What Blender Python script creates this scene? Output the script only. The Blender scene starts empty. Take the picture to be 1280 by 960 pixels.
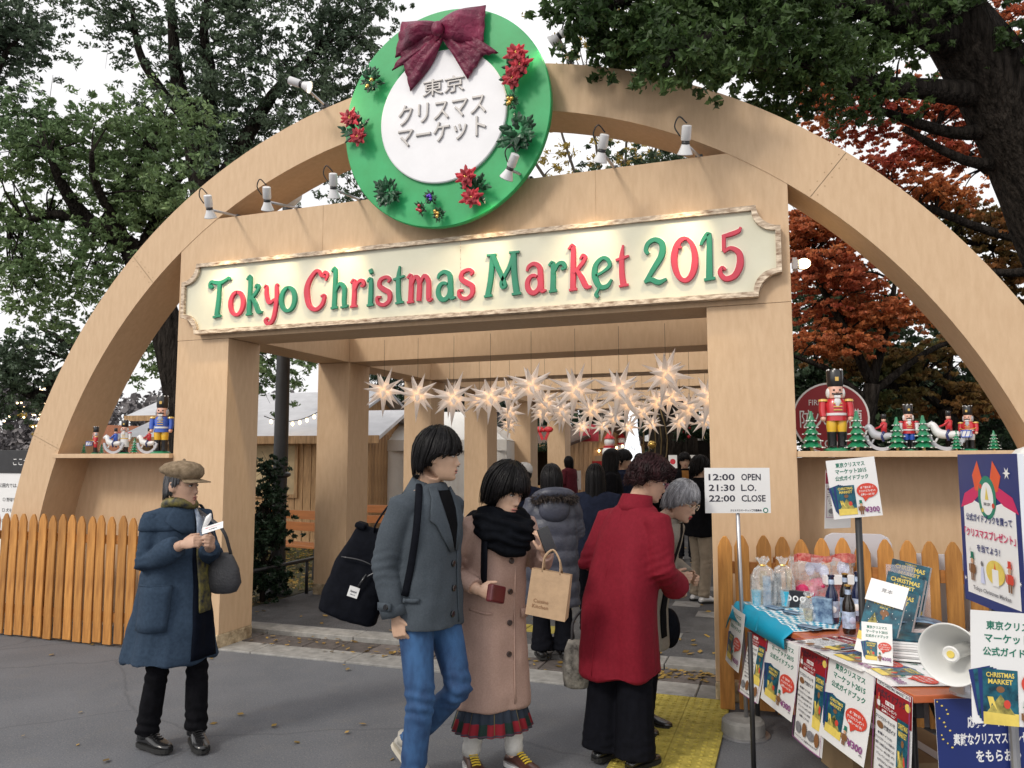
import bpy, bmesh, math, random
import numpy as np
from mathutils import Vector, Matrix, noise, Euler
from mathutils.bvhtree import BVHTree
random.seed(7); rng = np.random.default_rng(7)
S = bpy.context.scene
COL = S.collection
R = math.radians
PI = math.pi

# ------------------------------------------------------------------ camera
FPX = 968.1; PITCH = .096; YAW = -.3431; ROLL = -.0008
CAM = np.array([2.5436, -5.4583, 1.6])
_fw = np.array([math.sin(YAW)*math.cos(PITCH), math.cos(YAW)*math.cos(PITCH), math.sin(PITCH)])
_r = np.array([math.cos(YAW), -math.sin(YAW), 0.]); _u = np.cross(_r, _fw)
_r, _u = _r*math.cos(ROLL)+_u*math.sin(ROLL), -_r*math.sin(ROLL)+_u*math.cos(ROLL)
cd = bpy.data.cameras.new('camera'); cam = bpy.data.objects.new('camera', cd); COL.objects.link(cam)
cd.sensor_width = 36; cd.lens = FPX/1280*36; cd.clip_end = 600; cd.clip_start = .05
cam.matrix_world = Matrix(((_r[0], _u[0], -_fw[0], CAM[0]), (_r[1], _u[1], -_fw[1], CAM[1]), (_r[2], _u[2], -_fw[2], CAM[2]), (0, 0, 0, 1)))
S.camera = cam
def ray(x, y): return _fw+_r*(x-640)/FPX+_u*(480-y)/FPX
def atY(x, y, Y=0.): d = ray(x, y); return CAM+(Y-CAM[1])/d[1]*d      # where a sight line meets a plane of the place
def atZ(x, y, Z=0.): d = ray(x, y); return CAM+(Z-CAM[2])/d[2]*d
def atD(x, y, D): return CAM+ray(x, y)*D
RT = np.array([_r[0], _r[1], 0.]); RT /= np.linalg.norm(RT)           # towards the right of the view, on the ground
TC = np.array([_r[1], -_r[0], 0.]); TC /= np.linalg.norm(TC)          # towards the viewer, on the ground

# ------------------------------------------------------------------ sky, sun, exposure
W = bpy.data.worlds.new('World'); S.world = W; W.use_nodes = True
nt = W.node_tree; nt.nodes.clear()
def N(nt, t, **k):
    n = nt.nodes.new(t)
    for a, v in k.items(): setattr(n, a, v)
    return n
sky = N(nt, 'ShaderNodeTexSky', sky_type='NISHITA', sun_disc=False)
SUN_EL, SUN_AZ = R(38), R(205)
sky.sun_elevation = SUN_EL; sky.sun_rotation = SUN_AZ; sky.dust_density = 4; sky.air_density = 1.3
hs = N(nt, 'ShaderNodeHueSaturation'); hs.inputs['Saturation'].default_value = .3
mx = N(nt, 'ShaderNodeMixRGB'); mx.inputs[0].default_value = .72
tc = N(nt, 'ShaderNodeTexCoord'); nz = N(nt, 'ShaderNodeTexNoise'); nz.inputs['Scale'].default_value = 2.2; nz.inputs['Detail'].default_value = 5
cr = N(nt, 'ShaderNodeValToRGB'); cr.color_ramp.elements[0].color = (12.2, 12.0, 12.1, 1); cr.color_ramp.elements[1].color = (15.2, 15.0, 15.0, 1)
cr.color_ramp.elements[0].position = .3; cr.color_ramp.elements[1].position = .7
bg = N(nt, 'ShaderNodeBackground'); bg.inputs[1].default_value = .098
wo = N(nt, 'ShaderNodeOutputWorld')
L = nt.links.new
L(tc.outputs['Generated'], nz.inputs['Vector']); L(nz.outputs[0], cr.inputs[0]); L(sky.outputs[0], hs.inputs['Color']); L(hs.outputs[0], mx.inputs[1])
L(cr.outputs[0], mx.inputs[2]); L(mx.outputs[0], bg.inputs[0]); L(bg.outputs[0], wo.inputs[0])
sl = bpy.data.lights.new('sun', 'SUN'); sl.energy = 1.5; sl.angle = R(11); sl.color = (1, .93, .82)
so = bpy.data.objects.new('sun', sl); COL.objects.link(so)
sd = Vector((math.sin(SUN_AZ)*math.cos(SUN_EL), math.cos(SUN_AZ)*math.cos(SUN_EL), math.sin(SUN_EL)))
so.rotation_euler = sd.to_track_quat('Z', 'Y').to_euler()
S.view_settings.view_transform = 'Standard'; S.view_settings.look = 'None'; S.view_settings.gamma = 1
S.view_settings.exposure = 0.0
S.render.engine = 'CYCLES'; S.cycles.use_denoising = True; S.cycles.max_bounces = 6; S.cycles.diffuse_bounces = 3
S.cycles.transparent_max_bounces = 12; S.cycles.sample_clamp_indirect = 4; S.cycles.use_adaptive_sampling = True

# ------------------------------------------------------------------ materials
MATS = {}
def mat(name, col, rough=.6, var=.12, scale=6., bump=0., bscale=60., metal=0., stretch=(1, 1, 1), rnd=0., emit=0., ecol=None, spec=None,
        coat=0., sheen=0., alpha=None, trans=0., col2=None, island=0., detail=4., transl=0., wave=None, bdist=.01):
    if name in MATS: return MATS[name]
    m = bpy.data.materials.new(name); m.use_nodes = True; t = m.node_tree; b = t.nodes['Principled BSDF']; lk = t.links.new
    tc = N(t, 'ShaderNodeTexCoord'); mp = N(t, 'ShaderNodeMapping'); mp.inputs['Scale'].default_value = stretch
    lk(tc.outputs['Object'], mp.inputs[0])
    nz = N(t, 'ShaderNodeTexNoise'); nz.inputs['Scale'].default_value = scale; nz.inputs['Detail'].default_value = detail; nz.inputs['Roughness'].default_value = .6
    lk(mp.outputs[0], nz.inputs['Vector'])
    rp = N(t, 'ShaderNodeValToRGB')
    c = np.array(col[:3], float); lo = np.clip(c*(1-var), 0, 1); hi = np.clip(np.array(col2 if col2 else c*(1+var), float), 0, 1)
    rp.color_ramp.elements[0].position = .33; rp.color_ramp.elements[1].position = .67
    rp.color_ramp.elements[0].color = (*lo, 1); rp.color_ramp.elements[1].color = (*hi, 1)
    lk(nz.outputs[0], rp.inputs[0]); out = rp.outputs[0]
    if rnd or island:
        h = N(t, 'ShaderNodeHueSaturation'); mr = N(t, 'ShaderNodeMapRange'); a = rnd or island
        mr.inputs[3].default_value = 1-a; mr.inputs[4].default_value = 1+a
        if rnd: src = N(t, 'ShaderNodeObjectInfo').outputs['Random']
        else: src = N(t, 'ShaderNodeNewGeometry').outputs['Random Per Island']
        lk(src, mr.inputs[0]); lk(mr.outputs[0], h.inputs['Value']); lk(out, h.inputs['Color']); out = h.outputs[0]
    lk(out, b.inputs['Base Color'])
    b.inputs['Roughness'].default_value = rough; b.inputs['Metallic'].default_value = metal
    if spec is not None: b.inputs['Specular IOR Level'].default_value = spec
    if coat: b.inputs['Coat Weight'].default_value = coat; b.inputs['Coat Roughness'].default_value = .15
    if sheen: b.inputs['Sheen Weight'].default_value = sheen; b.inputs['Sheen Roughness'].default_value = .5
    if alpha is not None: b.inputs['Alpha'].default_value = alpha
    if trans: b.inputs['Transmission Weight'].default_value = trans
    if emit:
        b.inputs['Emission Color'].default_value = (*(ecol or col)[:3], 1); b.inputs['Emission Strength'].default_value = emit
    if bump:
        n2 = N(t, 'ShaderNodeTexNoise'); n2.inputs['Scale'].default_value = bscale; n2.inputs['Detail'].default_value = 3
        lk(mp.outputs[0], n2.inputs['Vector']); bp = N(t, 'ShaderNodeBump'); bp.inputs['Strength'].default_value = bump; bp.inputs['Distance'].default_value = bdist
        lk(n2.outputs[0], bp.inputs['Height']); lk(bp.outputs[0], b.inputs['Normal'])
    if transl:
        tr = N(t, 'ShaderNodeBsdfTranslucent'); ms = N(t, 'ShaderNodeMixShader'); ms.inputs[0].default_value = transl
        lk(out, tr.inputs[0]); lk(b.outputs[0], ms.inputs[1]); lk(tr.outputs[0], ms.inputs[2]); lk(ms.outputs[0], t.nodes['Material Output'].inputs[0])
    MATS[name] = m; return m

# ------------------------------------------------------------------ geometry collector
def cr_path(pts, n=8):
    P = [np.array(p, float) for p in pts]
    if len(P) < 3: return P
    P = [2*P[0]-P[1]]+P+[2*P[-1]-P[-2]]; out = []
    for i in range(1, len(P)-2):
        a, b, c, d = P[i-1:i+3]
        for k in range(n):
            t = k/n; out.append(.5*((2*b)+(c-a)*t+(2*a-5*b+4*c-d)*t*t+(3*b-a-3*c+d)*t**3))
    out.append(P[-2]); return out
class G:
    def __init__(s): s.V = []; s.F = []; s.M = []
    def add(s, V, F, m=0):
        o = len(s.V); s.V.extend([tuple(map(float, v)) for v in V]); s.F.extend([tuple(i+o for i in f) for f in F]); s.M.extend([m]*len(F)); return s
    def box(s, c, d, rot=None, m=0, taper=1.):
        x, y, z = [v/2 for v in d]; P = [(-x, -y, -z), (x, -y, -z), (x, y, -z), (-x, y, -z), (-x*taper, -y*taper, z), (x*taper, -y*taper, z), (x*taper, y*taper, z), (-x*taper, y*taper, z)]
        if rot is not None: P = [rot @ Vector(p) for p in P]
        return s.add([(p[0]+c[0], p[1]+c[1], p[2]+c[2]) for p in P], [(0, 3, 2, 1), (4, 5, 6, 7), (0, 1, 5, 4), (1, 2, 6, 5), (2, 3, 7, 6), (3, 0, 4, 7)], m)
    def bx(s, x0, x1, y0, y1, z0, z1, m=0): return s.box(((x0+x1)/2, (y0+y1)/2, (z0+z1)/2), (x1-x0, y1-y0, z1-z0), m=m)
    def prism(s, poly, y0, y1, m=0, axis='y'):       # polygon in x,z extruded along y (or in x,y along z)
        n = len(poly)
        a = sum(poly[i][0]*poly[(i+1) % n][1]-poly[(i+1) % n][0]*poly[i][1] for i in range(n))
        if a < 0: poly = poly[::-1]
        if axis == 'y': V = [(p[0], y0, p[1]) for p in poly]+[(p[0], y1, p[1]) for p in poly]
        else: V = [(p[0], p[1], y1) for p in poly]+[(p[0], p[1], y0) for p in poly]
        F = [tuple(range(n)), tuple(range(2*n-1, n-1, -1))]+[((i+1) % n, i, n+i, n+(i+1) % n) for i in range(n)]
        return s.add(V, F, m)
    def loft(s, rings, cap=True, m=0, closed=True):
        n = len(rings[0]); V = [p for r in rings for p in r]; F = []
        for i in range(len(rings)-1):
            for j in range(n if closed else n-1):
                k = (j+1) % n; F.append((i*n+j, i*n+k, (i+1)*n+k, (i+1)*n+j))
        if cap and closed: F.append(tuple(range(n-1, -1, -1))); F.append(tuple(range((len(rings)-1)*n, len(rings)*n)))
        return s.add(V, F, m)
    def tube(s, pts, r, n=8, cap=True, m=0, smooth=0, flat=1.):
        if smooth:
            k = len(pts); rr = [r]*k if np.isscalar(r) else list(r)
            pts = cr_path(pts, smooth); r = np.interp(np.linspace(0, k-1, len(pts)), range(k), rr)
        pts = [np.array(p, float) for p in pts]; k = len(pts); rr = [r]*k if np.isscalar(r) else list(r)
        t0 = pts[1]-pts[0]; t0 = t0/(np.linalg.norm(t0)+1e-12); a = np.array([0, 0, 1.]) if abs(t0[2]) < .9 else np.array([1., 0, 0]); u = np.cross(t0, a); u /= np.linalg.norm(u); rings = []
        for i in range(k):
            t = (pts[min(i+1, k-1)]-pts[max(i-1, 0)]); t = t/(np.linalg.norm(t)+1e-12); u = u-t*(u@t); u /= (np.linalg.norm(u)+1e-12); v = np.cross(t, u)
            rings.append([pts[i]+rr[i]*(u*math.cos(q)+v*flat*math.sin(q)) for q in [2*PI*j/n for j in range(n)]])
        return s.loft(rings, cap, m)
    def lathe(s, prof, n=16, c=(0, 0, 0), m=0, sx=1., sy=1., rot=None, cap=True):
        rings = []
        for r, z in prof:
            ring = [Vector((r*sx*math.cos(2*PI*j/n), r*sy*math.sin(2*PI*j/n), z)) for j in range(n)]
            if rot is not None: ring = [rot @ p for p in ring]
            rings.append([(p[0]+c[0], p[1]+c[1], p[2]+c[2]) for p in ring])
        return s.loft(rings, cap, m)
    def ell(s, c, r, n=12, k=8, rot=None, m=0):
        if np.isscalar(r): r = (r, r, r)
        pr = [(max(math.sin(PI*i/k), .02), -math.cos(PI*i/k)*r[2]) for i in range(k+1)]
        return s.lathe(pr, n, c, m, r[0], r[1], rot)
    def fan(s, poly, m=0): return s.add(poly, [tuple(range(len(poly)))], m)
    def xf(s, M):
        s.V = [tuple(M @ Vector(v)) for v in s.V]; return s
def link(name, me, mats, parent=None, smooth=False, bevel=0., bseg=2, world=False):
    o = bpy.data.objects.new(name, me); COL.objects.link(o)
    if not isinstance(mats, (list, tuple)): mats = [mats]
    for m in mats: me.materials.append(m)
    if smooth:
        me.polygons.foreach_set('use_smooth', [True]*len(me.polygons))
    if bevel:
        b = o.modifiers.new('bevel', 'BEVEL'); b.width = bevel; b.segments = bseg; b.limit_method = 'ANGLE'; b.angle_limit = R(40)
    if parent is not None:
        o.parent = parent
        if world: o.matrix_parent_inverse = wm(parent).inverted()
    return o
def wm(o): 
    m = o.matrix_basis.copy()
    return wm(o.parent) @ o.matrix_parent_inverse @ m if o.parent else m
def build(g, name, mats, parent=None, smooth=False, bevel=0., bseg=2, world=False, sharp=None):
    me = bpy.data.meshes.new(name); me.from_pydata(g.V, [], g.F); me.polygons.foreach_set('material_index', g.M)
    o = link(name, me, mats, parent, smooth, bevel, bseg, world)
    if sharp: me.set_sharp_from_angle(angle=R(sharp))
    me.update(); return o
def thing(name, label, cat, loc=(0, 0, 0), rz=0., group=None):
    o = bpy.data.objects.new(name, None); COL.objects.link(o); o.location = [float(v) for v in loc]; o.rotation_euler = (0, 0, rz); o.empty_display_size = .1
    return tag(o, label, cat, group)
def tag(o, label=None, cat=None, group=None, kind=None):
    if label: o['label'] = label
    if cat: o['category'] = cat
    if group: o['group'] = group
    if kind: o['kind'] = kind
    return o
def dup(root, loc=None, rz=None, label=None, scale=None):
    kids = [o for o in KID.get(root.name, [])]
    def cp(o, par):
        c = o.copy(); COL.objects.link(c)
        if par is not None: c.parent = par
        for k in [x for x in o.children]: cp(k, c)
        return c
    c = cp(root, None)
    if loc is not None: c.location = [float(v) for v in loc]
    if rz is not None: c.rotation_euler = (0, 0, rz)
    if scale is not None: c.scale = (scale,)*3
    if label: c['label'] = label
    return c
KID = {}
def npmesh(name, V, F, mats, parent=None, smooth=False, midx=None):    # fast quads/tris from arrays
    V = np.asarray(V, np.float32); F = np.asarray(F, np.int32); me = bpy.data.meshes.new(name); k = F.shape[1]
    me.vertices.add(len(V)); me.vertices.foreach_set('co', V.ravel()); me.loops.add(F.size); me.loops.foreach_set('vertex_index', F.ravel())
    me.polygons.add(len(F)); me.polygons.foreach_set('loop_start', np.arange(0, F.size, k, dtype=np.int32))
    if midx is not None: me.polygons.foreach_set('material_index', np.asarray(midx, np.int32))
    me.update(calc_edges=True); return link(name, me, mats, parent, smooth)

# ------------------------------------------------------------------ text as flat or raised geometry
_TX = {}
def text(body, size=1., ext=0., off=0., bev=0.):
    """vertices (x right, y up) and faces of a line of text, centred on x, its middle at y=0, cap height about size"""
    key = (body, ext, off, bev)
    if key not in _TX:
        c = bpy.data.curves.new('text', 'FONT'); c.body = body; c.extrude = ext; c.offset = off; c.bevel_depth = bev; c.resolution_u = 2; c.align_x = 'CENTER'
        o = bpy.data.objects.new('text', c); me = o.to_mesh()
        V = np.array([v.co[:] for v in me.vertices]).reshape(-1, 3); F = [tuple(p.vertices) for p in me.polygons]
        o.to_mesh_clear(); bpy.data.objects.remove(o); bpy.data.curves.remove(c)
        if len(V): V[:, 0] -= (V[:, 0].max()+V[:, 0].min())/2; V[:, 1] -= (V[:, 1].max()+V[:, 1].min())/2
        _TX[key] = (V, F)
    V, F = _TX[key]; return V*size, F
def put_text(g, body, cx, cy, w=None, h=None, z=.001, ext=0., off=0., bev=0., m=0, slant=0.):
    """adds text to g in the x,y plane, fitted to width w and/or height h"""
    V, F = text(body, 1., ext, off, bev)
    if not len(V): return g
    W_ = np.ptp(V[:, 0]); H_ = np.ptp(V[:, 1]); sx = w/W_ if w else None; sy = h/H_ if h else None
    sx = sx or sy; sy = sy or sx; P = V.copy(); P[:, 0] *= sx; P[:, 1] *= sy; P[:, 2] *= min(sx, sy)
    P[:, 0] += slant*P[:, 1]
    return g.add(P+np.array([cx, cy, z]), F, m)
# ================================================================== the setting
m_asph = mat('asphalt', (.125, .133, .150), .85, .12, 1.2, .6, 220, col2=(.148, .154, .170), rnd=0, bdist=.004)
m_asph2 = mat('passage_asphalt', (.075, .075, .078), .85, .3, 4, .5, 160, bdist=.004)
m_slab = mat('kerb_concrete', (.25, .245, .235), .85, .25, 9, .4, 120, rnd=.12, bdist=.004)
m_tile = mat('brown_paver', (.1, .085, .08), .85, .3, 12, .4, 140, rnd=.25, bdist=.004)
m_soil = mat('lawn_soil', (.06, .055, .03), .95, .5, 5, .6, 60)
m_yel = mat('tactile_yellow', (.40, .33, .05), .7, .28, 14, .3, 90, rnd=.07, col2=(.52, .42, .08))
m_ply = mat('papered_plywood', (.61, .415, .25), .62, .05, 9, .3, 90, stretch=(3, 3, .7), col2=(.64, .45, .28), bdist=.003)
m_ply2 = mat('papered_plywood_soffit', (.61, .415, .25), .62, .05, 9, .3, 90, stretch=(3, 3, .7), col2=(.64, .45, .28), bdist=.003)
m_rock = mat('rock_pattern_plinth', (.36, .24, .12), .8, .5, 9, .8, 20, col2=(.62, .5, .33), bdist=.02)
m_fence = mat('stained_pine', (.50, .20, .042), .5, .35, 5, .3, 40, stretch=(6, 6, .6), rnd=.22, col2=(.62, .29, .07), bdist=.003)
m_fence2 = mat('stained_pine_rail', (.42, .17, .04), .55, .2, 5, .3, 40, stretch=(.6, 6, 6), bdist=.003)

def enrich_asphalt(m):
    t = m.node_tree; b = t.nodes['Principled BSDF']; src = b.inputs['Base Color'].links[0].from_socket; tc = N(t, 'ShaderNodeTexCoord')
    def lay(fac, col, src):
        mm = N(t, 'ShaderNodeMixRGB'); t.links.new(fac, mm.inputs[0]); t.links.new(src, mm.inputs[1]); mm.inputs[2].default_value = (*col, 1); return mm.outputs[0]
    def nz(scale, lo, hi, top, det=3):
        n = N(t, 'ShaderNodeTexNoise'); n.inputs['Scale'].default_value = scale; n.inputs['Detail'].default_value = det; t.links.new(tc.outputs['Object'], n.inputs['Vector'])
        r = N(t, 'ShaderNodeMapRange'); r.inputs[1].default_value = lo; r.inputs[2].default_value = hi; r.inputs[3].default_value = 0; r.inputs[4].default_value = top; t.links.new(n.outputs[0], r.inputs[0]); return r.outputs[0]
    src = lay(nz(.7, .48, .72, .45, 6), (.072, .072, .078), src)       # worn darker stains
    src = lay(nz(5, .56, .74, .35, 5), (.165, .16, .155), src)         # dusty spots
    src = lay(nz(95, .60, .68, .55, 1), (.24, .235, .23), src); src = lay(nz(120, .60, .70, .6, 1), (.035, .035, .04), src)   # pale and dark stones
    v = N(t, 'ShaderNodeTexVoronoi', feature='DISTANCE_TO_EDGE'); v.inputs['Scale'].default_value = .38; n = N(t, 'ShaderNodeTexNoise'); n.inputs['Scale'].default_value = 3; n.inputs['Detail'].default_value = 6
    ad = N(t, 'ShaderNodeMixRGB'); ad.inputs[0].default_value = .12; t.links.new(tc.outputs['Object'], n.inputs['Vector']); t.links.new(tc.outputs['Object'], ad.inputs[1]); t.links.new(n.outputs[1], ad.inputs[2]); t.links.new(ad.outputs[0], v.inputs['Vector'])
    r = N(t, 'ShaderNodeMapRange'); r.inputs[1].default_value = .0; r.inputs[2].default_value = .0045; r.inputs[3].default_value = .32; r.inputs[4].default_value = 0; t.links.new(v.outputs['Distance'], r.inputs[0]); src = lay(r.outputs[0], (.03, .03, .032), src)
    t.links.new(src, b.inputs['Base Color'])
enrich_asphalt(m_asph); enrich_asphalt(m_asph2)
def struct(g, name, m, **k):
    return tag(build(g, name, m, **k), kind='structure')
# asphalt sheet to the horizon
g = G(); g.add([(-150, -60, 0), (150, -60, 0), (150, 200, 0), (-150, 200, 0)], [(0, 1, 2, 3)]); road = struct(g, 'asphalt_road', m_asph)
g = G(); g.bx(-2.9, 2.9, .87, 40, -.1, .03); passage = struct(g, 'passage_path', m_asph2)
g = G(); g.bx(-60, -2.91, 1.2, 14, -.1, .035); lawn = struct(g, 'lawn_ground', m_soil)
def slabs(parent, name, x0, x1, y0, y1, z, L, m, gap=.008, bev=.006):
    x = x0; proto = None
    while x < x1-.05:
        w = min(L, x1-x)
        if proto is None or abs(w-L) > 1e-3:
            gg = G(); gg.bx(0, w-gap, 0, y1-y0-gap, -.06, 0); o = build(gg, name, m, parent, bevel=bev, bseg=1)
            if proto is None: proto = o
        else:
            o = proto.copy(); COL.objects.link(o)
        o.location = (x, y0, z+random.uniform(-.002, .003)); x += L
slabs(road, 'kerb_stone', -2.6, 2.75, .0, .30, .016, .9, m_slab)
for r_ in range(1): slabs(road, 'paving_tile', -2.6, 2.75, .302+.31*r_, .61, .018, .30, m_tile, .01)
slabs(road, 'step_stone', -2.9, 2.75, .615, .865, .055, .9, m_slab)
# square tiles let into the passage floor
for (x, y) in ((1.0, 1.5), (1.3, 1.5), (1.0, 2.5), (1.3, 3.1), (1.6, 2.6), (.4, 3.1), (-.5, 1.9), (-.8, 1.9), (1.2, 4.2), (1.5, 4.2), (.2, 1.4), (-.1, 1.4)):
    gg = G(); gg.bx(0, .29, 0, .29, 0, .006); o = build(gg, 'inlaid_tile', m_yel if x < .5 else m_slab, passage, bevel=.003, bseg=1); o.location = (x, y, .03)
# tactile paving: tiles of 30 cm with rows of domes
tp = thing('tactile_paving', 'yellow tactile paving strip with rows of raised dots on the asphalt before the right pillar', 'tactile paving', (1.6, -.02, 0))
tg = G(); tg.bx(0, .262, -.262, 0, 0, .012); dg_ = G()
for i in range(5):
    for j in range(5): dg_.lathe([(.0135, .012), (.012, .0155), (.007, .017)], 8, (.031+i*.05, -.031-j*.05, 0))
tm = None
for i in range(2):
    for j in range(13):
        if tm is None: o = build(tg, 'tile', m_yel, tp, bevel=.002, bseg=1); d = build(dg_, 'dots', m_yel, o, smooth=True); d['kind'] = 'stuff'; tm = (o, d)
        else:
            o = tm[0].copy(); COL.objects.link(o); d = tm[1].copy(); COL.objects.link(d); d.parent = o
        o.location = (i*.264, -j*.264, .004); 

# ------------------------------------------------------------------ the gate
RO, RI, ZC, DEP = 4.615, 4.245, .10, .436
gate = thing('entrance_gate', 'big beige plywood gate with a round arch over two square pillars and a header', 'gate', (0, 0, 0))
g = G(); n = 96
a0 = math.asin(-ZC/RO)
ring = []
for i in range(n+1):
    t = i/n
    ao = -a0*-1+0; 
    th = t*PI
    ring.append((math.cos(th), math.sin(th)))
V = []; F = []
for c_, s_ in ring:
    V += [(RO*c_, 0, ZC+RO*s_), (RO*c_, DEP, ZC+RO*s_), (RI*c_, DEP, ZC+RI*s_), (RI*c_, 0, ZC+RI*s_)]
for i in range(n):
    for j in range(4): F.append((i*4+j, i*4+(j+1) % 4, (i+1)*4+(j+1) % 4, (i+1)*4+j))
g.add(V, F)
for s_ in (-1, 1): g.bx(min(s_*RI, s_*RO), max(s_*RI, s_*RO), 0, DEP, 0, ZC)
arch = build(g, 'arch', m_ply, gate, smooth=True, sharp=35)
PA, PB, ZL, ZT = 2.03, 2.588, 2.648, 3.733
for s_ in (-1, 1):
    g = G(); g.bx(*sorted((s_*PA, s_*PB)), .004, DEP-.004, .125, ZL); build(g, 'pillar', m_ply, gate, bevel=.004)
    g = G(); x0, x1 = sorted((s_*PA, s_*PB))
    # rock-patterned plinth with uneven blocks
    k = 5
    for i in range(k):
        xa = x0-.004+(x1-x0+.008)*i/k; xb = x0-.004+(x1-x0+.008)*(i+1)/k; h = .12+.012*random.random()
        g.bx(xa+.002, xb-.002, -.008-random.uniform(0, .012), DEP+.006, 0, h)
    build(g, 'plinth', m_rock, gate, bevel=.012)
g = G(); g.prism([(-PB, ZL+.003), (PB, ZL+.003), (PB, 3.5), (2.25, ZT), (-2.25, ZT), (-PB, 3.5)], .004, DEP-.004)
build(g, 'header', m_ply, gate)
for s_ in (-1, 1):
    # panel that closes the bay under the shelf, its outer edge following the arch
    poly = [(s_*PB, .02), (s_*PB, 1.605)]+[(s_*(math.sqrt((RI+.02)**2-(z-ZC)**2)), z) for z in np.linspace(1.605, .12, 10)]+[(s_*(RI+.02), .02)]
    g = G(); g.prism(poly, .385, .425); build(g, 'bay_panel', m_ply, gate)
    g = G(); g.bx(*sorted((s_*(PB-.002+.004), s_*3.98)), -.04, .43, 1.607, 1.647); build(g, 'shelf', m_ply, gate, bevel=.004)
# joints between the plywood sheets, screw heads along them
m_seam = mat('plywood_joint', (.47, .32, .19), .8, .2)
m_screw = mat('filled_screw_hole', (.42, .28, .16), .7, .2)
sg = G()
for adeg in (23, 50, 133, 158):
    a = R(adeg); d = np.array([math.cos(a), 0, math.sin(a)]); q = np.array([-math.sin(a), 0, math.cos(a)]); V = [np.array([0, -.0012, ZC])+d*rr+q*s for rr in (RI+.004, RO-.004) for s in (-.0014, .0014)]
    g = G(); g.add(V, [(0, 1, 3, 2), (2, 3, 1, 0)]); build(g, 'joint', m_seam, arch)
    for k in range(5):
        for s in (-.03, .03): c_ = np.array([0, -.001, ZC])+d*(RI+.04+.29*k/4)+q*s; sg.lathe([(.0045, 0), (.0045, .0012)], 6, tuple(c_), rot=Matrix.Rotation(PI/2, 3, 'X'))
for zz in (1.72,):
    for s_ in (-1, 1):
        x0, x1 = sorted((s_*PA, s_*PB))
for x in (-1.1, 1.25):
    g = G(); g.bx(x, x+.0025, .0025, .0045, 3.33, ZT); build(g, 'joint', m_seam, gate)
build(sg, 'screws', m_screw, arch)['kind'] = 'stuff'
# ------------------------------------------------------------------ passage of frames behind the gate
pas = thing('passage_arcade', 'row of beige square columns and crossbeams receding behind the gate', 'arcade', (0, 2.4, 0))
Y0 = [2.436, 4.647, 6.879, 9.224, 11.76]; A2, W2, D2, ZL2 = 2.312, .427, .468, 2.73
cm = None
for y in Y0:
    for s_ in (-1, 1):
        a2 = A2 if s_ < 0 else 2.06; x0, x1 = sorted((s_*a2, s_*(a2+W2))); g = G(); g.bx(x0, x1, y, y+D2, .15, ZL2); build(g, 'column', m_ply, pas, bevel=.004, world=True)
        g = G(); g.bx(x0-.006, x1+.006, y-.006, y+D2+.006, .02, .155); build(g, 'plinth', m_rock, pas, bevel=.012, world=True)
    g = G(); g.bx(-A2-W2, 2.06+W2, y, y+D2, ZL2+.002, ZL2+.42); build(g, 'crossbeam', m_ply, pas, bevel=.004, world=True)
ys = [DEP]+[y for y in Y0]
for i in range(len(ys)-1):
    ya = ys[i]+(D2 if i else 0)+.002; yb = ys[i+1]-.002
    for s_ in (-1, 1):
        a2 = A2 if s_ < 0 else 2.06; g = G(); g.bx(*sorted((s_*a2, s_*(a2+W2-.01))), ya, yb, ZL2+.002, ZL2+.42); build(g, 'side_beam', m_ply, pas, bevel=.004, world=True)
# ------------------------------------------------------------------ picket fences
def fence(x0, x1, y, label, h=1.105, pitch=.118, w=.09):
    f = thing('picket_fence', label, 'fence', ((x0+x1)/2, y, 0), group='picket fences beside the gate')
    g = G(); hw = w/2; pr = [(-hw, .02), (hw, .02), (hw, h-.075), (hw*.62, h-.03), (hw*.22, h-.003), (-hw*.22, h-.003), (-hw*.62, h-.03), (-hw, h-.075)]
    g.prism(pr, 0, .018); pm = None; x = x0
    while x < x1:
        if pm is None: pm = o = build(g, 'picket', m_fence, f, bevel=.003, bseg=1)
        else: o = pm.copy(); COL.objects.link(o)
        o.location = (x-(x0+x1)/2, 0, random.uniform(-.010, .010)); o.rotation_euler = (random.uniform(-.006, .006), random.uniform(-.013, .013), 0); x += pitch+random.uniform(-.004, .004)
    for z, hh in ((.90, .075), (.24, .08)):
        g = G(); g.bx(x0-.03, x1, y+.019, y+.055, z-hh/2, z+hh/2); build(g, 'rail', m_fence2, f, bevel=.003, world=True)
    for xp in np.arange(x0+.3, x1, 1.4):
        g = G(); g.bx(xp, xp+.07, y+.056, y+.11, 0, .97); build(g, 'post', m_fence2, f, bevel=.003, world=True)
    return f
fence(-5.6, -2.42, -.215, 'orange stained picket fence left of the gate, behind the woman in the cap')
fence(2.12, 4.7, -.215, 'orange stained picket fence right of the gate, behind the stall table')
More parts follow.
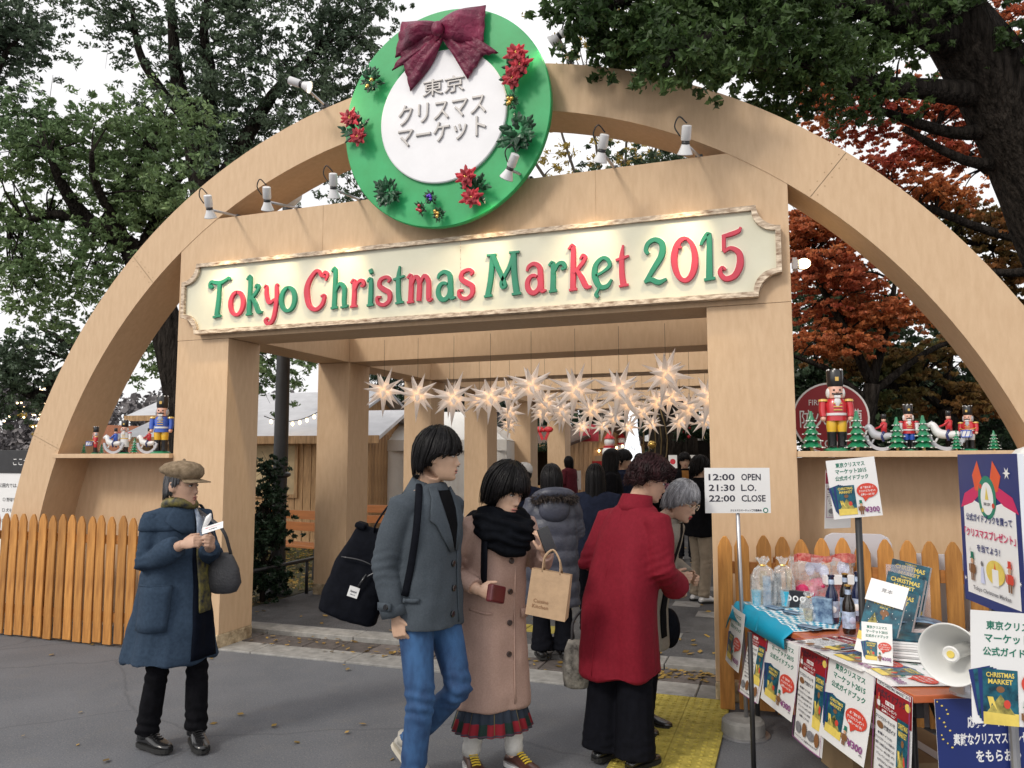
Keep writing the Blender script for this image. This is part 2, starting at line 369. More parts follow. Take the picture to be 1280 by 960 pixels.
# ================================================================== lamps along the gate
m_white = mat('white_enamel', (.72, .72, .73), .35, .04, 8, coat=.3)
m_black = mat('black_plastic', (.02, .02, .022), .45, .2, 8)
m_steel = mat('steel_tube', (.5, .5, .52), .35, .1, 10, metal=.8)
m_bulb = mat('lit_reflector', (1, .9, .75), .3, .02, 5, emit=9, ecol=(1, .86, .62))
m_bulbo = mat('unlit_reflector', (.6, .62, .66), .2, .1, 5, metal=.6)
def frame_to(d, up=(0, 0, 1)):
    """rotation whose +Z runs along d"""
    return Vector([float(v) for v in d]).to_track_quat('Z', 'Y').to_matrix()
def clip_lamp(base, head, aim, label, lit=True, power=30):
    base = np.array(base); head = np.array(head); aim = np.array(aim, float)
    t = thing('clip_spotlight', label, 'spotlight', base, group='clip spotlights on the gate')
    h = head-base
    bright = power
    g = G(); g.tube([(0, .04, -.03), (0, 0, .004), tuple(h*.9)], .011, 8); build(g, 'arm', m_steel, t, smooth=True)
    g = G(); g.box((0, .02, -.01), (.05, .07, .05)); build(g, 'clamp', m_black, t, bevel=.004)
    d = aim-head; d /= np.linalg.norm(d); rot = frame_to(d)
    g = G(); g.lathe([(.022, -.12), (.032, -.115), (.033, -.03), (.028, -.022)], 16, tuple(h), rot=rot); build(g, 'housing', m_white, t, smooth=True, sharp=40)
    g = G(); g.lathe([(.026, -.022), (.027, -.004), (.028, 0)], 14, tuple(h), rot=rot); build(g, 'collar', m_black, t, smooth=True)
    g = G(); g.lathe([(.026, 0), (.034, .025), (.050, .062), (.052, .068), (.047, .065), (.03, .025), (.018, .005)], 18, tuple(h), rot=rot, cap=False); build(g, 'reflector', m_white if lit else m_bulbo, t, smooth=True)
    g = G(); g.lathe([(.001, .055), (.025, .059), (.042, .055)], 16, tuple(h), rot=rot); build(g, 'bulb', m_bulb if lit else m_bulbo, t, smooth=True)
    s0 = rot @ Vector((.04, 0, -.05)); s1 = rot @ Vector((.075, .02, -.11)); s2 = rot @ Vector((.05, .02, -.17)); s3 = rot @ Vector((0, 0, -.13))
    g = G(); g.tube([tuple(np.array(s)+h) for s in (s0, s1, s2, s3)], .005, 5, smooth=5); build(g, 'cable', m_black, t, smooth=True)
    if lit:
        l = bpy.data.lights.new('spot', 'SPOT'); l.energy = power; l.color = (1, .80, .50); l.spot_size = R(62); l.spot_blend = 1.0; l.shadow_soft_size = .04
        lo = bpy.data.objects.new('spot', l); COL.objects.link(lo); lo.parent = t; lo.location = tuple(h+d*.085); lo.rotation_euler = Vector([float(v) for v in -d]).to_track_quat('Z', 'Y').to_euler()
        tag(lo, kind='structure'); lo['kind'] = None; del lo['kind']
    return t
LP = [((296, 272), (262, 262), (-2.05, -.06, 3.18), 'leftmost clip spotlight along the header, over the T of the sign'),
      ((372, 262), (334, 252), (-1.55, -.06, 3.18), 'second clip spotlight from the left on the header top'),
      ((450, 254), (417, 236), (-.9, -.06, 3.2), 'clip spotlight on the header just left of the round wreath board'),
      ((662, 222), (637, 212), (.25, -.06, 3.15), 'clip spotlight in front of the lower right of the wreath board'),
      ((768, 212), (752, 190), (1.15, -.06, 3.2), 'clip spotlight on the header just right of the wreath board'),
      ((874, 198), (857, 180), (1.85, -.06, 3.2), 'rightmost clip spotlight on the header, above the year 2015')]
for (b, h, aim, lab) in LP:
    B = atY(*b, .03); B[2] = ZT+.01
    clip_lamp(B, atY(*h, -.42), (aim[0], -.06, 2.97), lab, True, 30)
B = atY(405, 131, .2); clip_lamp(B, atY(378, 106, -.35), (-.65, -.2, 4.45), 'clip spotlight on top of the arch, upper left of the wreath board', True, 9)
B = atY(712, 76, .25); clip_lamp(B, atY(698, 46, -.25), (.7, -.2, 4.5), 'clip spotlight on top of the arch, right of the wreath board', True, 5)
# bare bulb lamp on the right side of the gate
P = atY(999, 330, .25); t = thing('globe_lamp', 'lit warm globe lamp on the side of the right pillar', 'lamp', P)
g = G(); g.ell((0.03, 0, 0), (.045, .04, .036), 16, 10); build(g, 'globe', mat('lit_globe', (1, .85, .6), .3, .02, 5, emit=14, ecol=(1, .74, .38)), t, smooth=True)
g = G(); g.lathe([(.03, -.05), (.034, 0)], 12, (0, 0, 0), rot=Matrix.Rotation(PI/2, 3, 'Y')); g.box((-.03, 0, 0), (.03, .08, .08)); build(g, 'socket', m_white, t, smooth=False)

# ================================================================== the sign board
SX, SZ, SW, SH = .02, 3.0, 2.38, .315          # half sizes
NR = .15
def sign_outline(w, h, nr, n=8):
    # rectangle whose corners are cut by inward quarter circles, with small steps
    out = []
    for (sx, sz) in ((1, 1), (-1, 1), (-1, -1), (1, -1)):
        pts = []
        for i in range(n+1):
            a = PI/2*i/n
            pts.append((sx*(w+.13-nr*math.cos(a)*1.0), sz*(h-nr*math.sin(PI/2-a)*0-nr+nr*(1-math.cos(a))*0+0)))
        # arc centred outside the corner: from (w+.13, h-nr) to (w+.13-nr, h)
        cx, cz = w+.15, h+.02; arc = []
        for i in range(n+1):
            a = PI/2*i/n; arc.append((sx*(cx-nr*math.sin(PI/2-a)*1-(.0)), sz*(cz-nr*math.sin(a))))
        # arc runs from (cx-nr, cz) down to (cx, cz-nr)
        arc = [(sx*min(abs(x), w+.15), sz*min(abs(z), h)) for x, z in arc]
        if (sx*sz) > 0: arc = arc[::-1]
        out += arc
    return out
m_cream = mat('cream_board', (.66, .64, .50), .5, .04, 3, .05, 60, col2=(.70, .68, .54))
m_mould = mat('marbled_moulding', (.42, .24, .13), .5, .5, 26, .5, 60, stretch=(.5, 1, 2), col2=(.86, .72, .55), bdist=.004)
sign = thing('sign_board', 'long cream sign board with notched corners, marbled border and raised red and green letters', 'sign', (SX, 0, SZ))
def rect_notched(w, h, nr, n=8):
    out = []
    for (sx, sz) in ((1, 1), (-1, 1), (-1, -1), (1, -1)):
        arc = []
        for i in range(n+1):
            a = PI/2*i/n      # centre (w, h): concave quarter circle
            arc.append((sx*(w-nr*math.cos(a)), sz*(h-nr*math.sin(a))))
        arc = [(sx*(w-nr), sz*h)]+arc+[(sx*w, sz*(h-nr))] if False else arc
        # starts (w-nr, h) ends (w, h-nr)
        out += arc if sx*sz < 0 else arc[::-1]
    return out
ol = rect_notched(SW+.135, SH, .155); il = rect_notched(SW+.135-.035, SH-.034, .150)
g = G(); g.prism(rect_notched(SW+.11, SH-.015, .15), -.05, .002); build(g, 'board', m_cream, sign)
g = G(); nn = len(ol)
V = [(p[0], -.002, p[1]) for p in ol]+[(p[0], -.078, p[1]) for p in ol]+[(p[0], -.078, p[1]) for p in il]+[(p[0], -.045, p[1]) for p in il]
F = []
for k in range(3):
    for i in range(nn): F.append((k*nn+i, k*nn+(i+1) % nn, (k+1)*nn+(i+1) % nn, (k+1)*nn+i))
g.add(V, F); build(g, 'moulding', m_mould, sign)
g = G(); g.bx(-.003+.17, .001+.17, -.0508, -.04, -SH+.04, SH-.04); build(g, 'seam', m_mould, sign)
m_lr = mat('red_letter', (.55, .035, .07), .45, .08, 8, coat=.1); m_lg = mat('green_letter', (.01, .22, .12), .45, .08, 8, coat=.1)
m_edge = mat('letter_backing', (.82, .78, .66), .5, .05)
# strokes: list of (points, widths); units: x-height 1, baseline 0; art nouveau forms
def arc(cx, cy, rx, ry, a0, a1, n=10): return [(cx+rx*math.cos(R(a0+(a1-a0)*i/n)), cy+ry*math.sin(R(a0+(a1-a0)*i/n))) for i in range(n+1)]
GL = {
 'T': (1.15, [([(.02, 1.22), (.0, 1.36), (.12, 1.46), (.3, 1.42), (.62, 1.38), (.95, 1.47), (1.14, 1.56), (1.2, 1.48)], (.09, .1, .12, .14, .16, .13, .1, .08)), ([(.1, 1.3), (.18, 1.24), (.1, 1.18)], (.09, .09, .05)), ([(.6, 1.36), (.58, .8), (.5, .1)], (.15, .17, .2)), ([(.32, .02), (.72, .06)], (.09, .09))]),
 'o': (.9, [(arc(.43, .5, .37, .45, 90, 450, 22), (.12, .17, .2, .17, .12, .17, .2, .17, .12))]),
 'k': (.95, [([(.02, 1.42), (.2, 1.5), (.2, .8), (.18, .06)], (.07, .15, .17, .18)), ([(.05, .02), (.34, .04)], (.08, .08)), ([(.22, .6), (.5, .8), (.72, 1.06), (.62, 1.16), (.52, 1.06)], (.1, .13, .12, .11, .08)), ([(.36, .68), (.56, .4), (.74, .1), (.94, .08)], (.12, .17, .17, .07))]),
 'y': (.85, [([(.02, .92), (.12, 1.0), (.14, .66), (.3, .34), (.6, .44)], (.07, .12, .16, .16, .1)), ([(.78, 1.02), (.7, .94), (.72, .4), (.56, -.3), (.3, -.5), (.12, -.36), (.24, -.26)], (.08, .14, .18, .16, .14, .13, .08))]),
 'C': (1.3, [([(1.02, 1.22), (.92, 1.3), (1.04, 1.42), (1.17, 1.3), (1.08, 1.1)], (.08, .1, .12, .11, .07)), ([(.96, 1.34), (.82, 1.28), (.72, 1.46), (.5, 1.46), (.16, 1.1), (.06, .7), (.22, .18), (.58, .02), (.92, .2), (1.02, .52), (.86, .5)], (.06, .1, .12, .14, .19, .22, .19, .14, .15, .13, .07))]),
 'h': (.95, [([(.02, 1.42), (.2, 1.5), (.2, .8), (.18, .06)], (.07, .15, .17, .18)), ([(.04, .02), (.34, .04)], (.08, .08)), ([(.22, .62), (.46, .92), (.7, .74), (.7, .3), (.74, .06), (.9, .08)], (.08, .13, .17, .17, .16, .06)), ([(.56, .02), (.86, .04)], (.07, .07))]),
 'r': (.78, [([(.02, .92), (.18, 1.0), (.2, .6), (.18, .06)], (.07, .14, .17, .18)), ([(.04, .02), (.34, .04)], (.08, .08)), ([(.22, .62), (.4, .92), (.62, .96), (.7, .8), (.56, .76)], (.08, .12, .14, .13, .08))]),
 'i': (.4, [([(.02, .92), (.18, 1.0), (.2, .6), (.18, .06)], (.07, .14, .17, .18)), ([(.04, .02), (.34, .04)], (.08, .08)), ([(.14, 1.26), (.26, 1.3)], (.17, .17))]),
 's': (.8, [([(.6, .82), (.68, .92), (.52, 1.02), (.22, .94), (.16, .72), (.4, .56), (.66, .42), (.66, .14), (.4, .0), (.1, .08), (.06, .28), (.22, .3)], (.07, .12, .12, .14, .16, .18, .18, .15, .13, .13, .12, .08))]),
 't': (.6, [([(.3, 1.36), (.24, 1.0), (.24, .4), (.3, .04)], (.06, .15, .17, .19)), ([(.02, .9), (.24, .94), (.52, 1.0)], (.08, .11, .07)), ([(.14, .02), (.48, .05)], (.07, .08))]),
 'm': (1.35, [([(.02, .92), (.18, 1.0), (.2, .6), (.18, .06)], (.07, .14, .17, .18)), ([(.04, .02), (.32, .04)], (.08, .08)), ([(.22, .62), (.42, .94), (.6, .74), (.6, .3), (.58, .06)], (.08, .13, .16, .17, .16)), ([(.62, .62), (.84, .94), (1.04, .74), (1.06, .3), (1.08, .06), (1.24, .08)], (.08, .13, .16, .17, .16, .06))]),
 'a': (.95, [(arc(.36, .32, .27, .3, 60, 400, 16), (.1, .15, .17, .15, .1)), ([(.08, .8), (.16, .94), (.4, 1.02), (.64, .86), (.68, .4), (.72, .08), (.9, .08)], (.07, .12, .14, .17, .19, .16, .06))]),
 'M': (1.7, [([(.3, 1.44), (.24, .7), (.1, .06)], (.15, .18, .18)), ([(-.04, .02), (.28, .04)], (.08, .08)), ([(.08, 1.46), (.46, 1.46)], (.08, .08)), ([(.34, 1.42), (.58, .95), (.82, .52), (.9, .34), (.76, .28), (.7, .44), (.84, .66), (1.08, 1.0), (1.26, 1.42)], (.16, .16, .13, .11, .1, .1, .12, .13, .13)), ([(1.28, 1.44), (1.3, .7), (1.4, .06)], (.16, .19, .2)), ([(1.1, 1.48), (1.5, 1.48)], (.08, .08)), ([(1.22, .02), (1.58, .04)], (.08, .08))]),
 'e': (.88, [([(.14, .44), (.44, .56), (.7, .74), (.6, .96), (.38, 1.0), (.12, .78), (.08, .4), (.28, .06), (.58, .06), (.76, .26)], (.08, .09, .13, .13, .12, .16, .19, .17, .14, .07)), ([(.3, .08), (.2, -.06), (.12, -.2), (.2, -.28)], (.1, .08, .12, .1))]),
 '2': (1.05, [([(.2, 1.02), (.12, 1.14), (.22, 1.36), (.5, 1.46), (.76, 1.3), (.74, .94), (.42, .52), (.12, .14)], (.1, .13, .14, .15, .18, .19, .16, .12)), ([(.06, .1), (.3, .16), (.6, .05), (.9, .14)], (.1, .15, .17, .08))]),
 '0': (1.05, [(arc(.5, .73, .4, .68, 75, 430, 24), (.1, .16, .2, .17, .13, .17, .2, .16, .1)), ([(.5, 1.4), (.34, 1.3), (.28, 1.16), (.38, 1.12)], (.1, .1, .1, .07))]),
 '1': (.55, [([(.02, 1.16), (.1, 1.3), (.32, 1.48), (.32, .8), (.3, .08)], (.08, .12, .14, .17, .19)), ([(.12, .02), (.5, .05)], (.09, .09))]),
 '5': (1.05, [([(.22, 1.36), (.5, 1.4), (.8, 1.48), (.88, 1.58)], (.1, .14, .13, .07)), ([(.26, 1.38), (.24, .92)], (.12, .1)), ([(.24, .86), (.5, .96), (.8, .78), (.82, .4), (.62, .08), (.28, .0), (.08, .2), (.16, .36), (.28, .3)], (.09, .12, .17, .2, .18, .15, .13, .12, .07))]),
}
def ribbon(g, pts, wid, sc, x0, z0, y, th, grow=0., m=0):
    k = len(pts); P = [np.array(p, float) for p in pts]
    wn = len(wid); wi = np.interp(np.linspace(0, wn-1, k), range(wn), wid)
    if len(pts) > 2: Q = cr_path([(p[0], p[1], 0) for p in P], 4 if len(pts) < 14 else 2); Q = [q[:2] for q in Q]
    else: Q = P
    w = np.interp(np.linspace(0, k-1, len(Q)), range(k), wi); V = []; n = len(Q)
    for i, q in enumerate(Q):
        t = Q[min(i+1, n-1)]-Q[max(i-1, 0)]; t = t/(np.linalg.norm(t)+1e-9); nn = np.array([-t[1], t[0]]); hw = w[i]/2*sc*1.38+grow
        if i == 0: q = q-t*.02
        if i == n-1: q = q+t*.02
        c = np.array([x0, z0])+q*sc; a = c+nn*hw; b = c-nn*hw; a2 = c+nn*hw*.82; b2 = c-nn*hw*.82
        V += [(a[0], y, a[1]), (a[0], y-th*.75, a[1]), (a2[0], y-th, a2[1]), (b2[0], y-th, b2[1]), (b[0], y-th*.75, b[1]), (b[0], y, b[1])]
    F = []
    for i in range(n-1):
        for j in range(5): F.append((i*6+j, (i+1)*6+j, (i+1)*6+j+1, i*6+j+1))
    F.append((5, 4, 3, 2, 1, 0)); F.append(tuple((n-1)*6+j for j in range(6)))
    g.add(V, F, m)
words = [('Tokyo', 0), ('Christmas', 1), ('Market', 0), ('2015', 0)]
seq = []
for w_, _ in words: seq += list(w_)+[' ']
seq = seq[:-1]
adv = [GL[c][0]+.07 if c != ' ' else .42 for c in seq]; tot = sum(adv)
X0, X1 = -2.215, 2.30; sc = (X1-X0)/tot; x = X0; sc_y = .235
letter_cols = dict(zip(range(len(seq)), 'grgrg rgrgrgrgr grgrgr grgr'))
colseq = list('grgrg')+[' ']+list('rgrgrgrgr')+[' ']+list('grgrgr'.replace('', ''))+[' ']+list('grgr')
for i, c in enumerate(seq):
    if c == ' ': x += adv[i]*sc; continue
    gl = G(); gb = G(); asp = .220/sc
    for k, (pts, wid) in enumerate(GL[c][1]):
        P = [(p[0], p[1]*asp) for p in pts]
        ribbon(gl, P, wid, sc, x, -.178+(.0 if c not in 'y' else .02), -.052-.0012*k, .022)
        ribbon(gb, P, wid, sc, x, -.178+(.0 if c not in 'y' else .02), -.0505-.0004*k, .004, grow=.007)
    o = build(gl, 'letter', m_lr if colseq[i] == 'r' else m_lg, sign); o['label'] = ('red' if colseq[i] == 'r' else 'green')+' letter '+c
    b = build(gb, 'backing', m_edge, o)
    x += adv[i]*sc

# ================================================================== the wreath board
WC = np.array([.10, 0, 4.235]); WR = .872; WI = .532
m_wg = mat('wreath_green', (.015, .36, .10), .5, .06, 5, coat=.05, col2=(.02, .41, .13)); m_ww = mat('wreath_white', (.82, .82, .85), .5, .03, 5)
m_sil = mat('silver_letter', (.40, .38, .37), .4, .05, 8, metal=.2)
wr = thing('wreath_board', 'round green wreath board with a white centre, at the top of the arch', 'wreath', WC)
g = G(); rot = Matrix.Rotation(PI/2, 3, 'X')
g.lathe([(WR-.006, .145), (WR, .151), (WR, .19), (WR-.006, .196)], 96, (0, 0, 0), rot=rot); build(g, 'green_disc', m_wg, wr, smooth=True, sharp=30)
g = G(); g.lathe([(WI, .19), (WI, .218), (WI-.008, .224)], 80, (0, 0, 0), rot=rot); build(g, 'white_disc', m_ww, wr, smooth=True, sharp=30)
g = G(); g.bx(-.45, .45, -.145, -.002, -.62, -.45); g.bx(-.3, .3, -.145, -.002, .0, .12); build(g, 'batten', m_ply, wr)
for body, cz, w, h, cx in (('東京', .235, .35, .135, .015), ('クリスマス', .045, .74, .165, .0), ('マーケット', -.135, .74, .165, .0)):
    n_ = len(body)
    for i, ch in enumerate(body):
        pass
    V, F = text(body, 1, .06, -.012, .02); s1 = w/np.ptp(V[:, 0]); s2 = h/np.ptp(V[:, 1])
    g = G(); P = [(cx+v[0]*s1, -.226-v[2]*.12-.004, cz+v[1]*s2) for v in V]; g.add(P, F); build(g, 'lettering', m_sil, wr)
def wpt(px, py, off=.2): p = atY(px, py, -off); return p-WC
# velvet bow
m_vel = mat('burgundy_velvet', (.12, .003, .035), .5, .3, 5, .6, 18, sheen=.06, col2=(.23, .006, .055), bdist=.03)
bow = thing('velvet_bow', 'large burgundy velvet bow on top of the round wreath board', 'bow', WC+np.array([0, -.2, .58]))
def sheet(g, rows, th=.012):
    """thick cloth through a grid of points (rows of equal length)"""
    Rr = [[np.array(p, float) for p in r] for r in rows]; n = len(Rr[0]); k = len(Rr); A = []; B = []
    for i in range(k):
        for j in range(n):
            du = Rr[i][min(j+1, n-1)]-Rr[i][max(j-1, 0)]; dv = Rr[min(i+1, k-1)][j]-Rr[max(i-1, 0)][j]; nn = np.cross(du, dv); nn = nn/(np.linalg.norm(nn)+1e-9)
            A.append(Rr[i][j]+nn*th/2); B.append(Rr[i][j]-nn*th/2)
    F = []; o = n*k
    for i in range(k-1):
        for j in range(n-1):
            a = i*n+j; F.append((a, a+1, a+n+1, a+n)); F.append((o+a+n, o+a+n+1, o+a+1, o+a))
    for j in range(n-1): F.append((j+1, j, o+j, o+j+1)); a = (k-1)*n+j; F.append((a, a+1, o+a+1, o+a))
    for i in range(k-1): a = i*n; F.append((a, a+n, o+a+n, o+a)); a = i*n+n-1; F.append((a+n, a, o+a, o+a+n))
    return g.add(A+B, F)
BC = WC+np.array([0, -.2, .58])
def bp(px, py, off=.22): return atY(px, py, -off)-BC
K = (546, 35)
def loop_sheet(pts_edge_top, pts_edge_bot, bulge, name):
    rows = []; n = 9
    T = cr_path([bp(*p, .25) for p in pts_edge_top], 5); Bm = cr_path([bp(*p, .25) for p in pts_edge_bot], 5); k = len(T)
    for i in range(k):
        u = i/(k-1); row = []
        for j in range(n):
            v = j/(n-1); p = T[i]*(1-v)+Bm[i]*v
            d = bulge*math.sin(PI*min(u*1.15, 1))*math.sin(PI*v)**.6+.014*math.sin(v*15+u*3)*(1-u*.5)+.01*math.sin(v*27+u*5)
            row.append(p+np.array([0, -d, 0]))
        rows.append(row)
    g = G(); sheet(g, rows, .012); build(g, name, m_vel, bow, smooth=True)
loop_sheet([(546, 28), (525, 28), (502, 27)], [(548, 44), (520, 60), (494, 72)], .11, 'loop')
loop_sheet([(548, 28), (575, 14), (607, 6)], [(550, 46), (575, 58), (604, 56)], .12, 'loop')
loop_sheet([(544, 40), (528, 46), (510, 55)], [(550, 50), (535, 62), (490, 88)], .04, 'tail')
loop_sheet([(540, 44), (524, 62), (504, 78)], [(556, 48), (538, 80), (513, 114)], .05, 'tail')
loop_sheet([(552, 48), (566, 68), (584, 98)], [(556, 40), (586, 52), (606, 66)], .04, 'tail')
loop_sheet([(556, 44), (580, 62), (598, 70)], [(560, 36), (596, 48), (623, 66)], .03, 'tail')
g = G(); g.ell(tuple(bp(547, 36, .34)), (.05, .045, .06), 14, 10); build(g, 'knot', m_vel, bow, smooth=True)
# poinsettias and holly sprigs
m_pet = mat('poinsettia_red', (.42, .015, .03), .5, .3, 8, island=.35, sheen=.2); m_hol = mat('holly_green', (.015, .075, .03), .35, .3, 8, island=.5, coat=.2)
m_gold = mat('gold_bauble', (.75, .48, .14), .25, .05, 5, metal=.8); m_pur = mat('purple_bauble', (.12, .05, .45), .2, .05, 5, metal=.5); m_redb = mat('red_bauble', (.5, .03, .05), .2, .05, 5, coat=.6)
def leafv(g, c, d, up, L, w, m=0, lobes=2):
    d = np.array(d, float); d /= np.linalg.norm(d); s = np.cross(d, up); s /= (np.linalg.norm(s)+1e-9); nrm = np.cross(s, d)
    L_ = [c]; R_ = []; n = 2*lobes+1
    left = []; right = []
    for i in range(1, n+1):
        t = i/(n+1); ww = w*math.sin(PI*t**.8)*(1.0 if i % 2 else .62); b = c+d*L*t+nrm*L*.12*math.sin(PI*t)
        left.append(b+s*ww-nrm*.15*w); right.append(b-s*ww-nrm*.15*w)
    mid = [c+d*L*i/(n+1)+nrm*(L*.12*math.sin(PI*i/(n+1))+.1*w) for i in range(n+2)]
    V = mid+left+right; o = n+2; F = []
    for i in range(n+1):
        if i == 0: F += [(0, 1, o)]; F += [(1, 0, o+n)]
        elif i == n: F += [(i, i+1, o+i-1)]; F += [(i+1, i, o+n+i-1)]
        else: F += [(i, i+1, o+i, o+i-1)]; F += [(i+1, i, o+n+i-1, o+n+i)]
    g.add(V, F, m)
def sprig(px, py, rad, red, label, berries=None, cat='decoration', seed=0):
    rr = random.Random(seed); c0 = atY(px, py, -.215)
    t = thing('poinsettia_sprig' if red else 'holly_sprig', label, 'poinsettia' if red else 'holly', c0, group='sprigs on the wreath board')
    g = G()
    for k in range(int(46 if not red else 26)):
        a = rr.uniform(0, 2*PI); r0 = rad*rr.uniform(0, .55); c = np.array([r0*math.cos(a)*.8, -.01-rr.random()*.05, r0*math.sin(a)])
        a2 = a+rr.uniform(-.7, .7); d = np.array([math.cos(a2), -rr.uniform(.05, .8), math.sin(a2)])
        leafv(g, c, d, np.array([rr.uniform(-.3, .3), -1, rr.uniform(-.3, .3)]), rad*rr.uniform(.45, .7), rad*.17)
    build(g, 'foliage', m_hol, t)
    if red:
        for f in range(red):
            fc = np.array([rr.uniform(-.35, .35)*rad, -.06-.02*f, (f/(max(red-1, 1))-.5)*rad*1.05])
            if red == 1: fc[2] = 0
            pass
            fg = G()
            for ringi, (nr, rl) in enumerate(((7, .66), (6, .52), (5, .36))):
                for k in range(nr):
                    a = 2*PI*k/nr+rr.uniform(-.25, .25)+ringi; d = np.array([math.cos(a), -.25-.3*ringi, math.sin(a)])
                    leafv(fg, fc+np.array([0, -.008*ringi, 0]), d, np.array([0, -1, .01]), rad*rl*rr.uniform(.85, 1.15), rad*.20)
            fo = build(fg, 'flower', m_pet, t)
            cg = G()
            for k in range(4): cg.ell(tuple(fc+np.array([rr.uniform(-.01, .01), -.03, rr.uniform(-.01, .01)])), .007, 6, 4)
            build(cg, 'centre', m_gold, fo, smooth=True)
    if berries:
        for k in range(berries[1]):
            bg_ = G(); bg_.ell((rr.uniform(-.3, .3)*rad, -.07-.01*rr.random(), rr.uniform(-.5, .5)*rad), rad*.22 if rad < .08 else .018, 10, 8); build(bg_, 'bauble', berries[0], t, smooth=True)
sprig(467, 104, .12, 0, 'dark holly sprig with small gold bits at the upper left of the wreath board', (m_gold, 2), seed=1)
sprig(449, 165, .15, 2, 'double red poinsettia at the left edge of the wreath board', seed=2)
sprig(487, 242, .14, 0, 'plain dark holly sprig at the lower left of the wreath board', seed=3)
sprig(529, 263, .06, 0, 'small holly sprig with red baubles at the bottom of the wreath board', (m_redb, 4), seed=4)
sprig(541, 249, .06, 0, 'small holly sprig with purple baubles at the bottom of the wreath board', (m_pur, 4), seed=5)
sprig(551, 270, .06, 0, 'small holly sprig with gold baubles at the bottom of the wreath board', (m_gold, 4), seed=6)
sprig(597, 238, .15, 2, 'red poinsettia at the lower right of the wreath board', seed=7)
sprig(650, 170, .18, 0, 'largest plain holly sprig on the right side of the wreath board', seed=8)
sprig(648, 90, .16, 3, 'tall cluster of red poinsettias at the upper right of the wreath board', seed=9)
sprig(642, 130, .07, 0, 'small holly sprig with gold baubles hanging under the upper right poinsettias', (m_gold, 5), seed=10)

# ================================================================== hanging paper stars
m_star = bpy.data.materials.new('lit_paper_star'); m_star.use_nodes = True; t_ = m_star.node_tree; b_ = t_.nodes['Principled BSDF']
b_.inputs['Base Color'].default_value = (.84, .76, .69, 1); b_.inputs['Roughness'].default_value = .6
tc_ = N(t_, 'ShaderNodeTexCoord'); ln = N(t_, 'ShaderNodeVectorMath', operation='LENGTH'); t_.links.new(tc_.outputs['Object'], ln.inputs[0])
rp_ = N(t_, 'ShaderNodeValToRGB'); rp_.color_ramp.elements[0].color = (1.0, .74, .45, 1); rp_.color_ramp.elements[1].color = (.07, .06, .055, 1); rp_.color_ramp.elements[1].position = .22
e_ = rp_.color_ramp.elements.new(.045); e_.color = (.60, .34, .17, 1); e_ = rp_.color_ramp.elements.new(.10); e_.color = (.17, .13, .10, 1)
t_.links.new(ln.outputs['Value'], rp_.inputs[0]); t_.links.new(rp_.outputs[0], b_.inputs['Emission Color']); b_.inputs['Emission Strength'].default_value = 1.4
def star_mesh(seed, rad):
    rr = random.Random(seed); g = G(); nP = 15; dirs = []
    for i in range(nP):
        z = 1-2*(i+.5)/nP; a = i*2.39996; r_ = math.sqrt(1-z*z); dirs.append(np.array([r_*math.cos(a), r_*math.sin(a), z]))
    for i, d in enumerate(dirs):
        L_ = rad*(1.15 if d[2] < -.85 else rr.uniform(.85, 1.05)); a = np.cross(d, [0, 0, 1.]) if abs(d[2]) < .95 else np.array([1., 0, 0]); a /= np.linalg.norm(a); b = np.cross(d, a); w = rad*.155; c = d*rad*.14
        q = rr.uniform(0, PI/2); aa = a*math.cos(q)+b*math.sin(q); bb = -a*math.sin(q)+b*math.cos(q)
        g.add([c+aa*w, c+bb*w, c-aa*w, c-bb*w, d*L_], [(0, 1, 4), (1, 2, 4), (2, 3, 4), (3, 0, 4)])
    g.ell((0, 0, 0), rad*.18, 8, 6); return g
ST = [(480, 488, 20, 1.6), (522, 493, 21, 1.6), (567, 497, 22, 1.6), (613, 496, 21, 1.6), (664, 482, 23, 1.6), (719, 487, 24, 1.6), (774, 487, 25, 1.6), (832, 468, 25, 1.6), (886, 495, 24, 1.6),
      (562, 497, 16, 3.2), (599, 499, 17, 3.2), (637, 491, 17, 3.2), (681, 502, 18, 3.2), (785, 503, 20, 3.2), (822, 502, 17, 3.2), (838, 497, 18, 3.2), (862, 510, 19, 3.2), (740, 512, 17, 3.2),
      (637, 515, 15, 5.6), (677, 516, 14, 5.6), (702, 513, 17, 5.6), (768, 521, 15, 5.6), (803, 515, 15, 5.6), (850, 527, 15, 5.6), (882, 525, 15, 5.6),
      (728, 533, 12, 7.6), (754, 531, 13, 7.6), (785, 533, 12, 7.6), (814, 530, 12, 7.6), (636, 530, 11, 7.6), (705, 520, 13, 7.6)]
sm = [build(star_mesh(s, 1.), 'star', m_star) for s in range(4)]
for o in sm: bpy.data.objects.remove(o)
for i, (px, py, r_, y) in enumerate(ST):
    P = atY(px, py, y); D = float((P-CAM)@_fw); rad = r_*D/FPX*1.55
    rowname = {1.6: 'front', 3.2: 'second', 5.6: 'third', 7.6: 'back'}[y]
    t = thing('hanging_star', 'white paper star lit from inside, hanging in the %s row under the crossbeams' % rowname, 'star', P, group='paper stars in the %s row of the passage' % rowname)
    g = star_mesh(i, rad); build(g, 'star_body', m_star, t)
    g = G(); g.tube([(0, 0, rad*.2), (0, 0, ZL2+.1-P[2])], .0018, 4); build(g, 'cord', m_black, t)
    t['label'] = 'paper star in the %s row of the passage, %s' % (rowname, '')  # completed below
from collections import defaultdict
rows_ = defaultdict(list)
for o in [o for o in S.objects if o.name.startswith('hanging_star')]: rows_[o['group']].append(o)
ordw = ['first', 'second', 'third', 'fourth', 'fifth', 'sixth', 'seventh', 'eighth', 'ninth']
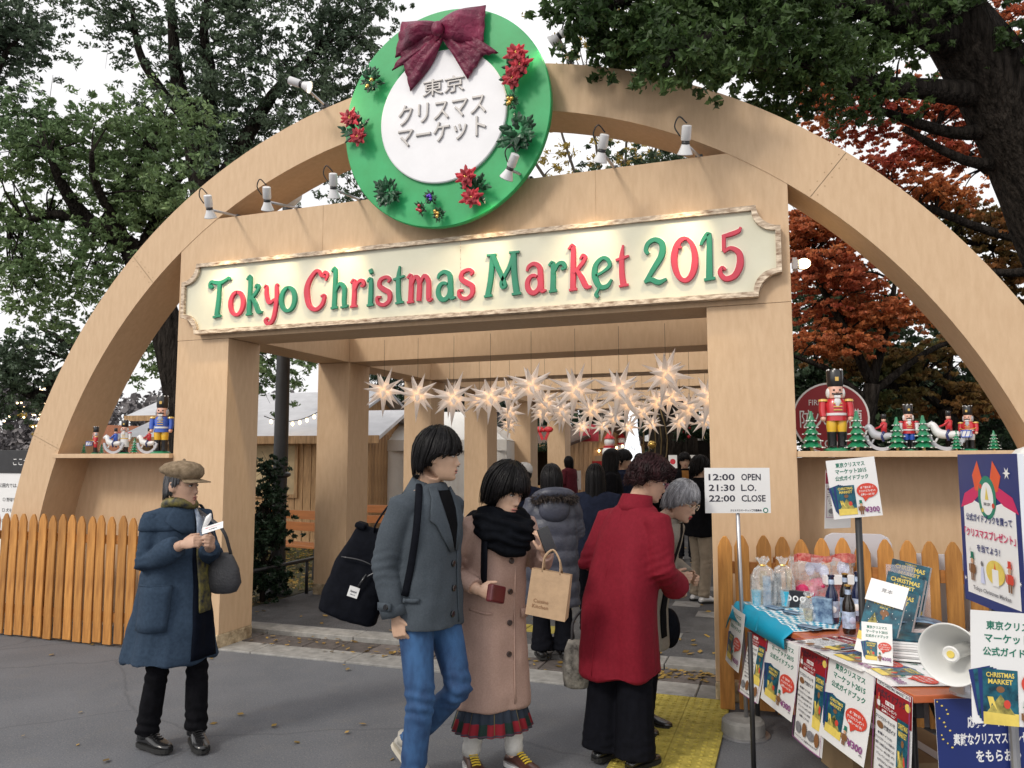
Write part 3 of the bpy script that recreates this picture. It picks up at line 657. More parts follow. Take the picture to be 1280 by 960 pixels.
for gname, os_ in rows_.items():
    os_.sort(key=lambda o: o.location.x/(o.location.y-CAM[1]+0.)-CAM[0]/(o.location.y-CAM[1])); row = gname.split(' in the ')[1].split(' row')[0]
    for i, o in enumerate(os_): o['label'] = 'lit white paper star, %s from the left in the %s row under the crossbeams' % (ordw[i], row)
# ================================================================== trees
m_bark = mat('dark_bark', (.020, .016, .013), .95, .6, 7, 1., 16, stretch=(3, 3, .5), bdist=.08, spec=.1, col2=(.05, .042, .036))
m_barkm = mat('grey_bark', (.09, .075, .06), .9, .4, 9, .8, 30, stretch=(3, 3, .6), bdist=.03)
def leafmat(name, c1, c2, isl=.45, tr=.3): return mat(name, c1, .5, .2, .7, col2=c2, island=isl, transl=tr, spec=.3)
m_lA = leafmat('camphor_leaves', (.065, .105, .065), (.12, .17, .10)); m_lB = leafmat('oak_leaves', (.10, .18, .075), (.22, .31, .13))
m_lR = leafmat('evergreen_leaves', (.03, .07, .02), (.09, .15, .045)); m_lM = leafmat('maple_red_leaves', (.50, .09, .06), (.66, .27, .09), .4, .45)
m_lM2 = leafmat('maple_orange_leaves', (.48, .16, .05), (.13, .17, .06), .4, .45); m_lG = leafmat('ginkgo_leaves', (.5, .33, .05), (.35, .28, .08), .3, .4)
m_lF = leafmat('far_green_leaves', (.03, .055, .03), (.055, .09, .04), .5); m_lW = leafmat('winter_twigs', (.15, .14, .15), (.22, .20, .20), .3, .0)
m_lC = leafmat('conifer_needles', (.012, .03, .016), (.025, .055, .025), .4, .1)
def leaves(cen, rad, n, L, flat=.6, asp=.42, r=rng, droop=0.):
    """n leaf quads in flattened balls round the centres"""
    k = len(cen); idx = r.integers(0, k, n); d = r.normal(size=(n, 3)); d /= np.linalg.norm(d, axis=1)[:, None]; q = r.random(n)**.45
    off = d*q[:, None]*rad[idx][:, None]; off[:, 2] *= flat; P = cen[idx]+off
    a = r.normal(size=(n, 3)); a[:, 2] -= droop; a /= np.linalg.norm(a, axis=1)[:, None]; b = r.normal(size=(n, 3))*np.array([1, 1, .6]); b = np.cross(a, b); b /= (np.linalg.norm(b, axis=1)[:, None]+1e-9)
    l = (L*(.6+.8*r.random(n)))[:, None]; V = np.stack([P-a*l*.5, P+b*l*asp*.5-a*l*.05, P+a*l*.5, P-b*l*asp*.5-a*l*.05], 1).reshape(-1, 3)
    F = np.arange(4*n).reshape(-1, 4); return V, F
def tree(name, label, trunk, limbs, blobs, L, n, lm, bark=None, clump=.35, per=14, group=None, flat=.6, asp=.42, seed=0, twig=.012, droop=0., cat='tree'):
    """trunk: [(p, r)...]; limbs: lists alike; blobs: (centre, (rx, ry, rz), weight)"""
    r = np.random.default_rng(seed); base = np.array(trunk[0][0], float); t = thing(name, label, cat, base, group=group); bark = bark or m_bark
    def tb(l, n_=9, sm=4):
        g = G(); pts = [np.array(p, float)-base for p, _ in l]; g.tube(pts, [q for _, q in l], n_, smooth=sm)
        V = [np.array(v) for v in g.V]; g.V = [tuple(v+np.array(noise.noise_vector(Vector(v*2.3)))*.02*1.0) for v in V]; return g
    build(tb(trunk, 12, 5), 'trunk', bark, t, smooth=True)
    nodes = []
    for l in limbs:
        build(tb(l), 'limb', bark, t, smooth=True); Q = cr_path([p for p, _ in l], 5); nodes += [np.array(p)-base for p in Q[2:]]
    nodes += [np.array(trunk[-1][0])-base]; nodes = np.array(nodes)
    cen = []; wsum = sum(b[2] for b in blobs); 
    for c, rr, w in blobs:
        k = max(2, int(n/per/22*w/wsum)); d = r.normal(size=(k, 3)); d /= np.linalg.norm(d, axis=1)[:, None]; q = r.random(k)**.4
        cen.append((np.array(c)-base)+d*q[:, None]*np.array(rr))
    cen = np.concatenate(cen); g = G()
    for c in cen[:420]:
        k = int(np.argmin(np.linalg.norm(nodes-c, axis=1)-0*c[2])); s = nodes[k]; mid = (s+c)/2+r.normal(size=3)*.12*np.linalg.norm(c-s)*.5+np.array([0, 0, .05])
        g.tube([s, mid, c], [twig*1.6, twig, twig*.35], 4, smooth=3)
        for _ in range(2):
            e = c+r.normal(size=3)*clump*.7; g.tube([mid*.4+c*.6, e], [twig*.6, twig*.2], 3)
    o = build(g, 'twigs', bark, t); o['kind'] = 'stuff'
    # leafy sprays round each clump centre
    sub = np.repeat(cen, per, 0); sub = sub+r.normal(size=sub.shape)*clump*np.array([1, 1, flat]); rad = clump*(.18+.3*r.random(len(sub)))
    V, F = leaves(sub, rad, n, L, flat, asp, r, droop); npmesh('crown', V, F, lm, t)
    return t
def ex(px, py, D, rx, ry, rd=None, w=1.):
    """an ellipsoid of foliage seen at px,py with radii in pixels, at distance D"""
    s = D/FPX; return (atD(px, py, D), (rx*s, (rd if rd else (rx+ry)/2*s), ry*s), w)
def P_(px, py, D, r): return (atD(px, py, D), r)
def gnd(px, D, Z=-.1):
    p = atD(px, 640, D).copy(); p[2] = Z; return p
# the lighter tree at the left
D = 11.
tree('oak_tree', 'mid green leafy tree with crooked dark limbs behind the left half of the arch', [(gnd(250, D), .3), P_(240, 600, D, .26), P_(215, 430, D, .24), P_(170, 315, D, .2)],
     [[P_(170, 315, D, .15), P_(135, 290, D, .13), P_(105, 272, D, .11), P_(80, 235, D-.3, .08), P_(62, 190, D-.6, .04)], [P_(128, 288, D, .09), P_(150, 240, D+.3, .07), P_(180, 190, D, .05), P_(200, 160, D, .03)],
      [P_(108, 272, D, .08), P_(60, 268, D, .06), P_(10, 285, D, .03)], [P_(160, 305, D, .08), P_(120, 230, D-.5, .05), P_(115, 190, D-.8, .03)], [P_(175, 320, D, .09), P_(205, 250, D+.4, .06), P_(250, 190, D+.5, .03)]],
     [ex(180, 165, D, 95, 50, w=1.5), ex(55, 165, D, 60, 32, w=.8), ex(60, 215, D, 75, 35, w=.9), ex(215, 235, D, 80, 50, w=1.5), ex(130, 330, D, 75, 40, w=.8), ex(30, 330, D, 55, 42, w=.8), ex(160, 260, D, 60, 35, w=.7), ex(190, 430, D+.5, 35, 40, w=.5), ex(60, 390, D, 50, 20, w=.3), ex(20, 260, D, 50, 30, w=.5), ex(345, 460, D+1, 60, 30, w=.5)],
     .075, 46000, m_lB, clump=.26, seed=1)
D = 17.
tree('camphor_tree', 'tall dark evergreen tree rising behind the arch left of the wreath board', [(gnd(300, D), .5), P_(290, 520, D, .45), P_(262, 280, D, .34), P_(235, 130, D, .2)],
     [[P_(250, 200, D, .22), P_(222, 100, D, .15), P_(215, 20, D, .1), P_(205, -80, D, .04)], [P_(262, 250, D, .22), P_(262, 100, D, .15), P_(255, 30, D, .09), P_(270, -50, D, .04)], [P_(270, 240, D, .2), P_(340, 120, D, .12), P_(400, 60, D, .05)],
      [P_(240, 160, D, .12), P_(180, 80, D, .09), P_(165, 10, D, .05)], [P_(262, 280, D, .16), P_(360, 220, D, .1), P_(440, 160, D, .05)]],
     [ex(420, 75, D, 75, 85, w=1.7), ex(300, 50, D, 85, 70, w=1.7), ex(190, 20, D, 75, 50, w=.9), ex(350, 145, D, 90, 50, w=1.4), ex(250, 130, D, 80, 60, w=1.3), ex(300, 215, D, 70, 50, w=.9), ex(130, -60, D, 90, 50, w=.6), ex(330, -50, D, 110, 60, w=1.2), ex(450, 20, D, 45, 50, w=.7), ex(450, 230, D, 60, 40, w=.5)],
     .10, 62000, m_lA, clump=.36, seed=2)
D = 21.
tree('camphor_tree', 'dark tree cut off by the upper left corner of the picture', [(gnd(-80, D), .5), P_(-80, 300, D, .4), P_(-40, 120, D, .2)], [[P_(-60, 200, D, .15), P_(0, 80, D, .08), P_(30, 40, D, .04)], [P_(-80, 250, D, .15), P_(-20, 160, D, .06)]],
     [ex(5, 45, D, 60, 50, w=1), ex(-60, 80, D, 80, 80, w=1), ex(40, 0, D, 40, 20, w=.2)], .13, 18000, m_lA, clump=.45, seed=3)
D = 14.
tree('oak_tree', 'low dark spreading tree at the far left behind the foot of the arch', [(gnd(118, D), .3), P_(110, 600, D, .26), P_(100, 530, D, .2)],
     [[P_(100, 530, D, .17), P_(70, 500, D, .13), P_(40, 492, D, .11), P_(0, 468, D, .08), P_(-50, 460, D, .05)], [P_(60, 498, D, .09), P_(75, 465, D, .07), P_(100, 455, D, .05), P_(60, 440, D, .03)], [P_(95, 520, D, .1), P_(95, 450, D, .08), P_(85, 430, D, .06), P_(50, 410, D, .03)]],
     [ex(30, 450, D, 50, 22, w=1), ex(0, 490, D, 35, 25, w=.6), ex(75, 425, D, 25, 14, w=.4), ex(70, 475, D, 30, 20, w=.5), ex(-60, 450, D, 50, 30, w=.6), ex(55, 515, D, 25, 10, w=.2)], .09, 11000, m_lA, clump=.28, seed=4)
# the big dark tree at the right, its boughs reaching over the arch
D = 7.6
tree('camphor_tree', 'huge dark tree leaning in from the right with boughs hanging over the arch', [(gnd(1430, D), .62), P_(1410, 560, D, .50), P_(1370, 400, D, .44), P_(1325, 280, D, .42), P_(1275, 160, D, .40), P_(1215, 60, D, .34), P_(1150, -30, D, .25), P_(1090, -130, D, .15)],
     [[P_(1270, 170, D, .24), P_(1310, 60, D, .22), P_(1340, -60, D, .15)], [P_(1240, 120, D, .15), P_(1160, 112, D-.2, .10), P_(1060, 100, D-.6, .08), P_(1000, 80, D-1, .05), P_(940, 85, D-1.6, .03)],
      [P_(1200, 60, D, .18), P_(1090, 10, D-.6, .12), P_(980, 10, D-1.2, .08), P_(880, 50, D-2.2, .04), P_(830, 80, D-2.6, .02)], [P_(1265, 160, D, .10), P_(1190, 165, D, .06), P_(1110, 140, D, .04), P_(1080, 135, D, .02)],
      [P_(1290, 210, D+.1, .09), P_(1205, 200, D, .05), P_(1130, 160, D, .03)], [P_(1130, 0, D, .14), P_(1000, -60, D-.8, .1), P_(860, -40, D-1.8, .06), P_(760, 10, D-2.2, .03)]],
     [ex(900, 30, D-1.9, 90, 45, .5, w=1.6), ex(790, 45, D-2.1, 60, 32, .35, w=1.0), ex(850, 78, D-2.5, 34, 22, .25, w=.45), ex(1000, 55, D-1.1, 80, 50, .5, w=1.4), ex(1090, 40, D-.5, 80, 50, .6, w=1.3), ex(985, 118, D-1., 70, 28, .4, w=.6), ex(930, -30, D-1.6, 150, 50, .6, w=1.3), ex(1180, -20, D-.4, 90, 50, .6, w=.9), ex(745, 0, D-2.1, 50, 25, .3, w=.4), ex(1080, 120, D-.4, 50, 25, .4, w=.35), ex(1270, 20, D-.5, 40, 40, .5, w=.25)],
     .062, 58000, m_lR, clump=.15, seed=5, twig=.008)
# maples behind the right half
D = 12.
tree('maple_tree', 'large red and orange maple seen above the right curve of the arch', [(gnd(1380, D), .3), P_(1370, 400, D, .25), P_(1340, 300, D, .2)],
     [[P_(1340, 300, D, .12), P_(1230, 210, D, .08), P_(1130, 140, D, .05), P_(1060, 110, D, .03)], [P_(1345, 310, D, .1), P_(1240, 290, D, .07), P_(1130, 250, D, .04), P_(1080, 250, D, .02)], [P_(1345, 330, D, .1), P_(1240, 340, D, .06), P_(1140, 300, D, .03)]],
     [ex(1110, 150, D, 95, 26, w=1), ex(1180, 195, D, 70, 22, w=.8), ex(1090, 215, D, 60, 14, w=.35), ex(1050, 115, D, 70, 30, w=.6), ex(1250, 30, D, 60, 30, w=.4), ex(1180, 240, D, 70, 22, w=.6), ex(1210, 120, D, 60, 30, w=.5)], .065, 34000, m_lM, clump=.2, seed=6, flat=.3, asp=.6)
tree('maple_tree', 'orange and olive maple low behind the right end of the arch', [(gnd(1350, D+1), .25), P_(1345, 420, D+1, .2), P_(1330, 350, D+1, .15)],
     [[P_(1330, 350, D+1, .1), P_(1240, 310, D+1, .06), P_(1150, 290, D+1, .03)], [P_(1340, 420, D+1, .1), P_(1230, 380, D+1, .06), P_(1120, 350, D+1, .03)]],
     [ex(1190, 285, D+1, 95, 28, w=1), ex(1240, 330, D+1, 60, 35, w=.7), ex(1260, 400, D+1, 60, 45, w=.7), ex(1120, 262, D+1, 60, 15, w=.3), ex(1250, 270, D+1, 50, 26, w=.5)], .075, 26000, m_lM2, clump=.24, seed=7, flat=.35, asp=.6)
D = 10.5
tree('maple_tree', 'dense crimson maple filling the bay under the right curve of the arch', [(gnd(1075, D), .16), P_(1080, 560, D, .13), P_(1090, 480, D, .1)],
     [[P_(1090, 480, D, .07), P_(1050, 400, D, .05), P_(1010, 330, D, .03)], [P_(1090, 480, D, .07), P_(1110, 400, D, .05), P_(1120, 340, D, .02)], [P_(1090, 490, D, .06), P_(1160, 440, D, .04), P_(1210, 420, D, .02)], [P_(1085, 500, D, .06), P_(1030, 460, D, .04), P_(980, 440, D, .02)]],
     [ex(1040, 330, D, 75, 50, w=1.5), ex(1060, 385, D, 75, 30, w=1), ex(1000, 290, D, 40, 30, w=.6), ex(1100, 400, D, 60, 18, w=.5), ex(1030, 430, D, 60, 14, w=.5)], .06, 34000, m_lM, clump=.17, seed=8, flat=.35, asp=.6)
tree('maple_tree', 'orange maple spray behind the nutcracker figures on the right shelf', [(gnd(1200, D+.6), .14), P_(1195, 560, D+.6, .12), P_(1180, 510, D+.6, .1)],
     [[P_(1180, 510, D+.6, .06), P_(1120, 470, D+.6, .04), P_(1060, 460, D+.6, .02)], [P_(1180, 510, D+.6, .06), P_(1190, 440, D+.6, .03)]],
     [ex(1130, 462, D+.6, 70, 16, w=1), ex(1190, 500, D+.6, 45, 26, w=.8), ex(1060, 455, D+.6, 50, 12, w=.4), ex(1170, 440, D+.6, 50, 14, w=.5), ex(1120, 500, D+.6, 50, 12, w=.3)], .065, 18000, m_lM2, clump=.17, seed=9, flat=.35, asp=.6)
D = 15.
tree('evergreen_tree', 'dark green tree behind the fire cistern sign in the right bay', [(gnd(1110, D), .3), P_(1110, 560, D, .25), P_(1110, 450, D, .15)], [[P_(1110, 480, D, .1), P_(1050, 420, D, .05)], [P_(1110, 480, D, .1), P_(1170, 440, D, .05)]],
     [ex(1120, 530, D, 140, 45, w=2), ex(1100, 440, D, 130, 40, w=1.6), ex(1040, 400, D, 60, 50, w=.8), ex(1230, 520, D, 60, 80, w=1.5), ex(1000, 500, D, 50, 60, w=1)], .12, 42000, m_lF, clump=.4, seed=10)
# trees beyond the passage
D = 24.
tree('ginkgo_tree', 'nearly bare tree with few yellow leaves between header and arch', [(gnd(760, D), .3), P_(760, 400, D, .22), P_(755, 260, D, .12)],
     [[P_(757, 300, D, .1), P_(790+dx, 220, D, .05), P_(800+1.6*dx, 120, D, .02)] for dx in (-150, -110, -70, -40, -10, 20, 60, 90)],
     [ex(740, 190, D, 100, 45, w=1), ex(720, 60, D, 40, 40, w=.4), ex(830, 200, D, 60, 30, w=.5)], .13, 3200, m_lG, bark=m_barkm, clump=.5, per=5, seed=11, twig=.02)
D = 17.
tree('camphor_tree', 'broad dark trunk wound with light strings at the end of the passage', [(gnd(842, D), .72), P_(842, 600, D, .55), P_(840, 520, D, .52), P_(832, 420, D, .5), P_(820, 300, D, .5)], [[P_(825, 380, D, .3), P_(760, 280, D, .2), P_(700, 240, D, .08)], [P_(825, 360, D, .3), P_(900, 260, D, .2), P_(960, 200, D, .08)]],
     [ex(870, 470, D+2, 60, 35, w=.6), ex(850, 215, D, 90, 30, w=1), ex(900, 400, D, 100, 50, w=1)], .12, 15000, m_lF, clump=.4, seed=12)
for i, (px, D, w_, h_, lab) in enumerate(((735, 27, 75, 230, 'tall dark conifer behind the hut with the red flag'), (650, 30, 70, 260, 'dark conifer glimpsed between the far passage columns'), (885, 30, 70, 260, 'dark conifer beyond the stalls at the right end of the passage'), (480, 26, 50, 170, 'dark conifer behind the white tent'), (810, 34, 60, 220, 'far dark conifer behind the fountain'), (560, 30, 60, 200, 'dark conifer hidden mostly by the third column of the passage'))):
    top = 600-h_
    tree('conifer_tree', lab, [(gnd(px, D), .3), P_(px, 560, D, .25), P_(px, top, D, .06)], [[P_(px, 560, D, .1), P_(px-w_*.6, 575, D, .05)], [P_(px, 520, D, .1), P_(px+w_*.6, 535, D, .05)]],
         [ex(px, 600-h_*(k+.5)/6, D, w_*(1-.13*k), h_/9, w=1-.12*k) for k in range(6)], .2, 11000, m_lC, clump=.6, seed=20+i, flat=.5, asp=.25, droop=.8)
# far masses that nobody could count
def mass(name, label, spans, n, L, lm, seed):
    r = np.random.default_rng(seed); cen = []; rad = []
    for (x0, x1, y, z0, z1, k) in spans:
        u = r.random(k); x = x0+(x1-x0)*u; top = z0+(z1-z0)*(.65+.35*np.sin(x*.7+seed)*np.cos(x*.31)); cen.append(np.stack([x, y+r.normal(size=k)*1.5, z0+(top-z0)*r.random(k)**.8], 1)); rad.append(.5+r.random(k)*.9)
    cen = np.concatenate(cen); rad = np.concatenate(rad); V, F = leaves(cen, rad, n, L, .8, .5, r); o = npmesh(name, V, F, lm); tag(o, label, kind='stuff'); return o
mass('far_wood', 'dark far wood behind the market', [(-22, 26, 40, 0, 9, 500), (6, 30, 22, 0, 4.5, 260)], 70000, .45, m_lF, 31)
mass('winter_wood', 'grey bare winter wood on the slope beyond the lawn', [(-60, -10, 34, 0, 8, 420)], 40000, .5, m_lW, 32)
mass('hedge', 'dark clipped shrubs round the edge of the lawn', [(-16, -7, 15, 0, 1.3, 160), (-14, -8.5, 7.5, 0, 1.1, 80)], 26000, .14, m_lC, 33)
mass('hedge', 'dark shrubs behind the right bay', [(2.95, 9, 5.2, 0, 1.5, 90)], 16000, .12, m_lC, 34)
# shrub and lamp post between the first two columns
p = gnd(331, 8.6, .03); tree('conifer_shrub', 'narrow dark shrub beside the black lamp post left of the passage', [(p, .03), (p+np.array([0, 0, .6]), .025), (p+np.array([0, 0, 1.1]), .01)], [[(p+np.array([0, 0, .3]), .015), (p+np.array([.15, 0, .6]), .01)]],
     [(p+np.array([0, 0, .3]), (.24, .24, .22), 1.), (p+np.array([0, 0, .7]), (.24, .24, .25), 1.), (p+np.array([.02, 0, 1.1]), (.17, .17, .25), .7), (p+np.array([.0, 0, 1.45]), (.1, .1, .15), .25)], .05, 14000, m_lC, clump=.09, per=10, seed=40, cat='shrub', twig=.006)
p = gnd(349, 9.0, .03); t = thing('lamp_post', 'thick black iron lamp post seen between the first two columns on the left', 'lamp post', p)
g = G(); g.lathe([(.16, 0), (.16, .05), (.12, .10), (.095, .25), (.085, .5), (.08, 1.35), (.12, 1.37), (.12, 1.40), (.085, 1.42), (.078, 3.0), (.1, 3.02), (.1, 3.1), (.07, 3.12), (.06, 4.6)], 16); build(g, 'post', m_black, t, smooth=True, sharp=35)
g = G(); g.lathe([(.07, 4.6), (.16, 4.7), (.2, 5.0), (.12, 5.15), (.02, 5.25)], 12); build(g, 'lantern', mat('lamp_glass', (.7, .7, .68), .2, .02), t, smooth=True)
t = thing('park_rail', 'low black pipe rail along the edge of the lawn beside the passage', 'rail', (-2.75, 1.0, 0))
g = G(); g.tube([(-2.83, .75, .42), (-2.83, 2.2, .42), (-2.9, 12, .42)], .022, 8); build(g, 'pipe', m_black, t, smooth=True, world=True)
for y in np.arange(.9, 12, 1.55):
    g = G(); g.tube([(-2.84, y, .03), (-2.84, y, .42)], .02, 8); build(g, 'post', m_black, t, smooth=True, world=True)
g = G(); g.tube([(-9, 9.2, .5), (-3.2, 9.0, .5)], .025, 8); t = thing('park_rail', 'far black pipe rail across the lawn in front of the wooden hut', 'rail', (-6, 9.1, 0)); build(g, 'pipe', m_black, t, smooth=True, world=True)
for x in np.arange(-8.8, -3, 1.5):
    g = G(); g.tube([(x, 9.1, .03), (x, 9.1, .5)], .022, 6); build(g, 'post', m_black, t, smooth=True, world=True)
# fallen leaves
m_fall = leafmat('fallen_leaf', (.45, .30, .06), (.28, .17, .05), .5, .15)
def scatter(name, label, x0, x1, y0, y1, z, n, L, seed, m=None, pw=1.):
    r = np.random.default_rng(seed); P = np.stack([x0+(x1-x0)*r.random(n)**pw, y0+(y1-y0)*r.random(n), z+r.random(n)*.012+.002], 1); a = r.random(n)*2*PI; t = r.normal(size=n)*.25
    l = L*(.6+.8*r.random(n)); dx = np.stack([np.cos(a), np.sin(a), t*.5], 1)*l[:, None]*.5; dy = np.stack([-np.sin(a), np.cos(a), r.normal(size=n)*.2], 1)*l[:, None]*.3
    V = np.stack([P-dx, P+dy, P+dx, P-dy], 1).reshape(-1, 3); o = npmesh(name, V, np.arange(4*n).reshape(-1, 4), m or m_fall); return tag(o, label, kind='stuff')
scatter('fallen_leaves', 'yellow fallen leaves covering the lawn', -14, -2.95, 2.6, 13.5, .04, 16000, .075, 1)
scatter('fallen_leaves', 'fallen leaves thin on the near lawn', -7, -2.95, 1.2, 3.2, .04, 900, .06, 5)
scatter('fallen_leaves', 'yellow leaves scattered on the passage', -2.7, 2.9, .9, 14, .035, 900, .06, 2)
scatter('fallen_leaves', 'leaves caught along the kerb', -2.6, 2.6, .2, .62, .022, 150, .05, 3)
scatter('fallen_leaves', 'brown leaves caught at the foot of the right pillar', 1.0, 2.05, .33, .6, .022, 120, .05, 6)
scatter('fallen_leaves', 'a few leaves on the road before the gate', -4.5, 3, -2.6, 0, .003, 34, .045, 4)
g = G()
r_ = np.random.default_rng(9); n = 26000; P = np.stack([-14+11*r_.random(n), 1.25+12*r_.random(n), np.full(n, .035)], 1); h = .03+.05*r_.random(n); d = r_.normal(size=(n, 2))*.02
V = np.stack([P+np.array([-.005, 0, 0]), P+np.array([.005, 0, 0]), P+np.stack([d[:, 0], d[:, 1], h], 1)], 1).reshape(-1, 3)
tag(npmesh('grass', V, np.arange(3*n).reshape(-1, 3), leafmat('grass_blade', (.06, .09, .02), (.14, .14, .04), .4, .2)), 'thin short grass on the lawn', kind='stuff')

# ================================================================== market huts beyond the passage
m_wood = mat('hut_boards', (.42, .24, .11), .7, .25, 6, .3, 40, stretch=(5, 5, .6), rnd=.15, col2=(.55, .34, .17))
m_woodr = mat('red_hut_boards', (.34, .12, .05), .7, .25, 6, .3, 40, stretch=(5, 5, .6), rnd=.15)
m_roof = mat('pale_roof_sheet', (.50, .50, .52), .45, .1, 3, .1, 30); m_droof = mat('brown_roof', (.10, .06, .04), .8, .2, 8); m_dark = mat('hut_interior', (.02, .015, .012), .9, .2)
m_tent = mat('tent_canvas', (.72, .71, .68), .7, .05, 2, .3, 8, bdist=.03); m_orange = mat('orange_plank', (.30, .11, .03), .5, .15, 5, stretch=(.6, 6, 6))
def hut(label, c, w, d, h, rise, rz, boards, roofm, gap=None, ov=.35):
    t = thing('market_hut', label, 'hut', c, rz)
    pw = .16; gb = {}
    def plank(x, y, L0, L1, rot, name='plank', mm=None, ww=pw):
        key = (round(L1-L0, 2), ww)
        if key not in gb:
            g = G(); g.bx(0, ww-.012, -.012, .012, 0, L1-L0); gb[key] = build(g, name, mm or boards, t)
            o = gb[key]
        else: o = gb[key].copy(); COL.objects.link(o)
        o.location = (x, y, L0); o.rotation_euler = (0, 0, rot)
    x = -w/2
    while x < w/2-.01:
        if gap and gap[0] < x+pw/2 < gap[1]: plank(x, -d/2, 0, gap[2], 0)
        else: plank(x, -d/2, 0, h, 0)
        x += pw
    y = -d/2
    while y < d/2-.01: plank(w/2, y, 0, h, PI/2); plank(-w/2, y, 0, h, PI/2); y += pw
    g = G(); g.bx(-w/2+.03, w/2-.03, -d/2+.6, -d/2+.64, 0, h); build(g, 'back_wall', m_dark, t)
    for s_ in (-1, 1):      # roof: ridge along x, sheets sloping to front and back
        g = G(); g.add([(-w/2-ov, s_*(d/2+ov), h-.05), (w/2+ov, s_*(d/2+ov), h-.05), (w/2+ov, 0, h+rise), (-w/2-ov, 0, h+rise)]+[(-w/2-ov, s_*(d/2+ov), h-.12), (w/2+ov, s_*(d/2+ov), h-.12), (w/2+ov, 0, h+rise-.07), (-w/2-ov, 0, h+rise-.07)],
              [(0, 1, 2, 3), (7, 6, 5, 4), (0, 4, 5, 1), (1, 5, 6, 2), (3, 2, 6, 7), (0, 3, 7, 4)]); build(g, 'roof', roofm, t)
        g = G(); g.prism([(s_*d/2*.0-0, h+rise-.08), (-d/2, h-.05), (d/2, h-.05)], -.02, .02); g.xf(Matrix.Translation((s_*(w/2-.03), 0, 0)) @ Matrix.Rotation(PI/2, 4, 'Z')); build(g, 'gable', boards, t)
    g = G(); g.bx(-w/2-ov, w/2+ov, -d/2-ov-.03, -d/2-ov, h-.18, h-.04); build(g, 'fascia', boards, t)
    return t
def ground_at(px, D): p = atD(px, 640, D).copy(); p[2] = 0; return p
h1 = hut('low wooden hut with pale sheet roof and boarded window, left of the passage', ground_at(352, 15.5), 4.6, 2.4, 2.05, .5, R(8), m_wood, m_roof)
g = G(); g.bx(-.2, .9, -1.24, -1.215, .95, 1.85); build(g, 'shutter', mat('pale_ply', (.5, .38, .22), .7, .2, 4), h1, bevel=.005)
g = G()
for (x0, x1, z0, z1) in ((-.26, -.2, .89, 1.91), (.9, .96, .89, 1.91), (-.2, .9, .89, .95), (-.2, .9, 1.85, 1.91)): g.bx(x0, x1, -1.255, -1.216, z0, z1)
build(g, 'shutter_frame', m_wood, h1)
hut('second wooden hut with bright roof standing behind the low hut on the left', ground_at(340, 20.5), 6.0, 2.6, 2.75, .6, R(4), m_wood, m_roof)
h2 = hut('wooden hut with red decorations, garland and pale roof beyond the passage', ground_at(700, 21), 3.6, 2.6, 2.0, .45, R(-32), m_wood, m_droof, gap=(-1.7, 1.3, .9))
h3 = hut('warm lit hut half hidden behind the far columns on the left of the passage', ground_at(640, 24), 3.0, 2.4, 2.2, .4, R(-10), mat('yellow_boards', (.60, .42, .12), .6, .2, 6, rnd=.15), m_droof)
hut('pale hut at the right end of the passage behind the man in beige trousers', ground_at(915, 19), 2.4, 2.2, 2.2, .4, R(-20), m_tent, m_roof, gap=(-1.1, .9, .9))
hut('small wooden hut at the foot of the slope behind the left shelf', ground_at(190, 24), 4.6, 2.4, 1.5, 1.1, R(80), m_woodr, m_woodr)
# red decorations, boards and flag on the hut
def blobstrip(g, pts, r, n, seed, m=0):
    rr = random.Random(seed); Q = cr_path(pts, 8)
    for i in range(n):
        q = Q[int(rr.random()*(len(Q)-1))]; g.ell((q[0]+rr.uniform(-r, r), q[1]+rr.uniform(-r, r), q[2]+rr.uniform(-r, r)), rr.uniform(.4, 1)*r*.5, 5, 4, m=m)
def garland(parent, pts, r, n, seed):
    rr = np.random.default_rng(seed); Q = np.array(cr_path(pts, 6)); V, F = leaves(Q, np.full(len(Q), r), n, r*.8, 1., .3, rr); return npmesh('garland', V, F, m_lC, parent)
garland(h2, [(-2.1, -1.72, 1.95), (-1, -1.8, 1.8), (0, -1.72, 2.0), (1, -1.8, 1.85), (2.1, -1.72, 2.0)], .13, 1800, 3)
m_red = mat('festive_red', (.6, .03, .04), .5, .15, 8); m_paper = mat('white_paper', (.80, .80, .80), .6, .02, 4); m_pinkflag = mat('pink_red_cloth', (.75, .08, .12), .6, .1, 5)
g = G(); blobstrip(g, [(-1.6, -1.5, 1.5), (-.6, -1.5, 1.35), (.5, -1.5, 1.5)], .22, 70, 2); o = build(g, 'decoration', m_red, h2, smooth=True); o['kind'] = 'stuff'
g = G()
for k in range(14): g.ell((-1.6+k*.17, -1.45, .95+.1*(k % 2)), (.06, .05, .1), 6, 5, m=k % 3)
o = build(g, 'goods', [m_red, m_gold, m_paper], h2); o['kind'] = 'stuff'
g = G(); g.bx(-1.8, 1.8, -1.75, -1.25, .86, .92); build(g, 'counter', m_wood, h2)
def card(name, label, cat, px, py, D, w, h, rz, m, lines=(), tcol=None, tilt=0, th=.01, group=None, frame=None):
    """an upright board facing the viewer, its centre at px,py"""
    c = atD(px, py, D); t = thing(name, label, cat, c, rz, group); g = G(); g.bx(-w/2, w/2, 0, th, -h/2, h/2); build(g, 'board', m, t)
    for (s, x, z, tw, thh, mm) in lines:
        g = G(); put_text(g, s, 0, 0, tw, thh, 0); g.V = [(v[0]+x, -.003, v[1]+z) for v in g.V]; build(g, 'lettering', mm, t)
    return t
m_tred = mat('print_red', (.6, .03, .05), .6, .02); m_tblk = mat('print_black', (.03, .03, .035), .6, .02); m_tgrn = mat('print_green', (.02, .22, .14), .6, .02)
t = card('flag', 'pink red pennant with white writing over the wooden hut', 'flag', 736, 541, 19, .55, .42, R(-20), m_pinkflag, [('SALE', 0, 0, .4, .14, m_paper)] if False else [], th=.015)
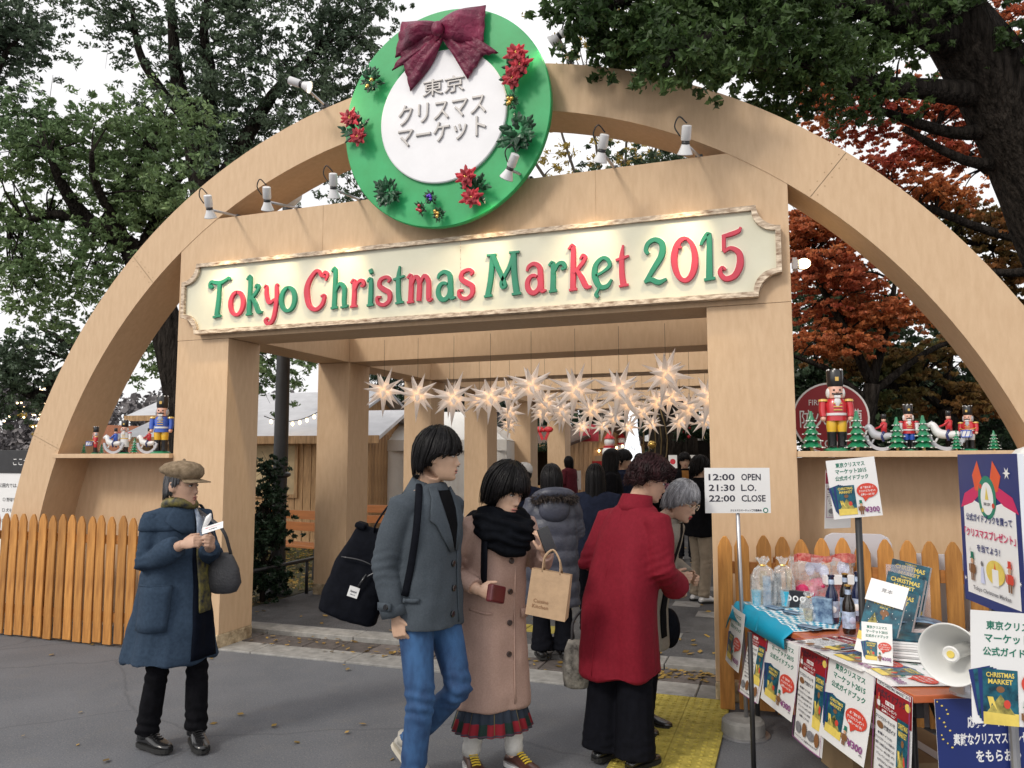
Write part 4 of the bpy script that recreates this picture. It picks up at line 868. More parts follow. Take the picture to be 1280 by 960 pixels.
t = card('menu_board', 'framed cream menu board with red lettering beside the wooden hut', 'board', 738, 590, 19.5, .95, .8, R(-15), mat('cream_card', (.72, .62, .42), .6, .05), [('クリスマスマーケット', 0, .2, .8, .12, m_tred), ('MENU', 0, -.05, .4, .08, m_tblk)])
t = card('notice_board', 'white notice sheet on the corner of the wooden hut', 'notice', 717, 600, 18.5, .38, .45, R(-10), m_paper, [('営業中', 0, 0, .25, .08, m_tblk)])
for i, px in enumerate((841, 866)):
    t = card('wall_sign', ('left' if i == 0 else 'right')+' one of two small red and white signs behind the man in the mustard sweater', 'sign', px, 577, 15.5, .17, .26, 0, m_paper)
    g = G(); g.lathe([(.055, .002), (.055, .004), (.001, .005)], 14, rot=Matrix.Rotation(PI/2, 3, 'X')); build(g, 'emblem', m_tred, t)
# light strings on the broad trunk
t = thing('light_string', 'hanging string of small warm lights in front of the broad dark trunk', 'lights', atD(812, 520, 16)); g = G(); c0 = atD(812, 520, 16)
for k in range(5):
    P0 = atD(806+k*4, 500, 15.9)-c0; P1 = atD(803+k*6, 600, 15.9)-c0; g.tube([P0, (P0+P1)/2+np.array([.04*k, 0, 0]), P1], .012, 4, smooth=3)
build(g, 'cord', mat('dry_vine', (.3, .22, .1), .8, .2), t)
g = G(); g.ell(atD(815, 556, 15.7)-c0, .09, 10, 8); build(g, 'bell', m_gold, t, smooth=True)
# white tent
def tent(label, c, w, d, h, rise, rz):
    t = thing('market_tent', label, 'tent', c, rz)
    g = G(); g.add([(-w/2, -d/2, h), (w/2, -d/2, h), (w/2, d/2, h), (-w/2, d/2, h), (-w*.22, 0, h+rise), (w*.22, 0, h+rise)], [(0, 1, 5, 4), (2, 3, 4, 5), (1, 2, 5), (3, 0, 4)]); build(g, 'canopy', m_tent, t)
    n = 40; rr = [[(-w/2+w*i/n, -d/2+.04*math.sin(i*1.3)+.02, z) for i in range(n+1)] for z in np.linspace(0.02, h+.0, 6)]
    g = G(); sheet(g, rr, .01); build(g, 'wall', m_tent, t, smooth=True)
    for s_ in (-1, 1):
        g = G(); g.bx(*sorted((s_*w/2, s_*(w/2-.02))), -d/2+.05, d/2, 0, h-.01); build(g, 'wall', m_tent, t)
    g = G(); g.bx(-w/2-.02, w/2+.02, -d/2-.03, -d/2-.005, h-.2, h+.01); build(g, 'valance', m_tent, t, bevel=.003)
    return t
tent('white canvas tent beyond the passage columns on the left', ground_at(545, 16), 3.4, 2.6, 1.95, .62, R(10))
# fountain
m_water = mat('white_water', (.93, .95, .97), .4, .03, 8, emit=.55, transl=0)  # water is no lamp: glow added so the shaded jet looks bright white
fc = ground_at(792, 18.6); t = thing('fountain', 'tall white fountain jet gleaming at the end of the passage', 'fountain', fc)
r_ = np.random.default_rng(5); n = 5200; hh = 2.75*(1-r_.random(n)**.75); rad = (.06+.46*(1-hh/2.75)**1.3)*np.sqrt(r_.random(n)); an = r_.random(n)*2*PI
C_ = np.stack([rad*np.cos(an), rad*np.sin(an), hh], 1); l = (.05+.16*r_.random(n))[:, None]; ax = np.stack([r_.normal(size=n)*.12, r_.normal(size=n)*.12, np.ones(n)], 1); sd_ = r_.normal(size=(n, 3)); sd_[:, 2] = 0; sd_ /= np.linalg.norm(sd_, axis=1)[:, None]
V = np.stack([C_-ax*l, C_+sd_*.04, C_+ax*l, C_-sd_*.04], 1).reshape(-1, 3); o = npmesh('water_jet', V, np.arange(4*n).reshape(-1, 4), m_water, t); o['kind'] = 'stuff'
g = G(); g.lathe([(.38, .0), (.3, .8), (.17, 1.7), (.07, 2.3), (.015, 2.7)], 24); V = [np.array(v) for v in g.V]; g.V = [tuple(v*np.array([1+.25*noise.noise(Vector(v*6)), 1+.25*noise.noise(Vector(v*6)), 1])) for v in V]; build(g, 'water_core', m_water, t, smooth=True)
g = G(); g.lathe([(1.2, 0), (1.2, .5), (1.08, .5), (1.05, .35)], 32); build(g, 'basin', m_slab, t, smooth=True, sharp=30)
# benches and cafe table on the lawn side
def bench(label, px, D, w, rz):
    t = thing('garden_bench', label, 'bench', ground_at(px, D), rz)
    for k in range(3): g = G(); g.bx(-w/2, w/2, -.2+k*.14, -.08+k*.14, .43, .46); build(g, 'seat_plank', m_orange, t, bevel=.003)
    for k in range(2): g = G(); g.bx(-w/2, w/2, .24, .27, .6+k*.16, .72+k*.16); build(g, 'back_plank', m_orange, t, bevel=.003)
    for s_ in (-1, 1):
        g = G(); x = s_*(w/2-.12); g.tube([(x, -.2, .035), (x, -.18, .43), (x, .24, .42), (x, .28, .9)], .018, 6); g.tube([(x, .3, .035), (x, .22, .43)], .018, 6); build(g, 'leg', m_black, t)
bench('orange slatted bench on the lawn between the first two columns', 365, 10.6, 1.5, R(-12))
bench('orange slatted bench behind the black bag, beyond the second column', 480, 11.8, 1.7, R(5))
t = thing('picnic_table', 'wooden picnic table in front of the low wooden hut', 'table', ground_at(385, 12.6), R(10))
for k in range(4): g = G(); g.bx(-.8, .8, -.32+k*.16, -.17+k*.16, .7, .735); build(g, 'table_plank', m_wood, t, bevel=.003)
for s_ in (-1, 1):
    g = G(); g.tube([(s_*.6, -.35, .035), (s_*.6, .2, .7)], .03, 4); g.tube([(s_*.6, .35, .035), (s_*.6, -.2, .7)], .03, 4); build(g, 'leg', m_wood, t)
# info board behind the fence at the far left
t = thing('information_board', 'white information board with a black header behind the left fence', 'board', atY(18, 600, 1.0)*np.array([1, 1, 0]), R(-5))
c0 = atY(18, 600, 1.0); g = G(); g.bx(-.38, .38, 0, .05, .5, 1.62); build(g, 'panel', m_paper, t, bevel=.004)
g = G(); g.bx(-.40, .40, -.012, .052, 1.44, 1.70); build(g, 'header', m_black, t, bevel=.004)
for (s, x, z, w, h) in (('ここから', .16, 1.57, .36, .08), ('公園内では、次の', -.02, 1.30, .5, .05), ('□ 野球をしない', .02, 1.14, .4, .045), ('□ 犬を放さない', .02, 1.02, .4, .045), ('□ 鳥に餌をやる', .02, .90, .4, .045), ('□ 自転車', -.05, .78, .25, .045)):
    g = G(); put_text(g, s, 0, 0, w, h, 0); g.V = [(v[0]+x, -.015 if z > 1.45 else -.003, v[1]+z) for v in g.V]; build(g, 'lettering', m_paper if z > 1.45 else m_tblk, t)
for s_ in (-1, 1): g = G(); g.bx(*sorted((s_*.36, s_*.42)), -.015, .055, 0, 1.7); build(g, 'post', m_black, t)
# illuminated little tree and low roof in the distance at the far left
D = 26.; t = tree('lit_tree', 'small bare tree hung with warm fairy lights far away at the left edge', [(gnd(62, D), .1), P_(62, 560, D, .08), P_(62, 520, D, .05)], [[P_(62, 560, D, .06), P_(40+k*9, 490, D, .02)] for k in range(6)], [ex(62, 510, D, 28, 24)], .12, 500, m_lG, bark=m_barkm, clump=.4, per=4, seed=50, twig=.02)
r_ = np.random.default_rng(3); g = G(); b0 = gnd(62, D)
for k in range(110):
    q = atD(62+r_.normal()*20, 508+r_.normal()*18, D+r_.normal()*.4)-b0; g.ell(q, .035, 5, 4)
o = build(g, 'fairy_lights', mat('fairy_light', (1, .8, .5), .3, .02, emit=5, ecol=(1, .72, .4)), t); o['kind'] = 'stuff'

# festive clutter beyond the passage: lantern strings, banners, ornaments
m_fest = mat('festoon_bulb', (1, .8, .5), .3, .02, emit=6, ecol=(1, .66, .3))
def festoon(label, a, b, n, sag, r=.03):
    a = np.array(a, float); b = np.array(b, float); t = thing('festoon_lights', label, 'lights', a); P = [(b-a)*q+np.array([0, 0, -sag*4*q*(1-q)]) for q in np.linspace(0, 1, n)]
    g = G(); g.tube(P, .008, 4); build(g, 'wire', m_black, t); g = G()
    for q in P[1:-1]: g.ell(q-np.array([0, 0, .05]), (r, r, r*1.3), 6, 5)
    build(g, 'bulbs', m_fest, t)['kind'] = 'stuff'
festoon('string of warm bulbs over the hut with red decorations', atD(690, 560, 19.5), atD(800, 548, 19.5), 16, .15)
festoon('string of warm bulbs between the far stalls at the right', atD(860, 528, 17), atD(895, 545, 17), 8, .1)
festoon('string of warm bulbs on the low hut left of the passage', atD(330, 520, 14), atD(402, 512, 14), 9, .15)
festoon('string of warm bulbs above the lit hut behind the far columns', atD(600, 548, 20), atD(690, 545, 20), 14, .2)
def ornament(label, px, py, D, kind, s=1.):
    c = atD(px, py, D); t = thing('roof_ornament', label, 'ornament', c)
    if kind == 'snowman':
        for nm, z, r, mm in (('body', 0, .16, m_paper), ('head', .22, .11, m_paper)): g = G(); g.ell((0, 0, z*s), r*s, 12, 8); build(g, nm, mm, t, smooth=True)
        g = G(); g.lathe([(.12*s, .29*s), (.09*s, .33*s), (.01, .46*s)], 10); build(g, 'hat', m_red, t); g = G(); g.lathe([(.12*s, .08*s), (.13*s, .14*s)], 12); build(g, 'scarf', m_red, t)
    elif kind == 'bow':
        for k in (-1, 1): g = G(); g.ell((k*.16*s, 0, .03*s), (.16*s, .06*s, .10*s), 10, 8); build(g, 'loop', m_red, t, smooth=True); g = G(); g.box((k*.1*s, 0, -.18*s), (.09*s, .03*s, .28*s), Matrix.Rotation(k*.4, 3, 'Y')); build(g, 'tail', m_red, t)
        g = G(); g.ell((0, -.02, 0), .06*s, 8, 6); build(g, 'knot', m_red, t, smooth=True)
    elif kind == 'barrel':
        g = G(); g.lathe([(.30*s, -1.0*s), (.31*s, .0), (.30*s, .2*s)], 20); build(g, 'drum', mat('golden_panel', (.62, .40, .10), .3, .2, 8, metal=.6), t, smooth=True)
        g = G(); g.lathe([(.315*s, -.35*s), (.32*s, -.1*s)], 20, cap=False); build(g, 'band', m_black, t); g = G(); g.ell((0, 0, .3*s), (.30*s, .30*s, .28*s), 16, 10); build(g, 'dome', mat('golden_panel', (.62, .40, .10)), t, smooth=True)
    return t
ornament('snowman ornament with red hat on the roof edge left of the fountain', 762, 566, 17.5, 'snowman', 1.1)
ornament('smaller snowman ornament beside the fountain', 777, 560, 20, 'snowman', .9)
ornament('big red bow hanging between the third and fourth columns', 680, 538, 18, 'bow', .7)
ornament('golden barrel shaped stall sign seen between two columns', 630, 566, 17, 'barrel', .9)
for i, (px, py, w, h, D, mm) in enumerate(((752, 600, .5, .9, 18.5, m_red), (706, 612, .35, .7, 17.5, m_paper))):
    t = thing('banner', ('red upright banner beside the wooden hut' if i == 0 else 'white upright banner in front of the wooden hut'), 'banner', atD(px, py, D), R(-15)); g = G(); g.bx(-w/2, w/2, 0, .01, -h/2, h/2); build(g, 'cloth', mm, t)
    g = G(); put_text(g, 'クリスマス', 0, 0, w*.7, .1, 0); g.V = [(v[0], -.004, v[1]+h*.3) for v in g.V]; build(g, 'lettering', m_paper if i == 0 else m_tred, t)
t = thing('garland', 'thick green garland with red baubles over the right hand stall', 'garland', atD(868, 530, 16)); c0 = atD(868, 530, 16); P = [atD(848, 545, 16)-c0, atD(868, 538, 16)-c0, atD(892, 548, 16)-c0]; garland(t, P, .14, 900, 8)
g = G(); blobstrip(g, P, .1, 12, 4); build(g, 'baubles', m_red, t)['kind'] = 'stuff'
# ================================================================== printed sheets
m_sheet = mat('poster_paper', (.80, .80, .80), .35, .02, 4, coat=.3); m_ink = mat('ink_green', (.01, .17, .11), .5, .02); m_inkb = mat('ink_black', (.03, .03, .05), .5, .02); m_inkn = mat('ink_navy', (.015, .03, .16), .45, .05)
m_inkr = mat('ink_red', (.62, .06, .035), .5, .02); m_inkd = mat('ink_dark_red', (.30, .012, .02), .45, .05); m_inkw = mat('ink_white', (.84, .84, .84), .5, .01); m_inkp = mat('ink_purple', (.25, .06, .22), .5, .02)
m_inky = mat('ink_yellow', (.75, .58, .12), .5, .1, 30); m_inkg = mat('ink_grey', (.2, .2, .22), .5, .2, 60); m_inkc = mat('ink_crimson', (.6, .02, .12), .5, .02); m_inko = mat('ink_orange', (.72, .10, .03), .5, .05)
m_cover = mat('cover_print', (.006, .06, .11), .3, .5, 30, col2=(.015, .14, .2), coat=.3); m_cov2 = mat('cover_print_lower', (.03, .10, .06), .4, .8, 26, col2=(.6, .5, .12)); m_skin0 = mat('printed_skin', (.6, .35, .22), .5, .05)
m_lil = mat('ink_lilac', (.62, .66, .88), .5, .03); m_brn = mat('ink_brown', (.22, .10, .04), .5, .05)
def T(s, x, y, w, h, m, off=.026): return ('t', s, x, y, w, h, m, off)
def Rr(x0, x1, y0, y1, m): return ('p', [(x0, y0), (x1, y0), (x1, y1), (x0, y1)], m)
def El(cx, cy, rx, ry, m, n=24): return ('p', [(cx+rx*math.cos(2*PI*i/n), cy+ry*math.sin(2*PI*i/n)) for i in range(n)], m)
def Pg(pts, m): return ('p', pts, m)
def book_pic(x, y, w, h, fan=True):
    o = []
    if fan:
        for k in (3, 2, 1): o.append(Pg([(x-.02*k, y-h+.03*k), (x+w*.3-.03*k, y-h+.02*k), (x+w*.5-.035*k, y+.012*k), (x-.05*k, y-.01*k)], m_inkn if k % 2 else m_cover))
    o += [Rr(x, x+w, y-h, y, m_cover), Rr(x, x+w, y-h, y-h*.78, m_inky), Pg([(x+w*.1, y-h*.78), (x+w*.5, y-h*.45), (x+w*.9, y-h*.8)], m_cov2), El(x+w*.68, y-h*.62, w*.1, h*.08, m_inkr, 10), El(x+w*.5, y-h*.36, w*.12, h*.06, m_brn, 10), T('CHRISTMAS', x+w/2, y-h*.1, w*.8, h*.09, m_inky), T('MARKET', x+w/2, y-h*.22, w*.7, h*.09, m_inky),
          Pg([(x+w*.12, y-h*.5), (x+w*.2, y-h*.72), (x+w*.28, y-h*.5), (x+w*.4, y-h*.75)], m_inky)]
    return o
def little_figure(x, y, h, hat, coat_, w=.3):
    return [Rr(x-h*.09, x+h*.09, y+h*.78, y+h, hat), Rr(x-h*.14, x+h*.14, y+h*.76, y+h*.8, hat), El(x, y+h*.68, h*.09, h*.1, m_skin0, 12), Pg([(x-h*.16, y+h*.25), (x+h*.16, y+h*.25), (x+h*.13, y+h*.58), (x-h*.13, y+h*.58)], coat_), Rr(x-h*.11, x-h*.02, y, y+h*.27, m_brn), Rr(x+h*.02, x+h*.11, y, y+h*.27, m_brn), Rr(x-h*.22, x-h*.15, y+h*.3, y+h*.56, coat_), Rr(x+h*.15, x+h*.22, y+h*.3, y+h*.56, coat_)]
POST_A = [T('東京クリスマス', .5, -.16, .66, .105, m_ink), T('マーケット2015', .5, -.31, .70, .105, m_ink), T('公式ガイドブック', .5, -.46, .74, .105, m_ink)]+book_pic(.12, -.66, .38, .62)+\
    [El(.75, -.80, .215, .155, m_inkr), Pg([(.64, -.92), (.78, -.94), (.68, -1.03)], m_inkr), T('必ず当たる！！', .75, -.73, .26, .05, m_inkw), T('クリスマスプレゼント', .75, -.805, .34, .05, m_inkw), T('応募シール付き！', .75, -.88, .28, .05, m_inkw), T('¥300', .80, -1.2, .30, .12, m_inkp), T('(税込)', .93, -1.28, .06, .03, m_inkb)]+little_figure(.585, -1.29, .3, m_ink, m_brn)
POST_B = [Rr(.0, 1, -.40, 0, m_inkd), Rr(.03, .97, -.07, -.01, m_inkw), T('TOKYO CHRISTMAS MARKET 2015', .5, -.04, .9, .04, m_inkb), T('公式ガイドブック', .45, -.155, .8, .1, m_inkb), El(.9, -.16, .07, .05, m_inky, 14), Rr(.3, .55, -.27, -.22, m_inkw), T('必ず当たる', .42, -.245, .2, .035, m_inkd), T('クリスマスプレゼント', .35, -.31, .55, .045, m_inkw), T('応募シール付', .4, -.365, .4, .035, m_inkw),
    T('クリスマスマーケットを', .3, -.47, .56, .05, m_inkb), El(.16, -.56, .1, .045, m_brn, 16), T('徹底ガイド', .44, -.56, .32, .06, m_inkb)]+\
    [T(s, .3+.01*i, -.66-.065*i, w, .035, m_inkb) for i, (s, w) in enumerate((('本場ドイツの', .42), ('クリスマスマーケットを訪ねる', .56), ('開設！日本初上陸のあれこれ', .54), ('シュトレン・木の人形・灯り', .54), ('グリューワインの楽しみ方', .5), ('おすすめグルメと雑貨', .44), ('会場マップつき', .36)))]+\
    book_pic(.66, -.34, .3, .75, False)+little_figure(.14, -.38, .22, m_inkr, m_inkw)+[El(.2, -1.22, .11, .08, m_inkg, 12), El(.44, -1.2, .08, .1, m_brn, 12), El(.66, -1.22, .12, .07, m_inkg, 12), El(.86, -1.22, .07, .1, m_brn, 12), T('ホットワインとお菓子のおみやげ', .5, -1.34, .8, .03, m_inkb),
    Rr(0, .015, -1.41, 0, m_inkp), Rr(.985, 1, -1.41, 0, m_inkp), Rr(0, 1, -1.41, -1.395, m_inkp)]
def star_poly(cx, cy, r, n=6): return Pg([(cx+r*(1 if i % 2 == 0 else .35)*math.cos(PI*i/n), cy+r*(1 if i % 2 == 0 else .35)*math.sin(PI*i/n)) for i in range(2*n)], m_inkw)
POST_C = [Rr(0, 1, -1.414, 0, m_inkn), Pg([(.07, -.44), (.2, -.42), (.5, -.5), (.8, -.42), (.93, -.44), (.93, -1.33), (.07, -1.33)], m_inkw), Pg([(.1, -.38), (.02, -.52), (.24, -.46), (.44, -.34), (.36, -.28)], m_inkc), Pg([(.9, -.38), (.98, -.52), (.76, -.46), (.56, -.34), (.64, -.28)], m_inkc),
    Pg([(.48, -.36), (.36, -.06), (.26, -.2), (.3, -.34)], m_inko), Pg([(.52, -.36), (.62, -.06), (.74, -.2), (.68, -.34)], m_inko), El(.5, -.40, .15, .20, m_tgrn), El(.5, -.41, .105, .15, m_inkw), El(.4, -.3, .025, .025, m_inkr, 8), El(.6, -.47, .025, .025, m_inkr, 8), El(.42, -.52, .02, .02, m_inky, 8), Pg([(.47, -.42), (.5, -.30), (.53, -.42)], m_inky), T('東京', .5, -.46, .12, .03, m_inkg), star_poly(.84, -.17, .06),
    star_poly(.15, -.9, .03), star_poly(.05, -1.2, .025), star_poly(.95, -1.1, .025), T('公式ガイドブックを買って', .5, -.60, .76, .075, m_inkn), T('「クリスマスプレゼント」', .5, -.745, .84, .085, m_inkc), T('を当てよう！', .48, -.88, .38, .07, m_inkn), El(.58, -1.07, .15, .11, m_inky), Rr(.53, .63, -1.19, -1.04, m_inkw), Pg([(.565, -1.04), (.58, -.98), (.595, -1.04)], m_inko), Pg([(.33, -1.2), (.4, -1.2), (.38, -1.05), (.35, -1.05)], m_lil), El(.365, -1.02, .02, .025, m_inkg, 8), T('Tokyo Christmas Market', .5, -1.27, .62, .05, m_inkg)]+little_figure(.2, -1.2, .27, m_ink, m_brn)+little_figure(.82, -1.2, .27, m_inkr, m_inkr)
POST_D = [Rr(0, 1, -1.414, 0, m_inkn), T('応募シートに記入して', .62, -.20, 1.0*.66, .105, m_inkw), T('素敵なクリスマスプレゼント', .56, -.345, .82, .105, m_inkw), T('をもらおう', .56, -.49, .42, .10, m_inkw), El(.62, -.82, .36, .2, m_lil), T('ハズレなし!!', .62, -.72, .26, .06, m_inkp), T('グリューワインやビール', .62, -.81, .50, .06, m_inkp), T('プレゼント', .62, -.9, .3, .06, m_inkp)]+[El(.02+.03*(i % 4)+.01*(i % 3), -.02-.035*i, .008+.004*(i % 2), .008, m_inky, 6) for i in range(12)]
def sheet_print(name, design, w, aspect, origin, xd, yd, parent=None, bend=0., back=True, base=None, th=.0012, curl=0., split=False):
    """a printed sheet: backing sheet plus its print as separate thin layers; origin is its top left corner"""
    xd = np.array(xd, float); yd = np.array(yd, float); xd /= np.linalg.norm(xd); yd = yd-xd*(xd@yd); yd /= np.linalg.norm(yd); nd = np.cross(xd, yd); origin = np.array(origin, float)
    def mp(v):
        x, y, z = v[0]*w, v[1]*w, v[2]; k = bend*math.sin(PI*np.clip(v[0], 0, 1))+curl*(-v[1]/aspect)**2*w
        return tuple(origin+xd*x+yd*y+nd*(z+k))
    g = G(); nx, ny = 8, 8; V = []; F = []
    for s_ in (0, -th):
        for j in range(ny+1):
            for i in range(nx+1): V.append(mp((i/nx, -aspect*j/ny, s_)))
    o_ = (nx+1)*(ny+1)
    for j in range(ny):
        for i in range(nx):
            a = j*(nx+1)+i; F.append((a, a+nx+1, a+nx+2, a+1)); F.append((o_+a+1, o_+a+nx+2, o_+a+nx+1, o_+a))
    b = []
    b += [j*(nx+1) for j in range(ny)]+[ny*(nx+1)+i for i in range(nx)]+[(ny-j)*(nx+1)+nx for j in range(ny)]+[nx-i for i in range(nx)]
    for i in range(len(b)): p, q = b[i], b[(i+1) % len(b)]; F.append((p, o_+p, o_+q, q))
    g.add(V, F); so_ = build(g, 'sheet', base or m_sheet, parent, world=True)
    mats = []; g = G(); lay = .0010
    if split:
        for e in design:
            if e[0] == 't': g2 = G(); put_text(g2, e[1], e[2], e[3], e[4], e[5], lay, off=e[7]); g2.V = [mp(v) for v in g2.V]; build(g2, 'lettering', e[6], parent, world=True)
        design = [e for e in design if e[0] != 't']
    for e in design:
        mm = e[6] if e[0] == 't' else e[2]
        if mm not in mats: mats.append(mm)
        k = mats.index(mm)
        if e[0] == 't':
            g2 = G(); put_text(g2, e[1], e[2], e[3], e[4], e[5], lay, off=e[7]); g.add([mp(v) for v in g2.V], g2.F, k)
        else:
            P = e[1]; P2 = []
            for i in range(len(P)):
                a, b_ = P[i], P[(i+1) % len(P)]; P2.append(a)
                if abs(a[0]-b_[0]) > .3 and bend: P2 += [(a[0]+(b_[0]-a[0])*t, a[1]+(b_[1]-a[1])*t) for t in (.25, .5, .75)]
                if abs(a[1]-b_[1]) > .3 and curl: P2 += [(a[0]+(b_[0]-a[0])*t, a[1]+(b_[1]-a[1])*t) for t in (.25, .5, .75)]
            if len(P2) > len(P) and (bend or curl) and max(p[0] for p in P)-min(p[0] for p in P) > .6 and len(P) == 4:   # wide bands: as a small grid
                xs = np.linspace(min(p[0] for p in P), max(p[0] for p in P), 7); ys_ = np.linspace(max(p[1] for p in P), min(p[1] for p in P), 7); VV = [mp((x, y, lay)) for y in ys_ for x in xs]
                g.add(VV, [(j*7+i, (j+1)*7+i, (j+1)*7+i+1, j*7+i+1) for j in range(6) for i in range(6)], k)
            else:
                a2 = sum(P2[i][0]*P2[(i+1) % len(P2)][1]-P2[(i+1) % len(P2)][0]*P2[i][1] for i in range(len(P2)))
                if a2 < 0: P2 = P2[::-1]
                g.add([mp((p[0], p[1], lay)) for p in P2], [tuple(range(len(P2)))], k)
        lay += .00022
    pr_ = build(g, 'printing', mats, parent, world=True); return so_

# ================================================================== the stall table
ED = np.array([.402, -.915, 0]); ED /= np.linalg.norm(ED); EN = np.array([-ED[1], ED[0], 0]); EN = EN if EN[0] > 0 else -EN; TA = np.array([2.20, -.44, .72]); TL = 1.86; TD = .62
m_ttop = mat('orange_table_top', (.55, .14, .05), .3, .1, 6, coat=.4); m_tape = mat('red_table_cloth', (.32, .02, .03), .6, .1)
def tb(s, d, z=0.): return TA+ED*s+EN*d+np.array([0, 0, z])
mid = tb(TL/2, TD/2, -.72)
table = thing('stall_table', 'long folding stall table with orange top in front of the right fence', 'table', mid)
def slab_on(g, s0, s1, d0, d1, z0, z1, m=0):
    V = [tb(s, d, z) for z in (z0, z1) for (s, d) in ((s0, d0), (s1, d0), (s1, d1), (s0, d1))]; g.add(V, [(0, 1, 2, 3), (7, 6, 5, 4), (0, 4, 5, 1), (1, 5, 6, 2), (2, 6, 7, 3), (3, 7, 4, 0)], m)
g = G(); slab_on(g, 0, TL, 0, TD, -.03, 0); build(g, 'table_top', m_ttop, table, world=True, bevel=.004)
g = G(); slab_on(g, .02, TL-.02, .02, .05, -.09, -.031); slab_on(g, .02, TL-.02, TD-.05, TD-.02, -.09, -.031); build(g, 'apron', m_black, table, world=True)
for s_ in (.13, TL-.13):
    for d_ in (.07, TD-.07): g = G(); g.tube([tb(s_, d_, -.03), tb(s_, d_, -.72)], .013, 8); build(g, 'leg', m_black, table, world=True, smooth=True)
    g = G(); g.tube([tb(s_, .07, -.5), tb(s_, TD-.07, -.5)], .010, 6); g.tube([tb(s_, TD/2, -.5), tb(s_+(.35 if s_ < 1 else -.35), TD/2, -.05)], .009, 6); build(g, 'brace', m_black, table, world=True)
g = G(); g.tube([atZ(943, 965, 0), atZ(943, 965, 0)*[1, 1, 0]+np.array([0, 0, .9])], .013, 8)
t = thing('pole', 'thin black pole standing before the left end of the stall table', 'pole', tb(.55, -.06, -.72)); g = G(); p0 = atZ(943, 985, 0); g.tube([p0, p0+np.array([0, 0, .74])], .012, 8); build(g, 'rod', m_black, t, world=True, smooth=True)
g = G(); g.lathe([(.09, 0), (.09, .012), (.015, .02)], 16, tuple(p0)); build(g, 'foot', m_black, t, world=True)
# hanging posters along the front edge
def hang(s, w, design, label, flare=.16, skew=.0, curl=.03, drop=.0, asp=1.0):
    design = [(('p', [(x, y*asp/1.414) for x, y in e[1]], e[2]) if e[0] == 'p' else ('t', e[1], e[2], e[3]*asp/1.414, e[4], e[5]*asp/1.414, e[6], e[7])) for e in design]
    t = thing('poster', label, 'poster', tb(s+w/2, -.02, -.3)); xd = ED+EN*skew; yd = np.array([0, 0, 1.])+EN*flare; o = tb(s, -.012, .004-drop)
    sheet_print('poster', design, w, asp, o, xd, yd, t, bend=random.uniform(.002, .012), curl=curl)
hang(-.03, .30, POST_A, 'white leaflet with green writing hanging at the left end of the table edge', .12, -.1, asp=1.1, drop=.02)
hang(.285, .235, POST_B, 'narrow dark red leaflet, second from the left along the table edge', .20, .06, drop=.06, asp=1.65)
hang(.545, .385, POST_A, 'white leaflet with green writing, second white one along the table edge', .14, asp=.94, drop=.045)
hang(.94, .285, POST_B, 'dark red and white leaflet between the second and third white leaflets', .10, 0, drop=.01, asp=1.6)
hang(1.235, .385, POST_A, 'nearest white leaflet with green writing hanging from the table edge', .16, asp=.93)
hang(1.625, .27, POST_B, 'large dark red leaflet at the near corner of the table', .05, -.05, .06, asp=1.6)
# sheets lying on the table under plastic
def flat(s, d, w, design, label, ang=0., z=.004, cat='leaflet', name='leaflet'):
    a = ang; xd = ED*math.cos(a)+EN*math.sin(a); yd = -ED*math.sin(a)*-1*-1+EN*math.cos(a); t = thing(name, label, cat, tb(s, d, z)); sheet_print('s', design, w, 1.414, tb(s, d, z), xd, yd, t)
flat(1.20, .36, .30, POST_A, 'leaflet lying flat on the table beside the mini price card', .1)
flat(1.50, .38, .28, POST_A, 'leaflet lying flat before the horn loudspeaker', -.05, .006)
flat(.92, .20, .24, POST_B, 'leaflet lying flat on the table behind the third hanging leaflet', .3, .005)
g = G(); slab_on(g, .6, TL, -.004, .5, .012, .0135)
# turquoise cloth with white lozenges
m_turq = bpy.data.materials.new('turquoise_lozenge_cloth'); m_turq.use_nodes = True; q_ = m_turq.node_tree; bb = q_.nodes['Principled BSDF']; bb.inputs['Roughness'].default_value = .6
tcn = N(q_, 'ShaderNodeUVMap'); mpn = N(q_, 'ShaderNodeMapping'); mpn.inputs['Scale'].default_value = (30, 16, 1); mpn.inputs['Rotation'].default_value = (0, 0, R(0))
sx_ = N(q_, 'ShaderNodeSeparateXYZ'); q_.links.new(tcn.outputs[0], sx_.inputs[0])
def mth(op, a, b=None, v=None):
    n_ = N(q_, 'ShaderNodeMath', operation=op)
    if hasattr(a, 'links'): q_.links.new(a, n_.inputs[0])
    else: n_.inputs[0].default_value = a
    if b is not None:
        if hasattr(b, 'links'): q_.links.new(b, n_.inputs[1])
        else: n_.inputs[1].default_value = b
    return n_.outputs[0]
U_ = mth('MULTIPLY', sx_.outputs[0], 14.); V_ = mth('MULTIPLY', sx_.outputs[1], 5.)
a_ = mth('FRACT', mth('ADD', U_, V_)); b_2 = mth('FRACT', mth('SUBTRACT', U_, V_)); x1 = mth('GREATER_THAN', a_, .5); x2 = mth('GREATER_THAN', b_2, .5); xr = mth('ABSOLUTE', mth('SUBTRACT', x1, x2))
inb = mth('MULTIPLY', mth('GREATER_THAN', sx_.outputs[1], .15), xr); mxx = N(q_, 'ShaderNodeMixRGB'); mxx.inputs[1].default_value = (.0, .30, .48, 1); mxx.inputs[2].default_value = (.75, .80, .82, 1)
q_.links.new(inb, mxx.inputs[0]); q_.links.new(mxx.outputs[0], bb.inputs['Base Color'])
cl = thing('table_cloth', 'turquoise cloth with white lozenges over the left end of the stall table', 'cloth', tb(.4, .2, 0)); g = G(); rows = []; nu, nv = 26, 14; uvs = []
